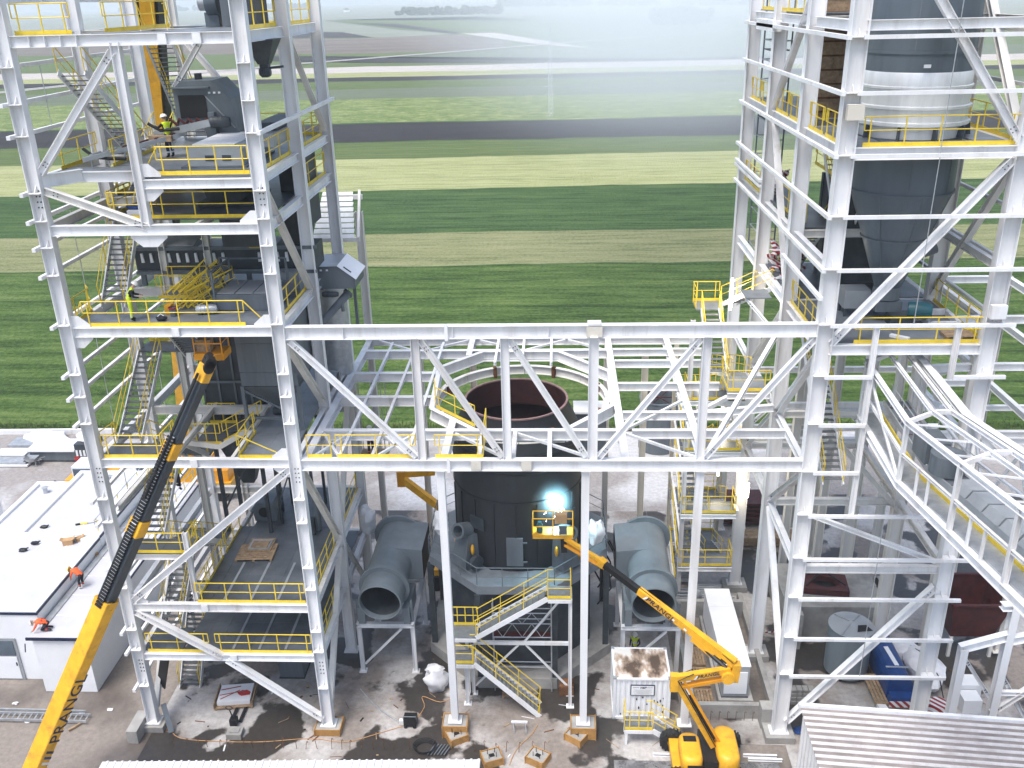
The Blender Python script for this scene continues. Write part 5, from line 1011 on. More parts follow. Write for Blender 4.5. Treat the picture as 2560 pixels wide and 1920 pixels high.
# level 7 things
b7=T('top_hopper','dark hopper with valve hanging below the top left deck','hopper',(8.75,3,31)); q=at(655,108,Y=3.0)
MB().add([(q.x-.6,2.5,32.6),(q.x+.6,2.5,32.6),(q.x+.6,3.7,32.6),(q.x-.6,3.7,32.6),(q.x-.25,2.9,31.65),(q.x+.2,2.9,31.65),(q.x+.2,3.3,31.65),(q.x-.25,3.3,31.65)],[(0,1,2,3),(0,1,5,4),(1,2,6,5),(2,3,7,6),(3,0,4,7),(4,5,6,7)]).build('cone','machine_dark',b7); motor(b7,(q.x-.25,3.05,31.35),.2,.45,(1,0,0),'machine_dark'); MB().tube((q.x+.2,3.05,31.5),(q.x+.75,3.05,31.55),.05,8).build('shaft','machine_dark',b7); MB().box(q.x-.2,q.x+.15,2.95,3.3,31.2,31.64).build('valve','machine_dark',b7)
b8=T('top_bin','dark bin on the top left deck above the hopper','bin',(8.2,4,L7)); MB().box(7.6,8.6,3.4,5.0,L7+.03,36).build('body','machine_dark',b8); MB().box(7.55,8.65,3.35,5.05,34.5,34.6).build('band','machine',b8)
b9=T('blower','blue grey blower on a stand on the top left deck','blower',(6.1,6,L7)); MB().lathe(V((5.85,5.8,34.0)),[(.01,0),(.55,0),(.55,.5),(.01,.5)],20,axis=(1,0,0)).build('scroll','vessel',b9,smooth=40); MB().lathe(V((5.5,5.8,34.0)),[(.2,0),(.34,0),(.34,.3),(.2,.35)],18,axis=(1,0,0)).build('inlet','galv',b9,smooth=40); MB().box(5.7,6.3,5.6,6.1,L7+.03,33.6).build('stand','vessel',b9); MB().box(6.5,7.3,5.4,6.4,L7+.03,34.9).build('cabinet','machine',b9)
# sacks and sheets on level 5
wr=T('wrapped_parts','blue and white wrapped parts on the railed deck of the left tower','parcel',(3.1,2,L5)); MB().box(2.7,3.5,1.6,2.2,L5+.04,L5+.22).build('sheet','panel',wr); MB().ell((2.95,1.95,L5+.32),(.38,.25,.14),10,7,amp=.3).build('tarp','blue',wr)
# ================================================================ OUTSIDE UNDER THE LEFT TOWER
pj=T('pallet_truck','black hand pallet truck in front of the crate under left tower','pallet truck',(4.1,.4,0))
for x in (3.85,4.3): MB().bar((x,.3,.1),(x,1.5,.1),.16,.07).build('fork','black',pj)
MB().box(3.9,4.25,-.05,.3,.12,.5).build('body','black',pj); MB().tube((4.08,.1,.5),(4.05,-.1,1.25),.03,8).build('handle','black',pj); m=MB(); m.pipe([V((4.05+.17*math.cos(a),-.1,1.36+.12*math.sin(a))) for a in [2*PI*i/12 for i in range(12)]],.022,6,closed=True); m.build('grip','black',pj)
cr=T('strapped_pallet','wooden pallet of white sheets with red straps under the left tower','pallet',(3.7,2,0))
R=Matrix.Translation((3.55,2.05,0))@Matrix.Rotation(.12,4,'Z')
for k in range(5): MB().box(-1.0,1.0,-.8+k*.34,-.55+k*.34,.1,.16).xf(R).build('board','wood',cr)
for sx in (-.9,0,.9): MB().box(sx-.06,sx+.06,-.8,.85,0,.1).xf(R).build('bearer','wood',cr)
for sx in (-1.0,.96): MB().box(sx,sx+.05,-.8,.85,.17,.42).xf(R).build('edge_board','wood',cr)
MB().box(-.85,.85,-.62,.7,.165,.4).xf(R).build('sheets','panel',cr)
for a,b in (((-.8,.3),(.2,.5)),((-.8,-.1),(.3,.1)),((-.7,-.4),(.2,.2))): MB().bar((*a,.415),(*b,.415),.04,.02).xf(R).build('strap','red',cr)
MB().ell((.45,-.05,.43),(.32,.2,.05),10,6,amp=.6,seed=5).xf(R).build('red_tarp','red',cr)
pier(4.35,-.55,.75,.6,.32,'small white capped concrete pier in front of the pallet truck')
# steel kerb and plate at column A
tag(MB().bar((.55,.2,1.3),(1.05,-.5,.1),.25,.12).build('leaning_plate','machine'),'grey steel plate leaning on the outer front column foot','plate'); tag(MB().box(-.9,-.35,-1.2,.3,0,.75).build('concrete_upstand','concrete'),'short concrete upstand beside the outer front column','wall')
tag(MB().bar((.1,1.2,1.6),(.9,.7,3.9),.06,.6).build('black_sheet','black'),'black panel leaning inside the outer column of the left tower','panel')
# generator, cables, big bag, coil
gn=T('generator','small black generator with orange cables on the wet slab','generator',(13.1,.4,0)); MB().box(12.75,13.4,.15,.65,.12,.55).build('body','black',gn); MB().pipe([(12.75,.2,.5),(12.75,.2,.68),(13.4,.2,.68),(13.4,.2,.5)],.025,6).build('handle','machine',gn); MB().box(12.5,12.72,.3,.5,.05,.3).build('pack','panel',gn)
for x in (12.85,13.3): MB().tube((x,.1,.09),(x,.7,.09),.09,10).build('wheel','rubber',gn)
def cable(pts,label,mat='orange',r=.018):
    q=[]; 
    for i in range(len(pts)-1):
        a=V((*pts[max(i-1,0)],.02)); b=V((*pts[i],.02)); c=V((*pts[i+1],.02)); d=V((*pts[min(i+2,len(pts)-1)],.02))
        for t in (0,.25,.5,.75): q.append(.5*((2*b)+(-a+c)*t+(2*a-5*b+4*c-d)*t*t+(-a+3*b-3*c+d)*t**3))
    q.append(V((*pts[-1],.02))); return tag(MB().pipe([p+V((0,0,.02)) for p in q],r,5).build('cable',mat,smooth=True),label,'cable')
pm('cable_or',(.55,.30,.12),.6)
cable([(12.8,.3),(11.5,-.3),(10,-.9),(8.2,-.7),(5.5,-1.0),(2,-.9),(1,-.4)],'long tan cable from the generator along the slab edge towards the pier','cable_or'); cable([(13.2,.5),(13.6,1.6),(13.4,2.4),(14.4,2.0),(15.0,2.6),(13.9,3.6)],'tan cable looping from the generator to the white bag','cable_or'); cable([(10.0,2.9),(10.9,1.8),(11.9,.9),(12.7,.4)],'grey hose running from the left tower column to the generator','galv',.03); cable([(18.2,-2.2),(18.5,-1.2),(19.2,-.2),(19.5,.5)],'tan cable lying before the foot of the access stair','cable_or')
bg_=T('big_bag','crumpled white bulk bag on the slab left of the access stair','bag',(14.1,2.9,0))
m=MB(); r=random.Random(6)
for sx,zz in ((0,0),): m.ell((14.1,3.0,.62),(.62,.5,.75),18,12,amp=.35,seed=9)
m.build('sack','tarp',bg_,smooth=True); MB().ell((14.0,3.15,1.25),(.45,.35,.22),12,8,amp=.5,seed=12).build('top_folds','tarp',bg_,smooth=True)
for x in (13.7,14.5): MB().pipe([(x,2.8,1.2),(x,2.75,1.5),(x+.12,2.9,1.25)],.03,6).build('loop','tarp',bg_)
cl=T('hose_coil','black coiled hose on a small rack near the front slab edge','hose',(14.3,-1.2,0))
for k in range(4): MB().pipe([V((14.0+(.42+.05*k)*math.cos(a),-1.2+(.36+.04*k)*math.sin(a),.06+.05*k)) for a in [2*PI*i/20 for i in range(20)]],.025,5,closed=True).build('turn','black',cl)
for k in range(6): MB().bar((14.2+k*.16,-1.7,.1),(14.5+k*.16,-1.0,.1),.05,.04).build('slat','machine',cl)
tv=T('plastic_trestle','small grey sawhorse in front of the access stair','trestle',(18.6,.1,0)); MB().bar((18.2,.1,.55),(19.0,.1,.55),.1,.08).build('top','panel',tv)
for x in (18.3,18.9):
    for dy in (-.25,.25): MB().bar((x,.1,.52),(x+.05,.1+dy,.02),.04,.04).build('leg','galv',tv)
tag(MB().box(20.6,21.35,2.6,3.3,.02,.6).build('brown_crate','rust'),'brown crate beside the right leg of the access stair','crate')
pallet(18.2,3.0,.02,0,'wooden pallets lying in the shade under the access stair',w=1.2,d=1.4,boards=6)
# ================================================================ WHITE BUILDING
pm('membrane',(.53,.53,.56),.55,var=.05,scale=.7,dark=(.42,.42,.45),dark_amt=.45,dark_scale=.35)
wb=T('white_building','low white flat-roofed building with navy roof edge beside the left tower','building',(-10,8,0))
for x0,x1,y0,y1,z in ((-22,-7.05,3.4,10.75,4.3),(-12.2,-7.05,10.8,19.0,4.35),(-14.6,-12.22,10.8,17.7,4.2)):
    MB().box(x0,x1,y0,y1,0,z).build('wall','panel',wb)
    for a,b,c,d in ((x0,x1,y0,y0+.28),(x0,x1,y1-.28,y1),(x0,x0+.28,y0+.29,y1-.29),(x1-.28,x1,y0+.29,y1-.29)): MB().box(a,b,c,d,z+.002,z+.20).build('parapet','panel',wb)
    MB().box(x1-.02,x1+.03,y0,y1,z-.02,z+.13).build('navy_trim','navy',wb)
MB().box(-22,-7.0,3.35,3.42,4.28,4.42).build('navy_trim','navy',wb)
MB().box(-7.0,-4.15,2.45,19,0,3.55).build('annex_wall','panel',wb); MB().box(-7.0,-4.05,2.35,19,3.56,3.62).build('annex_roof','membrane',wb); MB().box(-7.25,-4.0,2.29,2.36,3.46,3.62).build('navy_trim','navy',wb); MB().box(-4.07,-4.0,2.36,19,3.5,3.6).build('navy_trim','navy',wb)
MB().box(-6.95,-6.6,3.5,19,3.63,3.70).build('gutter','galv',wb)
d=MB().box(-10.3,-8.6,3.33,3.39,0,2.75).build('door','machine_light',wb); MB().box(-10.15,-8.75,3.30,3.328,.1,1.55).build('door_panel','panel',d); MB().box(-10.15,-8.75,3.30,3.328,1.65,2.6).build('door_window','glass',d); MB().box(-8.85,-8.8,3.26,3.30,1.0,1.2).build('handle','black',d)
for x in (-7.3,-4.3): MB().tube((x,2.25,3.3),(x+.08,2.0,2.95),.03,6).build('spout','navy',wb)
for y in (12.6,15.8): MB().box(-4.14,-4.1,y,y+1.2,1.0,2.2).build('window','glass',wb)
rail(wb,[(-4.25,9.5,3.62),(-4.25,18.8,3.62)],toe=False,mat='galv'); rail(wb,[(-7.3,11,4.35),(-7.3,18.8,4.35)],toe=False,mat='galv')
for x0,x1,y0,y1,z in ((-22,-7.05,3.4,10.75,4.3),(-12.2,-7.05,10.8,19.0,4.35),(-14.6,-12.22,10.8,17.7,4.2)):
    mr=MB().box(x0+.3,x1-.3,y0+.3,y1-.3,z+.004,z+.02).build('membrane','membrane',wb)
    n=int((x1-x0)/1.55)
    for k in range(1,n): x=x0+(x1-x0)*k/n; MB().box(x-.035,x+.035,y0+.3,y1-.3,z+.021,z+.027).build('seam','panel',mr)
    MB().lathe(V(((x0+x1)/2,y1-1.2,z+.02)),[(.16,0),(.14,.06),(.14,.35),(.22,.4),(.01,.45)],14).build('roof_vent','galv',wb,smooth=40)
for k in range(1,9): y=2.4+k*1.85; MB().box(-6.6,-4.1,y-.03,y+.03,3.621,3.627).build('seam','panel',wb)
# things on the roof
def carton(x,y,z,w,label,rot=.3):
    t=T('carton',label,'carton',(x,y,z)); R=Matrix.Translation((x,y,z))@Matrix.Rotation(rot,4,'Z'); MB().box(-w/2,w/2,-w/2.5,w/2.5,0,w*.6).xf(R).build('box','cardboard',t)
    for s in (-1,1): MB().add([(s*w/2,-w/2.5,w*.6),(s*w/2,w/2.5,w*.6),(s*w*.75,w/2.5,w*.75),(s*w*.75,-w/2.5,w*.75)],[(0,1,2,3)]).xf(R).build('flap','cardboard',t)
carton(-8.7,10.2,4.31,.55,'opened cardboard carton on the white roof near the orange worker'); carton(-8.2,10.6,4.31,.4,'smaller cardboard carton next to the opened one on the white roof',.8)
c=at(238,1388,Z=3.65); carton(c.x,c.y,3.63,.3,'tall tan carton on the lower white roof by the outer column',0)
for p,lb,mt in (((88,1360),'black tool bag on the white roof','darkcloth'),((58,1377),'dark small tool case on the white roof edge','black'),((110,1320),'small black power tool on the white roof','black')):
    q=at(*p,Z=4.35); t=T('tool',lb,'tool',q); MB().ell((q.x,q.y,4.42),(.26,.16,.1),10,6,amp=.5,seed=p[0]).build('body','%s'%mt,t,smooth=True); MB().tube((q.x,q.y,4.45),(q.x+.3,q.y+.1,4.5),.04,6).build('grip',mt,t)
q=at(215,1310,Z=4.35); t=T('caulking_gun','yellow and black tool with hose on the white roof beside the outer column','tool',q); MB().tube((q.x-.3,q.y-.1,4.42),(q.x+.1,q.y,4.42),.06,8).build('barrel','yellow',t); MB().tube((q.x-.55,q.y-.2,4.42),(q.x-.3,q.y-.1,4.42),.07,8).build('handle','black',t); MB().pipe([(q.x+.1,q.y,4.42),(q.x+.4,q.y+.1,4.4),(q.x+.7,q.y+.5,4.38)],.03,6).build('hose','galv',t)
# white platform lift behind the roof
wl=T('white_platform_lift','white work platform with open cage at the left edge behind the roof','lift',(-17,17.5,0))
MB().box(-20.5,-16.4,15.8,18.3,.9,1.2).build('deck','panel',wl); MB().box(-19.3,-17.6,16.6,17.8,1.2,3.4).build('cab','panel',wl); MB().box(-19.1,-17.8,16.55,16.6,1.5,2.4).build('dark_opening','black',wl); MB().box(-19.1,-17.8,16.55,16.6,2.5,3.1).build('window','glass',wl)
for x in (-20.4,-19,-17.6,-16.5): MB().bar((x,15.85,1.2),(x,15.85,2.2),.06,.06).build('post','panel',wl)
MB().bar((-20.4,15.85,2.2),(-16.5,15.85,2.2),.06,.06).build('rail','panel',wl); MB().box(-20.5,-16.4,15.76,15.8,.88,.98).build('edge','black',wl)
for x in (-20,-17): MB().tube((x,15.9,.45),(x,16.3,.45),.45,16).build('wheel','rubber',wl)
# ================================================================ YARD BEHIND LEFT
tag(MB().bar((-32,34.0,.2),(-17.5,34.3,.2),.3,.4).build('long_beam','white'),'long white steel beam lying along the field edge','beam')
def plates(px,label,n=3,w=2.6,d=1.2):
    q=at(*px,Z=0); t=T('panel_stack',label,'panels',q); r=random.Random(int(px[0]))
    for k in range(n): x,y=q.x+r.uniform(-.2,.2),q.y+r.uniform(-.2,.2); MB().box(x-w/2,x+w/2,y-d/2,y+d/2,.05+k*.16,.18+k*.16).build('panel','panel' if k%2==0 else 'galv',t)
plates((35,1145),'white wrapped panels stacked on the gravel yard at the far left'); plates((70,1110),'flat stack of white panels near the field edge',2,2.4,1.6); plates((30,1160),'lower heap of white sheets beside the wheelbarrow',2,3.2,1.0)
q=at(120,1100,Z=0); m=MB(); m.ell((q.x,q.y,.35),(1.9,.9,.4),14,8,amp=.5,seed=4); tag(m.build('wrapped_bundle','tarp',smooth=True),'grey white wrapped bundle by the field edge','bundle')
cv=T('stored_conveyor','dark conveyor section with pale covers stored on the yard behind left column','conveyor',(-19.5,29.5,0))
MB().box(-22.0,-17.2,28.9,30.6,.15,1.0).build('trough','machine',cv); MB().box(-22.2,-18.2,28.7,30.9,1.01,1.12).build('cover','panel',cv); MB().box(-18.2,-16.6,28.85,30.5,1.12,1.6).build('end_box','machine_dark',cv)
for k in range(6): MB().box(-18.1+k*.3,-17.95+k*.3,28.78,28.84,.6,1.1).build('plate','panel',cv)
MB().ell((-17.6,30.0,1.7),(.9,.7,.5),12,8,amp=.4,seed=3).build('wrap','tarp',cv,smooth=True); MB().box(-18.3,-17.9,28.75,28.88,.2,.5).build('tail_lamp','red',cv)
wbw=T('wheelbarrow','wheelbarrow with black wheel on the rear gravel yard','wheelbarrow',(-21.6,28.4,0)); MB().add([(-22.1,28.0,.75),(-21.1,28.0,.75),(-21.1,28.7,.75),(-22.1,28.7,.75),(-21.9,28.15,.4),(-21.3,28.15,.4),(-21.3,28.55,.4),(-21.9,28.55,.4)],[(0,1,5,4),(1,2,6,5),(2,3,7,6),(3,0,4,7),(4,5,6,7)]).build('tray','galv',wbw); MB().tube((-22.15,28.3,.22),(-22.15,28.42,.22),.22,14).build('wheel','rubber',wbw)
for y in (28.1,28.6): MB().tube((-22.1,28.35,.25),(-20.6,y,.65),.025,6).build('handle','galv',wbw); MB().tube((-21.2,y,.5),(-21.2,y,.02),.02,6).build('leg','galv',wbw)
# ================================================================ LADDER TRAYS ON THE DIRT
ldr=T('cable_tray','galvanised ladder cable trays lying on the dirt left of the boom','cable tray',(-6.3,.4,0))
for y in (.15,.62): MB().bar((-11,y,.2),(-3.6,y-.1,.2),.05,.14).build('side_rail','galv',ldr)
for k in range(25): x=-10.9+k*.3; MB().bar((x,.17,.2),(x,.6,.2),.06,.04).build('rung','galv',ldr)
MB().bar((-10.6,.75,.3),(-3.9,.66,.3),.05,.14).build('side_rail','galv',ldr); MB().bar((-4.3,-.45,.06),(-3.9,.1,.06),.1,.1).build('timber','wood',ldr)
r=random.Random(31)
for k,(px,py) in enumerate(((40,1760),(275,1775),(70,1805),(205,1785))):
    q=at(px,py,Z=0); tag(MB().ell((q.x,q.y,.04),(.16,.1,.05),8,5,amp=.7,seed=k).build('scrap','tarp',smooth=True),['pale scrap of sheet on dirt above the cable tray','small pale stone between boom and left tower','little white scrap left of the cable tray end','white paper scrap beside the boom on the dirt'][k],'scrap')
# ================================================================ YELLOW TELESCOPIC CRANE BOOM
def proj(p):
    d=V(p)-CAMP; w=d.dot(FW); return 1280+FPX*d.dot(RT)/w,960-FPX*d.dot(UP)/w
B0=V((-3.75,-5.55,.9)); B1=at(527,897,Y=-.8)
def bt(py):
    a,b=0.,1.
    for _ in range(40):
        m_=(a+b)/2
        if proj(B0.lerp(B1,m_))[1]>py: a=m_
        else: b=m_
    return a
cr1=T('telescopic_crane','yellow and dark grey telescopic crane boom rising across the left tower','crane',B0)
bd_=(B1-B0).normalized(); _,bs,bu=basis(bd_); ang=math.radians(42); bup=(bu*math.cos(ang)-bs*math.sin(ang)) if (-bs).dot(CAMP-B0)>0 else (bu*math.cos(ang)+bs*math.sin(ang))
def sec(t0,t1,w,name,mat,par=cr1):
    h=w*1.05; c=w*.22; pts=[(-w/2+c,-h/2),(w/2-c,-h/2),(w/2,-h/2+c),(w/2,h/2-.03),(w/2-.03,h/2),(-w/2+.03,h/2),(-w/2,h/2-.03),(-w/2,-h/2+c)]
    return MB().prof(B0.lerp(B1,t0),B0.lerp(B1,t1),pts,bup).build(name,mat,par)
ys=[2050,1500,1310,1118,925]; ts=[0]+[bt(y) for y in ys[1:]]
s0=sec(0,ts[1],.76,'base_section','amber'); sec(ts[1]-.02,ts[2],.63,'section','boomgrey'); sec(ts[2]-.02,ts[3],.56,'section','boomgrey'); sec(ts[3]-.02,ts[4],.49,'section','boomgrey')
for i,w in ((2,.67),(3,.60),(4,.53)): sec(ts[i]-.022,ts[i]+.012,w,'collar','amber')
sec(ts[1]-.012,ts[1]+.004,.80,'collar','amber'); hd=sec(ts[4]+.01,1.0,.44,'boom_head','black')
for k in range(3): q=B0.lerp(B1,.985+.006*k); MB().tube(q-bs*.4,q+bs*.4,.22,14).build('sheave','black',hd)
# energy chain of separate links down the upper left edge
up_side=(bup if bup.dot(RT)<0 else -bup); cside=up_side
_,sd2,_=basis(bd_,bup); lk=MB().bar((0,0,0),bd_*.10,.34,.10,up=cside).mesh('link','black'); lk2=MB().bar((0,0,0),bd_*.07,.26,.06,up=cside).mesh('link','panel')
n=0; t=ts[1]-.01; Lb=(B1-B0).length
while t<ts[3]+.02:
    p=B0.lerp(B1,t)+cside*(.42 if t<ts[2] else .38); inst(lk,'chain_link',cr1,p)
    p2=B0.lerp(B1,t+.06/Lb)+cside*(.39 if t<ts[2] else .35); inst(lk2,'chain_clip',cr1,p2); t+=.15/Lb; n+=1
q0=B0.lerp(B1,ts[2]+.06)+cside*.45; q1=B0.lerp(B1,.97)+cside*.42; MB().tube(q0,q1,.06,8).build('hose','black',cr1)
def lettering(txt,par,origin,xa,ya,size,mat,shear=.18,bold=.012):
    xa=V(xa).normalized(); ya=(V(ya)-xa*V(ya).dot(xa)).normalized(); na=xa.cross(ya)
    cu=bpy.data.curves.new('lettering','FONT'); cu.body=txt; cu.size=size; cu.shear=shear; cu.offset=bold; cu.extrude=.004; cu.space_character=1.08
    o=bpy.data.objects.new('tmp',cu); COL.objects.link(o); dg=bpy.context.evaluated_depsgraph_get(); me=bpy.data.meshes.new_from_object(o.evaluated_get(dg)); bpy.data.objects.remove(o)
    M4=Matrix(((xa.x,ya.x,na.x,origin[0]),(xa.y,ya.y,na.y,origin[1]),(xa.z,ya.z,na.z,origin[2]),(0,0,0,1))); me.transform(M4); me.transform(Matrix.Translation(-org(par))); me.materials.clear(); me.materials.append(M(mat))
    ob=bpy.data.objects.new('lettering',me); COL.objects.link(ob); ob.parent=par; ORG[ob.name]=org(par); return ob
# choose the face of the base section that looks to the right towards the camera
cands=[]
for sg,ax,hw in ((1,sd2,.38),(-1,sd2,.38),(1,bup,.399),(-1,bup,.399)):
    nrm=ax*sg; cands.append((nrm.dot((CAMP-B0).normalized())+.6*nrm.dot(RT),nrm,hw))
cands.sort(key=lambda c:-c[0]); nrm,hw=cands[0][1],cands[0][2]
ya=nrm.cross(bd_); o=B0.lerp(B1,bt(1850))+nrm*(hw+.004)-ya*.30
ltx=lettering('PRANGL',cr1,o,bd_,ya,.92,'navy',shear=.25,bold=.006)
for k,mt in enumerate(('panel','blue','navy')):
    a=B0.lerp(B1,bt(1905-k*14))+nrm*(hw+.006); MB().add([a-ya*.25,a-ya*.25+bd_*.14,a+ya*.22+bd_*.34,a+ya*.22+bd_*.20],[(0,1,2,3)]).build('stripe',mt,cr1)
c0=B0.lerp(B1,bt(1515))+nrm*(hw+.006)
for k in range(2): MB().add([c0+bd_*(.0+.28*k)-ya*.05,c0+bd_*(.2+.28*k)-ya*.05,c0+bd_*(.22+.28*k)+ya*.13,c0+bd_*(.02+.28*k)+ya*.13],[(0,1,2,3)]).build('mark','black',cr1)
# slewing base of the crane, on the ground just outside the picture
MB().lathe(V((B0.x-.3,B0.y-.2,0)),[(1.3,0),(1.3,.25),(1.0,.3),(1.0,.9),(.01,.9)],28).build('slewing_base','amber',cr1,smooth=35)
# man basket at the boom tip
mbk=T('orange_basket','orange work basket hanging behind the boom head in left tower','basket',(6.0,.9,19.6)); 
MB().box(4.9,6.2,.7,1.7,19.75,20.05).build('floor','orange',mbk)
for x,y in ((4.95,.75),(6.15,.75),(4.95,1.65),(6.15,1.65),(5.5,.75)): MB().tube((x,y,20.05),(x,y,20.95),.03,6).build('post','orange',mbk)
for z in (20.5,20.95): MB().pipe([(4.95,.75,z),(6.15,.75,z),(6.15,1.65,z),(4.95,1.65,z)],.03,6,closed=True).build('rail','orange',mbk)
MB().bar(B1,(6.0,.7,19.9),.25,.25).build('arm','orange',mbk); MB().box(5.0,5.6,.9,1.4,20.06,20.6).build('tool_box','wood',mbk)
# ---- second crane behind the left tower: near vertical orange boom
K0=V((-6.8,24.0,2.6)); K1=at(376,20,Y=13.5)+V((0,0,0)); K2=K1+(K1-K0)*.25
cr2=T('mobile_crane','orange mobile crane with tall black and orange boom behind the left tower','crane',(-6.8,24,0))
MB().bar(K0,K2,.75,.85,up=(0,-1,0)).build('boom','amber',cr2)
kd=(K2-K0).normalized(); _,ks,ku=basis(kd,(0,-1,0))
for sg in (-1,1): MB().bar(K0.lerp(K2,.45)+ks*sg*.47,K2+ks*sg*.47,.16,.7,up=(0,-1,0)).build('black_side','black',cr2)
MB().box(-10.5,-3.4,22.8,25.4,.7,1.5).build('chassis','amber',cr2); MB().box(-8.2,-5.2,22.9,25.3,1.5,2.9).build('superstructure','amber',cr2); MB().box(-10.4,-8.9,22.9,25.3,1.5,2.9).build('cab','panel',cr2); MB().box(-10.3,-9.0,22.86,22.9,2.1,2.8).build('cab_window','glass',cr2); MB().box(-4.9,-3.6,23,25.2,1.5,2.4).build('counterweight','orange',cr2)
for x in (-9.6,-7.9,-5.9,-4.3): MB().tube((x,22.7,.6),(x,23.2,.6),.6,18).build('wheel','rubber',cr2)
veh=T('wheel_loader','orange and white machine parked behind the white building roof','loader',(-14,23,0)); MB().box(-15.5,-12.2,22.2,24.2,.7,2.0).build('body','orange',veh); MB().box(-14.9,-13.2,22.4,24,2.0,3.0).build('cab','panel',veh); MB().box(-14.8,-13.3,22.35,22.4,2.2,2.85).build('window','glass',veh)
for x in (-15.1,-12.8): MB().tube((x,22.1,.7),(x,22.7,.7),.7,18).build('wheel','rubber',veh)
MB().pipe([(-15.5,22.2,1.2),(-16.2,22.2,1.9),(-16.4,22.2,.5)],.12,8).build('arm','black',veh)
# ================================================================ BOOM LIFT
LX,LY=-.55,.95
bl=T('boom_lift','yellow articulated boom lift reaching from the front yard to the mill','boom lift',(27.3,-2.1,0))
tc=V((27.9,-3.1,0)); E1=at(1688,1700,Y=-2.5); E2=at(1836,1672,Y=-2.1); TB=V((27.75,-2.2,1.45)); M1=at(1597,1476,Y=.9); M2=at(1512,1412,Y=2.3); M3=at(1408,1348,Y=3.7)
ch_=MB(); ch_.box(26.4+LX,29.5+LX,-4.2+LY,-2.0+LY,.45,.85); ch_.build('chassis','amber',bl)
for x in (26.55+LX,29.3+LX):
    for y in (-4.3+LY,-1.9+LY):
        w=MB().lathe(V((x,y,.55)),[(.2,-.2),(.52,-.2),(.55,-.12),(.55,.12),(.52,.2),(.2,.2)],22,axis=(0,1,0)).build('wheel','rubber',bl,smooth=30); MB().lathe(V((x,y,.55)),[(.01,-.17),(.24,-.14),(.24,.14),(.01,.17)],16,axis=(0,1,0)).build('rim','amber',w,smooth=40)
        for k in range(18): a=2*PI*k/18; p=V((x+.55*math.cos(a),y,.55+.55*math.sin(a))); MB().bar(p-V((0,.2,0)),p+V((.04,.2,0)),.07,.05,up=(math.cos(a),0,math.sin(a))).build('lug','rubber',w)
# turret: rounded body with open centre
def rbox(x0,x1,y0,y1,z0,z1,r,name,mat):
    pts=[]
    for cx,cy,a0 in ((x1-r,y1-r,0),(x0+r,y1-r,PI/2),(x0+r,y0+r,PI),(x1-r,y0+r,3*PI/2)):
        for k in range(6): a=a0+PI/2*k/5; pts.append((cx+r*math.cos(a),cy+r*math.sin(a)))
    n=len(pts); i=lambda s,z:[((px-(x0+x1)/2)*s+(x0+x1)/2,(py-(y0+y1)/2)*s+(y0+y1)/2,z) for px,py in pts]
    lv=[(.96,z0),(1,z0+.12),(1,z1-.30),(.96,z1-.14),(.86,z1-.04),(.70,z1)]; q=[p for s_,z_ in lv for p in i(s_,z_)]; K=len(lv); fs=[(j*n+k,j*n+(k+1)%n,(j+1)*n+(k+1)%n,(j+1)*n+k) for j in range(K-1) for k in range(n)]+[tuple(range(n))[::-1],tuple(range((K-1)*n,K*n))]
    return MB().add(q,fs).build(name,mat,bl,smooth=35)
rbox(26.75+LX,27.75+LX,-4.3+LY,-2.35+LY,.80,1.62,.42,'engine_cover','amber'); rbox(28.4+LX,29.45+LX,-4.3+LY,-1.95+LY,.80,1.72,.5,'tank_cover','amber'); MB().box(27.76+LX,28.44+LX,-4.1+LY,-2.0+LY,.88,1.35).build('turntable','black',bl)
MB().box(27.0+LX,27.65+LX,-4.34+LY,-4.30+LY,1.1,1.35).build('grille','black',bl); MB().box(26.95+LX,27.55+LX,-3.1+LY,-2.75+LY,1.615,1.64).build('hatch','black',bl)
def boxbar(p0,p1,w,h,name,mat,par=bl,**k): return MB().bar(p0,p1,w,h,**k).build(name,mat,par)
boxbar(TB,E1,.28,.28,'riser','amber'); 
for o_ in (.30,): boxbar(TB+V((.35,.0,.1)),E1+V((.35,0,.05)),.1,.12,'tie_rod','orange')
MB().tube(TB.lerp(E1,.1)+V((.22,0,.05)),TB.lerp(E1,.75)+V((.22,0,.05)),.07,10).build('cylinder','black',bl)
boxbar(E1+V((-.05,0,-.55)),E1+V((-.05,0,.30)),.34,.32,'elbow','amber',up=(0,-1,0)); boxbar(E1+V((.1,0,.12)),E2+V((-.2,0,-.05)),.26,.30,'link_beam','amber'); boxbar(E1+V((.1,0,-.42)),E2+V((-.2,0,-.5)),.22,.16,'link_rod','orange')
boxbar(E2+V((0,0,-.62)),E2+V((.08,0,.32)),.36,.40,'elbow','amber',up=(0,-1,0)); MB().tube(E2+V((-.3,-.3,-.35)),E2+V((-.3,.3,-.35)),.3,18).build('pivot','amber',bl)
boxbar(E2+V((0,0,.3)),M1,.32,.42,'main_boom','amber',w1=.28,h1=.34); md=(M1-E2).normalized(); MB().tube(E2+V((-.35,0,.0)),E2.lerp(M1,.38)-V((0,0,.18)),.11,10).build('cylinder','black',bl)
boxbar(E2.lerp(M1,.20)+V((0,0,-.12)),E2.lerp(M1,.42)+V((0,0,-.10)),.34,.28,'boom_gusset','amber'); boxbar(M1-md*.1,M2,.26,.30,'inner_boom','black'); boxbar(M2,M2+md*.35,.34,.40,'jib_knuckle','amber'); boxbar(M2+V((0,0,.12)),M3+V((0,0,.1)),.2,.16,'jib_bar','amber'); boxbar(M2+V((0,0,-.18)),M3+V((0,0,-.25)),.2,.12,'jib_bar','orange'); boxbar(M3+V((.05,0,-.7)),M3+V((0,0,.35)),.3,.3,'rotator','black',up=(0,-1,0))
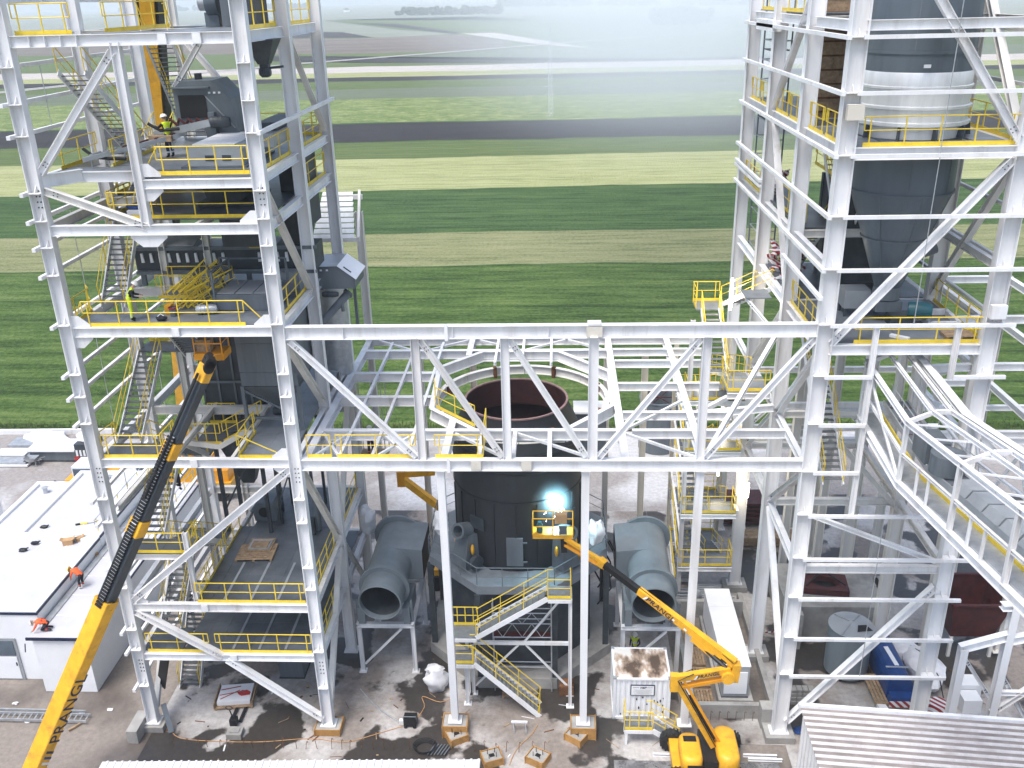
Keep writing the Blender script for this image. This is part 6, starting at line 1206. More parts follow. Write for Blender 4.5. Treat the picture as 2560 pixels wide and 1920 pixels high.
# basket
bx0,bx1,by0,by1,bz=19.3,21.3,3.5,4.25,at(1380,1342,Y=3.7).z
fl=MB().box(bx0,bx1,by0,by1,bz,bz+.22).build('basket_floor','amber',bl); k_=0
for z in (bz+.7,bz+1.15): MB().pipe([(bx0,by0,z),(bx1,by0,z),(bx1,by1,z),(bx0,by1,z)],.028,6,closed=True).build('basket_rail','amber',bl)
for x in (bx0,(bx0+bx1)/2,bx1):
    for y in (by0,by1): MB().tube((x,y,bz+.22),(x,y,bz+1.15),.026,6).build('basket_post','amber',bl)
MB().box(20.4,21.0,3.35,3.65,bz+.95,bz+1.45).build('screen_box','cardboard',bl); MB().box(20.6,21.0,3.42,3.49,bz+.3,bz+.8).build('control_box','machine',bl)
gc=T('gas_cylinder','short teal gas cylinder in the lift basket','cylinder',(19.65,3.8,bz+.22)); MB().lathe(V((19.65,3.8,bz+.23)),[(.15,0),(.16,.03),(.16,.4),(.08,.52),(.01,.52)],14).build('body','teal',gc,smooth=40); MB().lathe(V((19.65,3.8,bz+.75)),[(.1,0),(.1,.06),(.01,.06)],12).build('collar','teal',gc)
# lettering on the lift
bs2=basis(md)[1]; face=-bs2 if (-bs2).dot(CAMP-E2)>0 else bs2
uu=basis(md)[2]; o=E2.lerp(M1,.90)+V((0,0,.05))+face*.168-uu*.09; lettering('PRANGL',bl,o,-md,uu,.40,'navy',.2,.004)
ld=(E2-E1).normalized(); uu2=basis(ld)[2]; o=E1.lerp(E2,.36)+V((0,-.145,.02))-uu2*.07; lettering('PRANGL',bl,o,ld,uu2,.26,'navy',.2,.002)
for p,xa,ua,f in ((E2.lerp(M1,.93)+V((0,0,.05))+face*.167,-md,uu,.2),(E1.lerp(E2,.30)+V((0,-.147,.02)),ld,uu2,.13)): MB().add([p-ua*f*.7,p-ua*f*.7+xa*.1,p+ua*f*.7+xa*.25,p+ua*f*.7+xa*.15],[(0,1,2,3)]).build('stripe','panel',bl)
for sgn in (-1,1): # hoses, decals and grime on the lift
    MB().pipe([TB+V((.1,sgn*.16,.1)),TB.lerp(E1,.5)+V((.12,sgn*.17,.1)),E1+V((.1,sgn*.2,.1)),E1.lerp(E2,.3)+V((0,sgn*.16,.28))],.025,6).build('hose','black',bl,smooth=True)
    MB().pipe([E2+V((-.1,sgn*.2,.45)),E2.lerp(M1,.3)+face*.02+V((0,0,.30)),E2.lerp(M1,.6)+V((0,0,.27)),M1+V((0,0,.2))],.02,6).build('hose','black',bl,smooth=True)
for t_,w_ in ((.12,.3),(.5,.16),(.62,.12)): p=E2.lerp(M1,t_)+V((0,0,.1))+face*.166; MB().add([p-uu*.06,p-uu*.06-md*w_,p+uu*.05-md*w_,p+uu*.05],[(0,1,2,3)]).build('decal','black' if w_>.2 else 'panel',bl)
# ---- second lift behind the ducts
b2=T('rear_boom_lift','amber boom lift folded behind the left duct and mill','boom lift',(13.5,14,0)); e=at(1003,1195,Y=12.5); f=at(1100,1268,Y=12.0); g_=at(1085,1180,Y=14)
MB().bar(e,f,.35,.4).build('lower_boom','amber',b2); MB().bar(e+V((0,0,.25)),g_,.3,.36).build('upper_boom','amber',b2); MB().bar(e-V((0,0,.5)),e+V((0,0,.5)),.45,.45,up=(0,-1,0)).build('elbow','orange',b2); MB().bar(f,(14.2,12.8,1.4),.35,.4).build('riser','amber',b2); MB().box(12.9,15.0,12,14,.5,1.4).build('turret','amber',b2)
for x in (13,14.9):
    for y in (11.9,14.1): MB().tube((x,y-.15,.5),(x,y+.15,.5),.5,18).build('wheel','rubber',b2)
# ================================================================ SITE CONTAINER
ct=T('site_container','small white shipping container with rusty stained roof and sign','container',(24.75,2.2,0)); X0,X1,Y0,Y1,ZC=23.3,26.15,.98,3.4,2.58
for x in (X0,X1-.12):
    for y in (Y0,Y1-.12): MB().box(x,x+.12,y,y+.12,0.03,ZC).build('corner_post','panel',ct)
for x in (X0-.01,X1-.15):
    for y in (Y0-.01,Y1-.15):
        for z in (.02,ZC-.04): MB().box(x,x+.16,y,y+.16,z,z+.1).build('corner_casting','galv',ct)
def corr(p0,p1,z0,z1,n,dep,nrm,mat,par,name):
    m=MB(); p0,p1,nrm=V(p0),V(p1),V(nrm); q=[]
    prof=[0,0,1,1]
    for k in range(n*4+1): t=k/(n*4); dd=dep*prof[k%4]; q.append(p0.lerp(p1,t)+nrm*dd)
    vs_=[V((p.x,p.y,z0)) for p in q]+[V((p.x,p.y,z1)) for p in q]; k=len(q); return m.add(vs_,[(i,i+1,k+i+1,k+i) for i in range(k-1)]).build(name,mat,par)
corr((X0+.12,Y0+.08,0),(X1-.12,Y0+.08,0),.15,ZC-.1,10,.04,(0,-1,0),'panel',ct,'front_wall'); corr((X0+.08,Y0+.12,0),(X0+.08,Y1-.12,0),.15,ZC-.1,8,.04,(-1,0,0),'panel',ct,'side_wall'); corr((X1-.08,Y0+.12,0),(X1-.08,Y1-.12,0),.15,ZC-.1,8,.04,(1,0,0),'panel',ct,'side_wall'); corr((X0+.12,Y1-.08,0),(X1-.12,Y1-.08,0),.15,ZC-.1,10,.04,(0,1,0),'panel',ct,'rear_wall')
for y in (Y0,Y1-.1): MB().box(X0+.12,X1-.12,y,y+.1,.03,.16).build('sill','panel',ct); MB().box(X0+.12,X1-.12,y,y+.1,ZC-.1,ZC).build('header','panel',ct)
for x in (X0,X1-.1): MB().box(x,x+.1,Y0+.12,Y1-.12,.03,.16).build('sill','panel',ct); MB().box(x,x+.1,Y0+.12,Y1-.12,ZC-.1,ZC).build('header','panel',ct)
def rustroof():
    m=bpy.data.materials.new('rustroof'); m.use_nodes=True; n=m.node_tree.nodes; l=m.node_tree.links; b=n['Principled BSDF']; b.inputs['Roughness'].default_value=.75
    g=n.new('ShaderNodeNewGeometry'); mp=n.new('ShaderNodeMapping'); mp.inputs['Scale'].default_value=(1.5,.75,1); mp.inputs['Location'].default_value=(.6,.2,0); l.new(g.outputs['Position'],mp.inputs[0])
    t=n.new('ShaderNodeTexNoise'); t.inputs['Scale'].default_value=.9; t.inputs['Detail'].default_value=7; t.inputs['Roughness'].default_value=.55; l.new(mp.outputs[0],t.inputs[0])
    r=n.new('ShaderNodeValToRGB'); e=r.color_ramp.elements; e[0].position=.44; e[0].color=(.70,.66,.62,1); e[1].position=.60; e[1].color=(.10,.065,.045,1); k=e.new(.50); k.color=(.45,.33,.25,1)
    l.new(t.outputs[0],r.inputs[0]); l.new(r.outputs[0],b.inputs['Base Color']); MATS['rustroof']=m
rustroof(); MB().box(X0+.1,X1-.1,Y0+.1,Y1-.1,ZC-.05,ZC-.012).build('roof','rustroof',ct)
sg_=MB().box(24.15,25.35,Y0-.01,Y0+.03,1.55,2.2).build('sign','navy',ct); MB().box(24.19,25.31,Y0-.016,Y0-.011,1.59,2.16).build('sign_face','panel',sg_)
lettering('H&F',ct,(24.62,Y0-.02,2.0),(1,0,0),(0,0,1),.16,'navy',.2,.004)
for k in range(5):
    w=(.9,.7,.95,.6,.85)[k]; MB().box(24.75-w/2,24.75+w/2,Y0-.022,Y0-.018,1.90-k*.06,1.915-k*.06).build('sign_line','galv',ct)
for x0,x1 in ((24.25,24.58),(24.92,25.25)): MB().box(x0,x1,Y0-.022,Y0-.018,2.05,2.065).build('sign_line','navy',ct)
r=random.Random(2)
for k in range(12): x,z=r.uniform(23.6,25.9),r.uniform(.3,1.4); MB().ell((x,Y0+.035,z),(r.uniform(.02,.05),.02,r.uniform(.04,.1)),7,5).build('dent','black',ct)
# small stair platform in front of the container
sp=T('step_platform','small white step platform with yellow railing in front of the container','platform',(24.8,-.3,0)); zP=.95
MB().box(23.75,25.1,-.75,.2,zP-.05,zP).build('deck','grating',sp); 
for y in (-.75,.2): MB().bar((23.75,y,zP-.12),(25.1,y,zP-.12),.06,.2).build('edge_beam','white',sp)
for x in (23.85,): 
    for y in (-.7,.15): MB().bar((x,y,.02),(x,y,zP-.1),.12,.12).build('leg','white',sp)
stair(sp,(26.35,-.28,.05),(25.1,-.28,zP),.9,rails=(1,1)); rail(sp,[(25.1,-.74,zP),(23.78,-.74,zP),(23.78,.18,zP)],step=.7)
# ================================================================ PIT WITH LONG CABINET
pw=T('pit_wall','low concrete walls round the open pit behind the boom lift','wall',(29.3,5,0))
for a in ((27.3,31.3,1.15,1.42,0,.85),(27.3,27.55,1.43,9.4,0,.45),(31.32,31.6,.4,11.2,0,.5),(27.3,31.3,9.42,9.7,0,1.1),(30.6,31.3,.5,1.14,0,1.2)): MB().box(*a).build('wall_section','concrete',pw)
for k in range(8): x=27.8+k*.42; MB().pipe([(x,1.02,0),(x,1.02,.55),(x+.03,1.0,.6),(x+.07,.98,.52)],.013,5).build('bar','rust',pw)
pl_=T('long_cabinet','long white cabinet of lidded sections on a plinth in the pit','cabinet',(29.5,5.4,0))
MB().box(28.75,30.5,1.9,8.9,-.15,.5).build('plinth','concrete',pl_)
for k in range(4): y0=2.15+k*1.66; MB().box(28.92,30.25,y0,y0+1.63,.55,2.42).build('section','machine_light' if k==0 else 'panel',pl_); MB().box(28.88,30.29,y0-.02,y0+1.63,2.43,2.48).build('lid','panel',pl_)
MB().box(29.0,30.15,2.10,2.148,.75,2.1).build('front_door','panel',pl_); MB().box(28.9,30.27,2.1,8.8,.5,.549).build('base_frame','machine_dark',pl_)
for k in range(4): pallet(28.1,2.4+k*1.7,.02,PI/2,['nearest of the wooden pallets in the row beside the long cabinet','second wooden pallet of the row beside the long cabinet','third wooden pallet of the row beside the long cabinet','farthest wooden pallet of the row beside the long cabinet'][k],w=1.5,d=.95,boards=6)
ps=T('pump_skid','tangle of grey pipes and a blue pump behind the long cabinet','pump',(28.6,10.2,0)); r=random.Random(14); MB().box(27.4,31,9.9,11.6,.02,.25).build('frame','machine',ps)
for k in range(8): y=9.95+k*.2; MB().pipe([(27.2+r.uniform(0,.6),y,.5+.1*(k%3)),(28.6,y,.5+.1*(k%3)),(28.8,y+.05,.9),(30.6+r.uniform(-.5,.4),y,.9)],.06,7).build('pipe','machine_light' if k%2 else 'galv',ps,smooth=True)
motor(ps,(29.9,10.6,.55),.25,.8,(1,0,0),'blue'); motor(ps,(28.7,9.95,1.0),.24,.5,(0,0,1),'machine_light')
# white channels lying by the lift
for k,(x,y,lb) in enumerate(((25.9,-1.4,'white steel channel lying behind the lift wheel'),(30.2,-1.35,'upper white steel channel lying right of the lift'),(30.4,-1.6,'lower white steel channel lying right of the lift'))): tag(MB().ch((x-.8,y,.1),(x+.8,y-.03,.1),.16,.1).build('loose_channel','white'),lb,'channel')
for k in range(3): tag(MB().bar((26.6,-1.0+.14*k,.07),(28.4,-.95+.14*k,.07),.12,.1).build('red_bar','oxide'),['front red oxide bar lying behind the lift','middle red oxide bar lying behind the lift','rear red oxide bar lying behind the lift'][k],'bar')
# ================================================================ GROUND LEVEL RIGHT
tk=T('grey_tank','pale grey round tank with black opening in its lid under the right tower','tank',(35.95,4.8,0)); c=V((35.95,4.8,0))
MB().lathe(c,[(1.05,.25),(1.12,.3),(1.12,3.0),(1.16,3.0),(1.16,3.06)],40).build('shell','duct',tk,smooth=35); MB().lathe(c,[(1.16,3.06),(.01,3.25)],40).build('lid','machine_light',tk,smooth=35)
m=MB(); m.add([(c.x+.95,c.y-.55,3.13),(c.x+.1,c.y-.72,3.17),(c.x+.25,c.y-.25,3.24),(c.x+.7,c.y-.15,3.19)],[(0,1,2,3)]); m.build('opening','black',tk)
for a in (.4,1.6,2.8,4.2,5.4): MB().tube((c.x+.9*math.cos(a),c.y+.9*math.sin(a),.01),(c.x+.9*math.cos(a),c.y+.9*math.sin(a),.3),.06,8).build('foot','black',tk)
for a in (.9,2.2,4.0): d=V((math.cos(a),math.sin(a),0)); MB().bar(c+d*.15+V((0,0,3.25)),c+d*1.1+V((0,0,3.10)),.05,.05).build('rib','machine_light',tk)
cbk=T('concrete_block','large concrete machine foundation behind the grey tank','foundation',(36.2,9.8,0)); MB().box(33.4,38.9,7.7,12.0,0,2.05).build('block','concrete',cbk); MB().box(33.2,34.0,6.6,7.69,0,2.3).build('buttress','concrete',cbk)
rfg=T('flange_plate','red oxide square frame with round hole lying on the concrete block','frame',(36.0,9.6,2.05)); m=MB(); R=Matrix.Translation((35.9,9.6,0))@Matrix.Rotation(-.12,4,'Z')
sq=[(-1.25,-.85),(1.25,-.85),(1.25,.85),(-1.25,.85)]; N=32; ring=[(.75*math.cos(2*PI*i/N),.55*math.sin(2*PI*i/N)) for i in range(N)]
def sqp(a):
    c_,s_=math.cos(a),math.sin(a); k=min(1.25/abs(c_) if abs(c_)>1e-6 else 9,.85/abs(s_) if abs(s_)>1e-6 else 9); return (c_*k,s_*k)
out=[sqp(2*PI*i/N) for i in range(N)]; vs2=[(x,y,2.45) for x,y in out]+[(x,y,2.45) for x,y in ring]+[(x,y,2.08) for x,y in out]+[(x,y,2.08) for x,y in ring]
m.add(vs2,[(i,(i+1)%N,N+(i+1)%N,N+i) for i in range(N)]+[(i,2*N+i,2*N+(i+1)%N,(i+1)%N) for i in range(N)]+[(N+i,N+(i+1)%N,3*N+(i+1)%N,3*N+i) for i in range(N)]).xf(R).build('frame','oxide',rfg)
MB().add([(x,y,2.1) for x,y in ring],[tuple(range(N))]).xf(R).build('hole','black',rfg)
for a,b in (((-1.1,-.6),(-.2,.7)),((.3,.7),(1.1,-.3)),((-.9,.6),(.2,.75))): MB().bar((*a,2.5),(*b,2.5),.05,.05).xf(R).build('clamp_bar','black',rfg)
rh=T('red_hopper','big open red oxide steel bin in the shade right of the tower','bin',(43,7.2,0)); a0,a1,c0,c1=41.5,44.6,5.8,8.7
tp_=[(a0,c0,3.6),(a1,c0,3.6),(a1,c1,3.6),(a0,c1,3.6)]; bt_=[(a0+.35,c0+.4,1.3),(a1-.5,c0+.4,1.3),(a1-.5,c1-.4,1.3),(a0+.35,c1-.4,1.3)]
for i in range(4): j=(i+1)%4; MB().add([tp_[i],tp_[j],bt_[j],bt_[i]],[(0,1,2,3)]).build('side_wall','oxide',rh); MB().bar(tp_[i],tp_[j],.16,.14).build('rim','oxide',rh)
MB().add(bt_,[(0,1,2,3)]).build('floor','oxide',rh)
for x in (a0+.4,a1-.5):
    for y in (c0+.4,c1-.4): MB().bar((x,y,0),(x,y,1.3),.16,.16).build('leg','white2',rh)
# blue housing with hazard edges, wrapped goods, pallets
bm_=T('blue_housing','rounded blue machine housing with red and white edges under right tower','machine',(37.9,4,0)); prof=[(37.3,.3),(37.3,.95)]+[(37.975-.675*math.cos(PI*k/10),.95+.75*math.sin(PI*k/10)) for k in range(1,10)]+[(38.65,.95),(38.65,.3)]
casing(bm_,prof,2.4,5.9,'hood','blue'); MB().poly([(37.35,2.39,.3),(38.6,2.39,.3),(38.55,2.39,.8),(37.4,2.39,.8)],(0,-.5,0)).build('nose','blue',bm_); MB().box(37.3,38.65,1.84,1.88,.25,.6).build('hazard_strip','hazard',bm_); MB().box(37.3,38.65,5.91,5.95,1.0,1.3).build('hazard_strip','hazard',bm_); MB().bar((37.9,4.8,1.68),(38.0,3.3,1.68),.22,.05).build('strap','panel',bm_); MB().bar((37.4,3.2,1.69),(38.6,3.15,1.69),.1,.04).build('strap','galv',bm_); MB().box(37.35,38.6,2.0,5.8,.02,.28).build('skid','wood',bm_)
pallet(36.95,3.0,.35,PI/2,'wooden pallet tilted against the blue housing',w=2.2,d=.7,boards=4); tag(MB().bar((36.9,2.0,.3),(37.3,.6,.15),.4,.2).build('white_box_beam','white'),'white box beam at the front of the blue housing','beam')
ww=T('wrapped_goods','white plastic wrapped goods behind the front right column','parcel',(40.0,4,0)); m=MB(); m.ell((39.8,4.3,.75),(.95,1.5,.8),18,12,amp=.3,seed=21); m.build('wrap','tarp',ww,smooth=True); MB().ell((39.3,5.6,.6),(.9,.7,.65),14,10,amp=.4,seed=8).build('bundle','tarp',ww,smooth=True); MB().pipe([(39.5,5.5,1.2),(39.8,4.3,1.6),(40.1,3.0,1.2),(40.2,2.4,.4)],.03,6).build('strap','black',ww)
hb=T('hazard_drum','red and white striped drum between the trestle leg and the column','drum',(39.5,1.4,0)); MB().lathe(V((39.5,1.4,0)),[(.42,.02),(.45,.1),(.45,.95),(.42,1.0),(.01,1.0)],24).build('body','hazard',hb,smooth=35)
wbx=T('white_crate','white crates on the ground right of the trestle leg','crate',(41.3,2.2,0)); MB().box(40.9,41.8,1.7,2.5,.02,.85).build('box','panel',wbx); MB().box(41.0,42.1,2.55,3.4,.02,1.1).build('box','panel',wbx)
for z,y0 in ((.9,1.0),(.25,.6)): pass
# barrier tapes red/white between posts
tp2=T('barrier_tape','red and white barrier tape along the slab under the right tower','tape',(33,2.6,0)); 
for a,b in (((31.9,6.8,.95),(34.2,7.3,.85)),((33.2,1.0,.5),(36.3,.5,.4))):
    n=14
    for k in range(n): p,q=V(a).lerp(V(b),k/n),V(a).lerp(V(b),(k+1)/n); MB().bar(p,q,.015,.08).build('stripe','red' if k%2 else 'panel',tp2)
    for p in (a,b): MB().tube((p[0],p[1],0),p,.02,6).build('stake','rust',tp2)
cbl=T('block_stack','stack of small grey concrete blocks behind the front right column foot','blocks',(32.9,2.4,0))
for k in range(16): x,y,z=32.5+(k%4)*.3,2.2+.05*(k//4),.02+(k//4)*.2; MB().box(x,x+.27,y,y+.4,z,z+.18).build('block','concrete',cbl)
bt2=T('blue_tarp','crumpled blue sheet on the slab by the right tower foot','sheet',(32.6,.2,0)); MB().ell((32.7,.3,.06),(.42,.3,.08),12,6,amp=.8,seed=2).build('sheet','blue',bt2)
# racks, crates behind stair tower
rr=T('red_rack','red oxide steel racks stored behind the right tower','rack',(33.4,20,0))
for k in range(5): MB().box(31.6,35.2,19.4,21.4,.3+k*.35,.45+k*.35).build('shelf','oxide',rr)
for x in (31.7,35.1): MB().box(x-.06,x+.06,19.4,21.4,0,2.0).build('frame','red',rr)
wbm=T('timber_stack','stack of long timber beams behind the right tower','timber',(34.2,17.6,0))
for k in range(6): MB().box(32.2,37,16.9+(k%3)*.4,17.25+(k%3)*.4,.15+(k//3)*.3,.42+(k//3)*.3).build('timber','wood',wbm)
rt2=T('round_tank','grey open-topped round tank with rusty rim on the rear yard','tank',(28.6,31.6,0)); MB().lathe(V((28.6,31.7,0)),[(1.55,.02),(1.55,4.3),(1.6,4.3),(1.6,4.4),(1.48,4.4),(1.48,.3),(.01,.3)],36).build('shell','machine',rt2,smooth=35)
for k in range(3): a=k*PI/3; MB().bar((28.6+1.5*math.cos(a),31.7+1.5*math.sin(a),4.36),(28.6-1.5*math.cos(a),31.7-1.5*math.sin(a),4.36),.06,.06).build('spider','oxide',rt2)
cpr=T('capped_column_foot','white column on a concrete pier in the rear of the right tower','pier',(36.4,15,0)); MB().box(35.6,37.2,14.4,15.6,0,.7).build('pier','concrete',cpr); MB().box(35.8,37.0,14.55,15.45,.7,.8).build('plate','white2',cpr); MB().ib((36.4,15,.8),(36.4,15,9.1),.4,.4,.024,.016,(1,0,0)).build('stub','white2',cpr)
ybr=T('yellow_spreader','yellow lifting frame and white beam lying behind the concrete block','frame',(39.5,14,0)); MB().bar((37.8,13.6,.3),(40.6,13.6,.3),.4,.35).build('beam','panel',ybr); MB().bar((38.2,13.3,.6),(40.2,13.3,.6),.1,.1).build('bar','yellow',ybr); MB().pipe([(39.3,13.3,.6),(39.3,13.3,1.2),(40,13.3,1.2),(40,13.3,.6)],.04,6).build('hoop','yellow',ybr)
for px,py,s,lb in ((918,1300,.9,'white plastic wrapped part hanging at the stair side of the left tower'),(1104,1306,.75,'white wrapped bundle behind the truss column left of the mill'),(1490,1330,.75,'white wrapped hoses on the right side of the mill')):
    q=at(px,py,Y=9.6 if px<950 else 5.6 if px<1200 else 6.2); m=MB(); m.ell(q,(s*.55,s*.5,s*.95),16,12,amp=.45,seed=px); tag(m.build('plastic_wrap','tarp',smooth=True),lb,'wrapped bundle')
# ================================================================ FOREGROUND ROOFS
def corroof(name,label,c,ux,uy,L,Wd,pitch,dep,mat,wallz,seed=0):
    """trapezoid sheeting: ribs run along uy, spaced along ux"""
    t=T(name,label,'roof',(c[0],c[1],0)); c,ux,uy=V(c),V(ux),V(uy).normalized()*Wd; uxn=ux.normalized(); nz=uxn.cross(uy.normalized()); nz=nz if nz.z>0 else -nz
    n=int(L/pitch); per=7
    for s in range(0,n,per):
        q=[]
        for k in range(s,min(n,s+per)):
            for f,h in ((0,0),(.58,0),(.68,1),(.90,1)): q.append(c+uxn*(k+f)*pitch+nz*h*dep)
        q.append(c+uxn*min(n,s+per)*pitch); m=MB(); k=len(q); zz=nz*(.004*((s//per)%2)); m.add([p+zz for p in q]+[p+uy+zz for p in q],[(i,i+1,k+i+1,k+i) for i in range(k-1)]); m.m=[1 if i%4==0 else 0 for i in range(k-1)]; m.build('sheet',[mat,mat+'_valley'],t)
    return t
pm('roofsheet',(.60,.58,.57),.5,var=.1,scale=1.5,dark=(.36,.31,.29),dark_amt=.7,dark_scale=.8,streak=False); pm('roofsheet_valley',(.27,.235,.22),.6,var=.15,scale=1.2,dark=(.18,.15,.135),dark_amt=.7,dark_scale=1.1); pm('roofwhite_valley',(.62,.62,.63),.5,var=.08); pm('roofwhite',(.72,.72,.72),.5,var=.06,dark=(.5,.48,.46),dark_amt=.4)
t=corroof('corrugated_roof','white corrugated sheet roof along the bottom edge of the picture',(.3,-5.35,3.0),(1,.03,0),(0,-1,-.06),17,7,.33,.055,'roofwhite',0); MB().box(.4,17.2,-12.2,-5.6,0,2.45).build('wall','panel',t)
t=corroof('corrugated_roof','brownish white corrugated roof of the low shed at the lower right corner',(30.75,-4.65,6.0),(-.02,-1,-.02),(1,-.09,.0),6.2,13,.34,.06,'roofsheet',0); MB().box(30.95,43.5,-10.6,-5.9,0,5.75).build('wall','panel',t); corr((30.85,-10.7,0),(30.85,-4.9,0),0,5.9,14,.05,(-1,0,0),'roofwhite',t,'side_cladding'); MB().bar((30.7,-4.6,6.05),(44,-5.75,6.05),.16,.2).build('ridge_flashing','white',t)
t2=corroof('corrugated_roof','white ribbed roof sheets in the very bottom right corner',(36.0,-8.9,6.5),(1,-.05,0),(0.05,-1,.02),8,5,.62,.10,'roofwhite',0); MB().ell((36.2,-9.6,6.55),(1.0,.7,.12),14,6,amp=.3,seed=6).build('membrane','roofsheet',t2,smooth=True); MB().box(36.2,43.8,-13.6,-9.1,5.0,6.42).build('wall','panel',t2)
# ================================================================ PEOPLE
def person(label,base,face,J,cols,helmet,vest=None):
    """J: joint name -> (right, forward, up) in metres from the feet; one skinned continuous body"""
    c,s=math.cos(face),math.sin(face); fwd=V((c,s,0)); rgt=V((s,-c,0)); b=V(base)
    W_=lambda j: b+rgt*J[j][0]+fwd*J[j][1]+V((0,0,J[j][2]))
    t=T('person',label,'person',base)
    chain=[('pelvis','waist'),('waist','chest'),('chest','neck'),('neck','head'),('pelvis','hipL'),('hipL','kneeL'),('kneeL','ankL'),('ankL','toeL'),('pelvis','hipR'),('hipR','kneeR'),('kneeR','ankR'),('ankR','toeR'),('chest','shL'),('shL','elL'),('elL','wrL'),('wrL','haL'),('chest','shR'),('shR','elR'),('elR','wrR'),('wrR','haR')]
    rad=dict(pelvis=(.17,.13),waist=(.155,.12),chest=(.18,.13),neck=(.06,.065),head=(.085,.105),hipL=(.105,.105),kneeL=(.075,.08),ankL=(.055,.06),toeL=(.045,.04),shL=(.075,.075),elL=(.055,.055),wrL=(.04,.04),haL=(.04,.028))
    for k in list(rad):
        if k.endswith('L'): rad[k[:-1]+'R']=rad[k]
    names=list(rad); me=bpy.data.meshes.new('body'); me.from_pydata([W_(k)-b for k in names],[(names.index(x),names.index(y)) for x,y in chain],[])
    o=bpy.data.objects.new('body',me); COL.objects.link(o); sk=o.modifiers.new('s','SKIN'); sv=me.skin_vertices[0].data
    for i,k in enumerate(names): sv[i].radius=rad[k]
    sv[0].use_root=True; sub=o.modifiers.new('u','SUBSURF'); sub.levels=1; sub.render_levels=1
    dg=bpy.context.evaluated_depsgraph_get(); me2=bpy.data.meshes.new_from_object(o.evaluated_get(dg)); bpy.data.objects.remove(o)
    segs=[(W_(x)-b,W_(y)-b,(x,y)) for x,y in chain]; keys=['legs','torso','arms','skin','boots','band']
    me2.materials.clear()
    for k in keys: me2.materials.append(M(cols.get(k,'reflect' if k=='band' else 'skin')))
    def part(p):
        best=None
        for a,bb,n in segs:
            d=bb-a; tt=max(0,min(1,(p-a).dot(d)/max(1e-9,d.dot(d)))); q=(p-a-d*tt).length
            if best is None or q<best[0]: best=(q,n,tt)
        (x,y),tt=best[1],best[2]
        if y=='head': return 'skin'
        if y.startswith('ha'): return 'skin' if not cols.get('gloves') else 'boots'
        if y.startswith('toe'): return 'boots'
        if y.startswith(('hip','knee','ank')): return 'band' if (y.startswith('ank') and .55<tt<.75) else ('boots' if (y.startswith('ank') and tt>.85) else 'legs')
        if y.startswith(('el','wr')): return 'arms'
        if (x,y)==('waist','chest') and .25<tt<.5: return 'band'
        return 'torso'
    for f in me2.polygons: f.material_index=keys.index(part(f.center)); f.use_smooth=True
    ob=bpy.data.objects.new('body',me2); COL.objects.link(ob); ob.parent=t; ORG[ob.name]=org(t)
    h=W_('head'); n=W_('neck'); hd=(h-n).normalized(); up=hd; top=h+up*.06; fr=(fwd-up*fwd.dot(up)).normalized()
    MB().lathe(top-up*.02,[(.155,0),(.15,.02),(.135,.07),(.095,.12),(.04,.145),(.005,.15)],16,axis=up).build('helmet',helmet,t,smooth=40)
    MB().poly([top-up*.02+fr*.10+rgt*-.10,top-up*.02+fr*.20+rgt*-.05,top-up*.02+fr*.20+rgt*.05,top-up*.02+fr*.10+rgt*.10],up*.015).build('peak',helmet,t)
    MB().ell(h+fr*.10-up*.02,(.022,.022,.03),7,5).build('nose','skin',t,smooth=True)
    for sg in (-1,1): MB().ell(h+fr*.085+rgt*sg*.035+up*.02,(.014,.014,.01),6,4).build('eye','black',t); MB().ell(h+rgt*sg*.088,(.02,.03,.04),6,5).build('ear','skin',t)
    MB().bar(h+fr*.097-up*.06-rgt*.025,h+fr*.097-up*.06+rgt*.025,.01,.012).build('mouth','rust',t)
    for k in ('haL','haR'):
        w=W_('wr'+k[-1]); p=W_(k); d=(p-w).normalized(); sx=d.cross(V((0,0,1))); sx=sx.normalized() if sx.length>.1 else rgt
        m=MB()
        for i,(off,L) in enumerate(((-.03,.07),(-.01,.085),(.012,.08),(.032,.06))): a=p+sx*off; m.pipe([a,a+d*L*.55,a+d*L*.85-V((0,0,.02))],[.011,.010,.008],6)
        m.pipe([p-d*.04+sx*.035,p-d*.01+sx*.065,p+d*.02+sx*.07],[.012,.011,.009],6); m.build('fingers','skin' if not cols.get('gloves') else cols['boots'],t,smooth=True)
    return t,W_
def pose(**k):
    J=dict(pelvis=(0,0,.95),waist=(0,.01,1.12),chest=(0,.02,1.36),neck=(0,.03,1.52),head=(0,.06,1.66),hipL=(-.10,0,.90),kneeL=(-.11,.02,.50),ankL=(-.12,-.02,.10),toeL=(-.13,.13,.04),hipR=(.10,0,.90),kneeR=(.11,.02,.50),ankR=(.12,-.02,.10),toeR=(.13,.13,.04),shL=(-.19,.02,1.44),elL=(-.25,-.01,1.16),wrL=(-.25,.12,.94),haL=(-.25,.17,.88),shR=(.19,.02,1.44),elR=(.25,-.01,1.16),wrR=(.25,.12,.94),haR=(.25,.17,.88)); J.update(k); return J
HV=dict(torso='hivis',arms='darkcloth',legs='bluecloth',boots='black',band='reflect')
person('worker in yellow vest and navy trousers with white helmet on the upper left deck',(3.73,4.55,L6+.025),math.radians(150),pose(elL=(-.34,.12,1.30),wrL=(-.30,.36,1.34),haL=(-.30,.44,1.36),elR=(.30,.14,1.22),wrR=(.22,.36,1.30),haR=(.20,.44,1.32),head=(0,.08,1.67)),HV,'helmet')
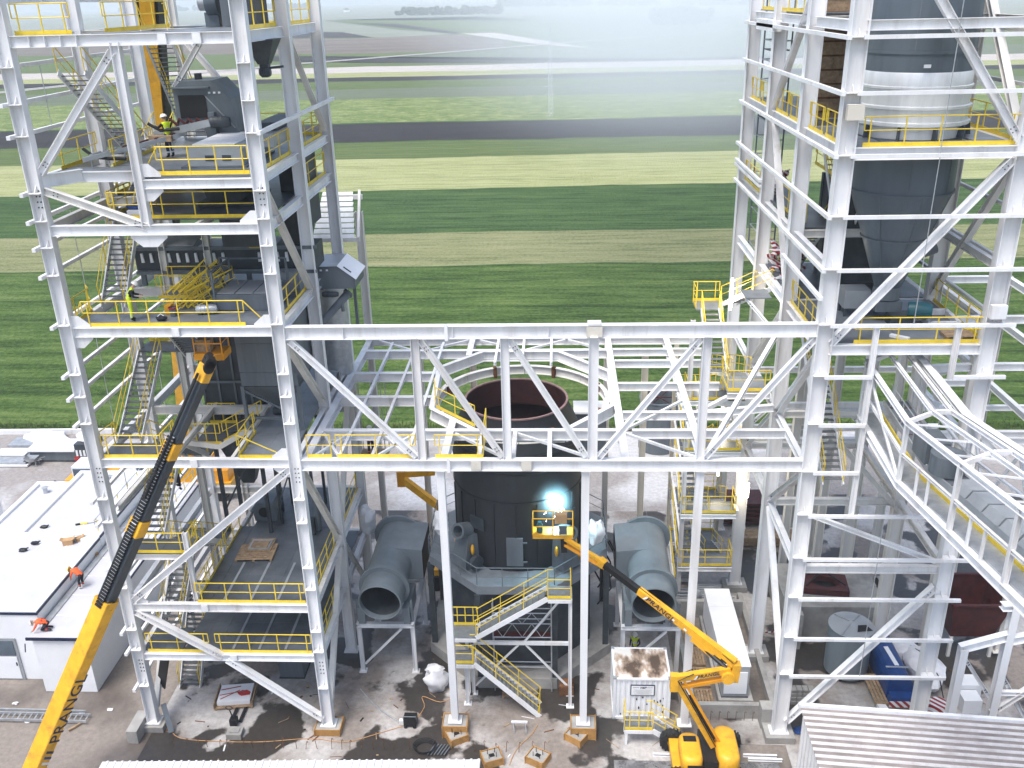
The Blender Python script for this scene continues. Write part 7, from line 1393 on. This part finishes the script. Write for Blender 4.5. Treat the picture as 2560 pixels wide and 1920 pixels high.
person('worker in pale yellow trousers and vest leaning at the middle left deck railing',(2.5,.75,L4+.025),math.radians(20),pose(pelvis=(0,-.06,.93),waist=(0,.02,1.10),chest=(0,.14,1.31),neck=(0,.22,1.44),head=(0,.30,1.55),shL=(-.19,.16,1.38),shR=(.19,.16,1.38),elL=(-.26,.2,1.1),wrL=(-.2,.42,1.06),haL=(-.18,.5,1.04),elR=(.26,.2,1.1),wrR=(.2,.42,1.04),haR=(.18,.5,1.0)),dict(torso='hivis',arms='darkcloth',legs='hivis',boots='black',band='reflect'),'helmet')
person('orange clad worker in yellow helmet bending over on the white roof',(-6.35,6.75,3.66),math.radians(165),pose(pelvis=(0,-.15,.86),waist=(0,.02,.98),chest=(0,.24,1.07),neck=(0,.40,1.09),head=(0,.54,1.08),hipL=(-.10,-.14,.82),hipR=(.10,-.14,.82),kneeL=(-.12,.02,.47),kneeR=(.12,.0,.47),shL=(-.18,.26,1.12),shR=(.18,.26,1.12),elL=(-.24,.36,.86),wrL=(-.18,.46,.62),haL=(-.16,.50,.54),elR=(.24,.34,.86),wrR=(.2,.42,.60),haR=(.18,.46,.52)),dict(torso='hiorange',arms='hiorange',legs='darkcloth',boots='reflect',band='hiorange'),'helmety')
person('orange clad worker in white helmet kneeling at the front edge of white roof',(-6.6,2.95,3.66),math.radians(190),pose(pelvis=(0,-.28,.42),waist=(0,-.12,.52),chest=(0,.12,.58),neck=(0,.28,.56),head=(0,.42,.50),hipL=(-.11,-.26,.38),hipR=(.11,-.26,.38),kneeL=(-.14,.06,.10),kneeR=(.14,.06,.10),ankL=(-.14,-.36,.08),ankR=(.14,-.36,.08),toeL=(-.14,-.48,.04),toeR=(.14,-.48,.04),shL=(-.19,.14,.60),shR=(.19,.14,.60),elL=(-.26,.26,.36),wrL=(-.2,.42,.14),haL=(-.2,.50,.09),elR=(.26,.26,.36),wrR=(.2,.42,.14),haR=(.2,.5,.09)),dict(torso='hiorange',arms='hiorange',legs='darkcloth',boots='black',band='red'),'helmet')
rp_=V((9.95,10.75,10.0))
person('worker in orange top and dark trousers standing behind the open deck frame',rp_,math.radians(100),pose(),dict(torso='hiorange',arms='hiorange',legs='darkcloth',boots='black',band='hiorange'),'helmet')
sf=T('hanging_scaffold','small hanging scaffold platform under the open deck frame','scaffold',(9.95,10.8,10)); MB().box(9.3,10.9,10.3,11.6,9.92,9.99).build('deck','wood',sf)
for x in (9.35,10.85):
    for y in (10.35,11.55): MB().tube((x,y,9.9),(x,y,L3-.4),.03,6).build('hanger','galv',sf)
person('worker in yellow vest beneath the grey duct behind the container',(24.75,5.6,.02),math.radians(-110),pose(elL=(-.3,.1,1.2),wrL=(-.2,.3,1.15),haL=(-.15,.36,1.15)),HV,'helmet')
person('worker in lime jacket climbing the stairs behind the crane boom',at(447,1226,Y=5.85)+V((0,0,0)),math.radians(80),pose(kneeL=(-.11,.18,.58),ankL=(-.12,.12,.2),toeL=(-.12,.26,.16)),dict(torso='hivis',arms='hivis',legs='darkcloth',boots='black',band='reflect'),'helmet')
# ================================================================ LOOSE OFFCUTS AND LITTER
m=MB(); r=random.Random(55)
for i in range(110):
    if i<75: x,y,z=r.uniform(.6,26),r.uniform(-2.2,3.2),.012
    else: x,y,z=r.uniform(32.5,44),r.uniform(.5,7),.012
    k=r.random(); a=r.uniform(0,PI); c_,s_=math.cos(a),math.sin(a); mi=r.choice((0,1,1,2,2,3))
    if k<.35: L,w,h=r.uniform(.15,.55),r.uniform(.03,.08),.03
    elif k<.7: L,w,h=r.uniform(.06,.16),r.uniform(.05,.12),.02
    else: L,w,h=r.uniform(.3,.9),.02,.02
    m.bar((x-c_*L/2,y-s_*L/2,z+h/2),(x+c_*L/2,y+s_*L/2,z+h/2),w,h,mi=mi)
tag(m.build('litter',['panel','wood','rust','black']),'scattered offcuts and litter on the concrete slab','litter',kind='stuff')
# ================================================================ AIR
def volmat(name,col,dens,aniso=0.0):
    m=bpy.data.materials.new(name); m.use_nodes=True; n=m.node_tree.nodes; l=m.node_tree.links; n.clear()
    v=n.new('ShaderNodeVolumePrincipled'); v.inputs['Color'].default_value=(*col,1); v.inputs['Density'].default_value=dens; v.inputs['Anisotropy'].default_value=aniso
    o=n.new('ShaderNodeOutputMaterial'); l.new(v.outputs[0],o.inputs['Volume']); MATS[name]=m
volmat('haze_air',(.86,.93,1.0),.00027,-.25)
hz=MB().box(-5300,5300,-700,7300,-2.0,47).build('haze','haze_air'); tag(hz,'pale bluish haze filling the air over the fields','haze',kind='stuff')
def smokemat(name,col,dens,e0=1.0,e1=.1):
    m=bpy.data.materials.new(name); m.use_nodes=True; n=m.node_tree.nodes; l=m.node_tree.links; n.clear()
    g=n.new('ShaderNodeTexCoord'); mp=n.new('ShaderNodeMapping'); mp.inputs['Location'].default_value=(-1,-1,-1); mp.inputs['Scale'].default_value=(2,2,2); l.new(g.outputs['Generated'],mp.inputs[0])
    ln=n.new('ShaderNodeVectorMath'); ln.operation='LENGTH'; l.new(mp.outputs[0],ln.inputs[0])
    mr=n.new('ShaderNodeMapRange'); mr.interpolation_type='SMOOTHSTEP'; mr.inputs[1].default_value=1.0; mr.inputs[2].default_value=e1; mr.inputs[3].default_value=0; mr.inputs[4].default_value=dens; l.new(ln.outputs['Value'],mr.inputs[0])
    v=n.new('ShaderNodeVolumePrincipled'); v.inputs['Color'].default_value=(*col,1); v.inputs['Anisotropy'].default_value=-.3; l.new(mr.outputs[0],v.inputs['Density'])
    o=n.new('ShaderNodeOutputMaterial'); l.new(v.outputs[0],o.inputs['Volume']); MATS[name]=m
smokemat('smoke_air',(.90,.95,1),.025)
sm=MB().ell((32,74,32),(32,68,16),32,20).build('smoke','smoke_air'); tag(sm,'thin bluish smoke drifting over the fields between the towers','smoke',kind='stuff')
smokemat('glow_fume',(.7,.92,1.0),.30,1,.0); fu=MB().ell(arc+V((.05,-.25,.2)),(1.0,.9,1.1),20,14).build('glow_fume','glow_fume'); tag(fu,'small puff of haze added around the arc to spread its glow','glow_fume',kind='stuff')  # added puff that scatters the arc light into a visible glow
scene.cycles.volume_step_rate=6; scene.cycles.volume_max_steps=48
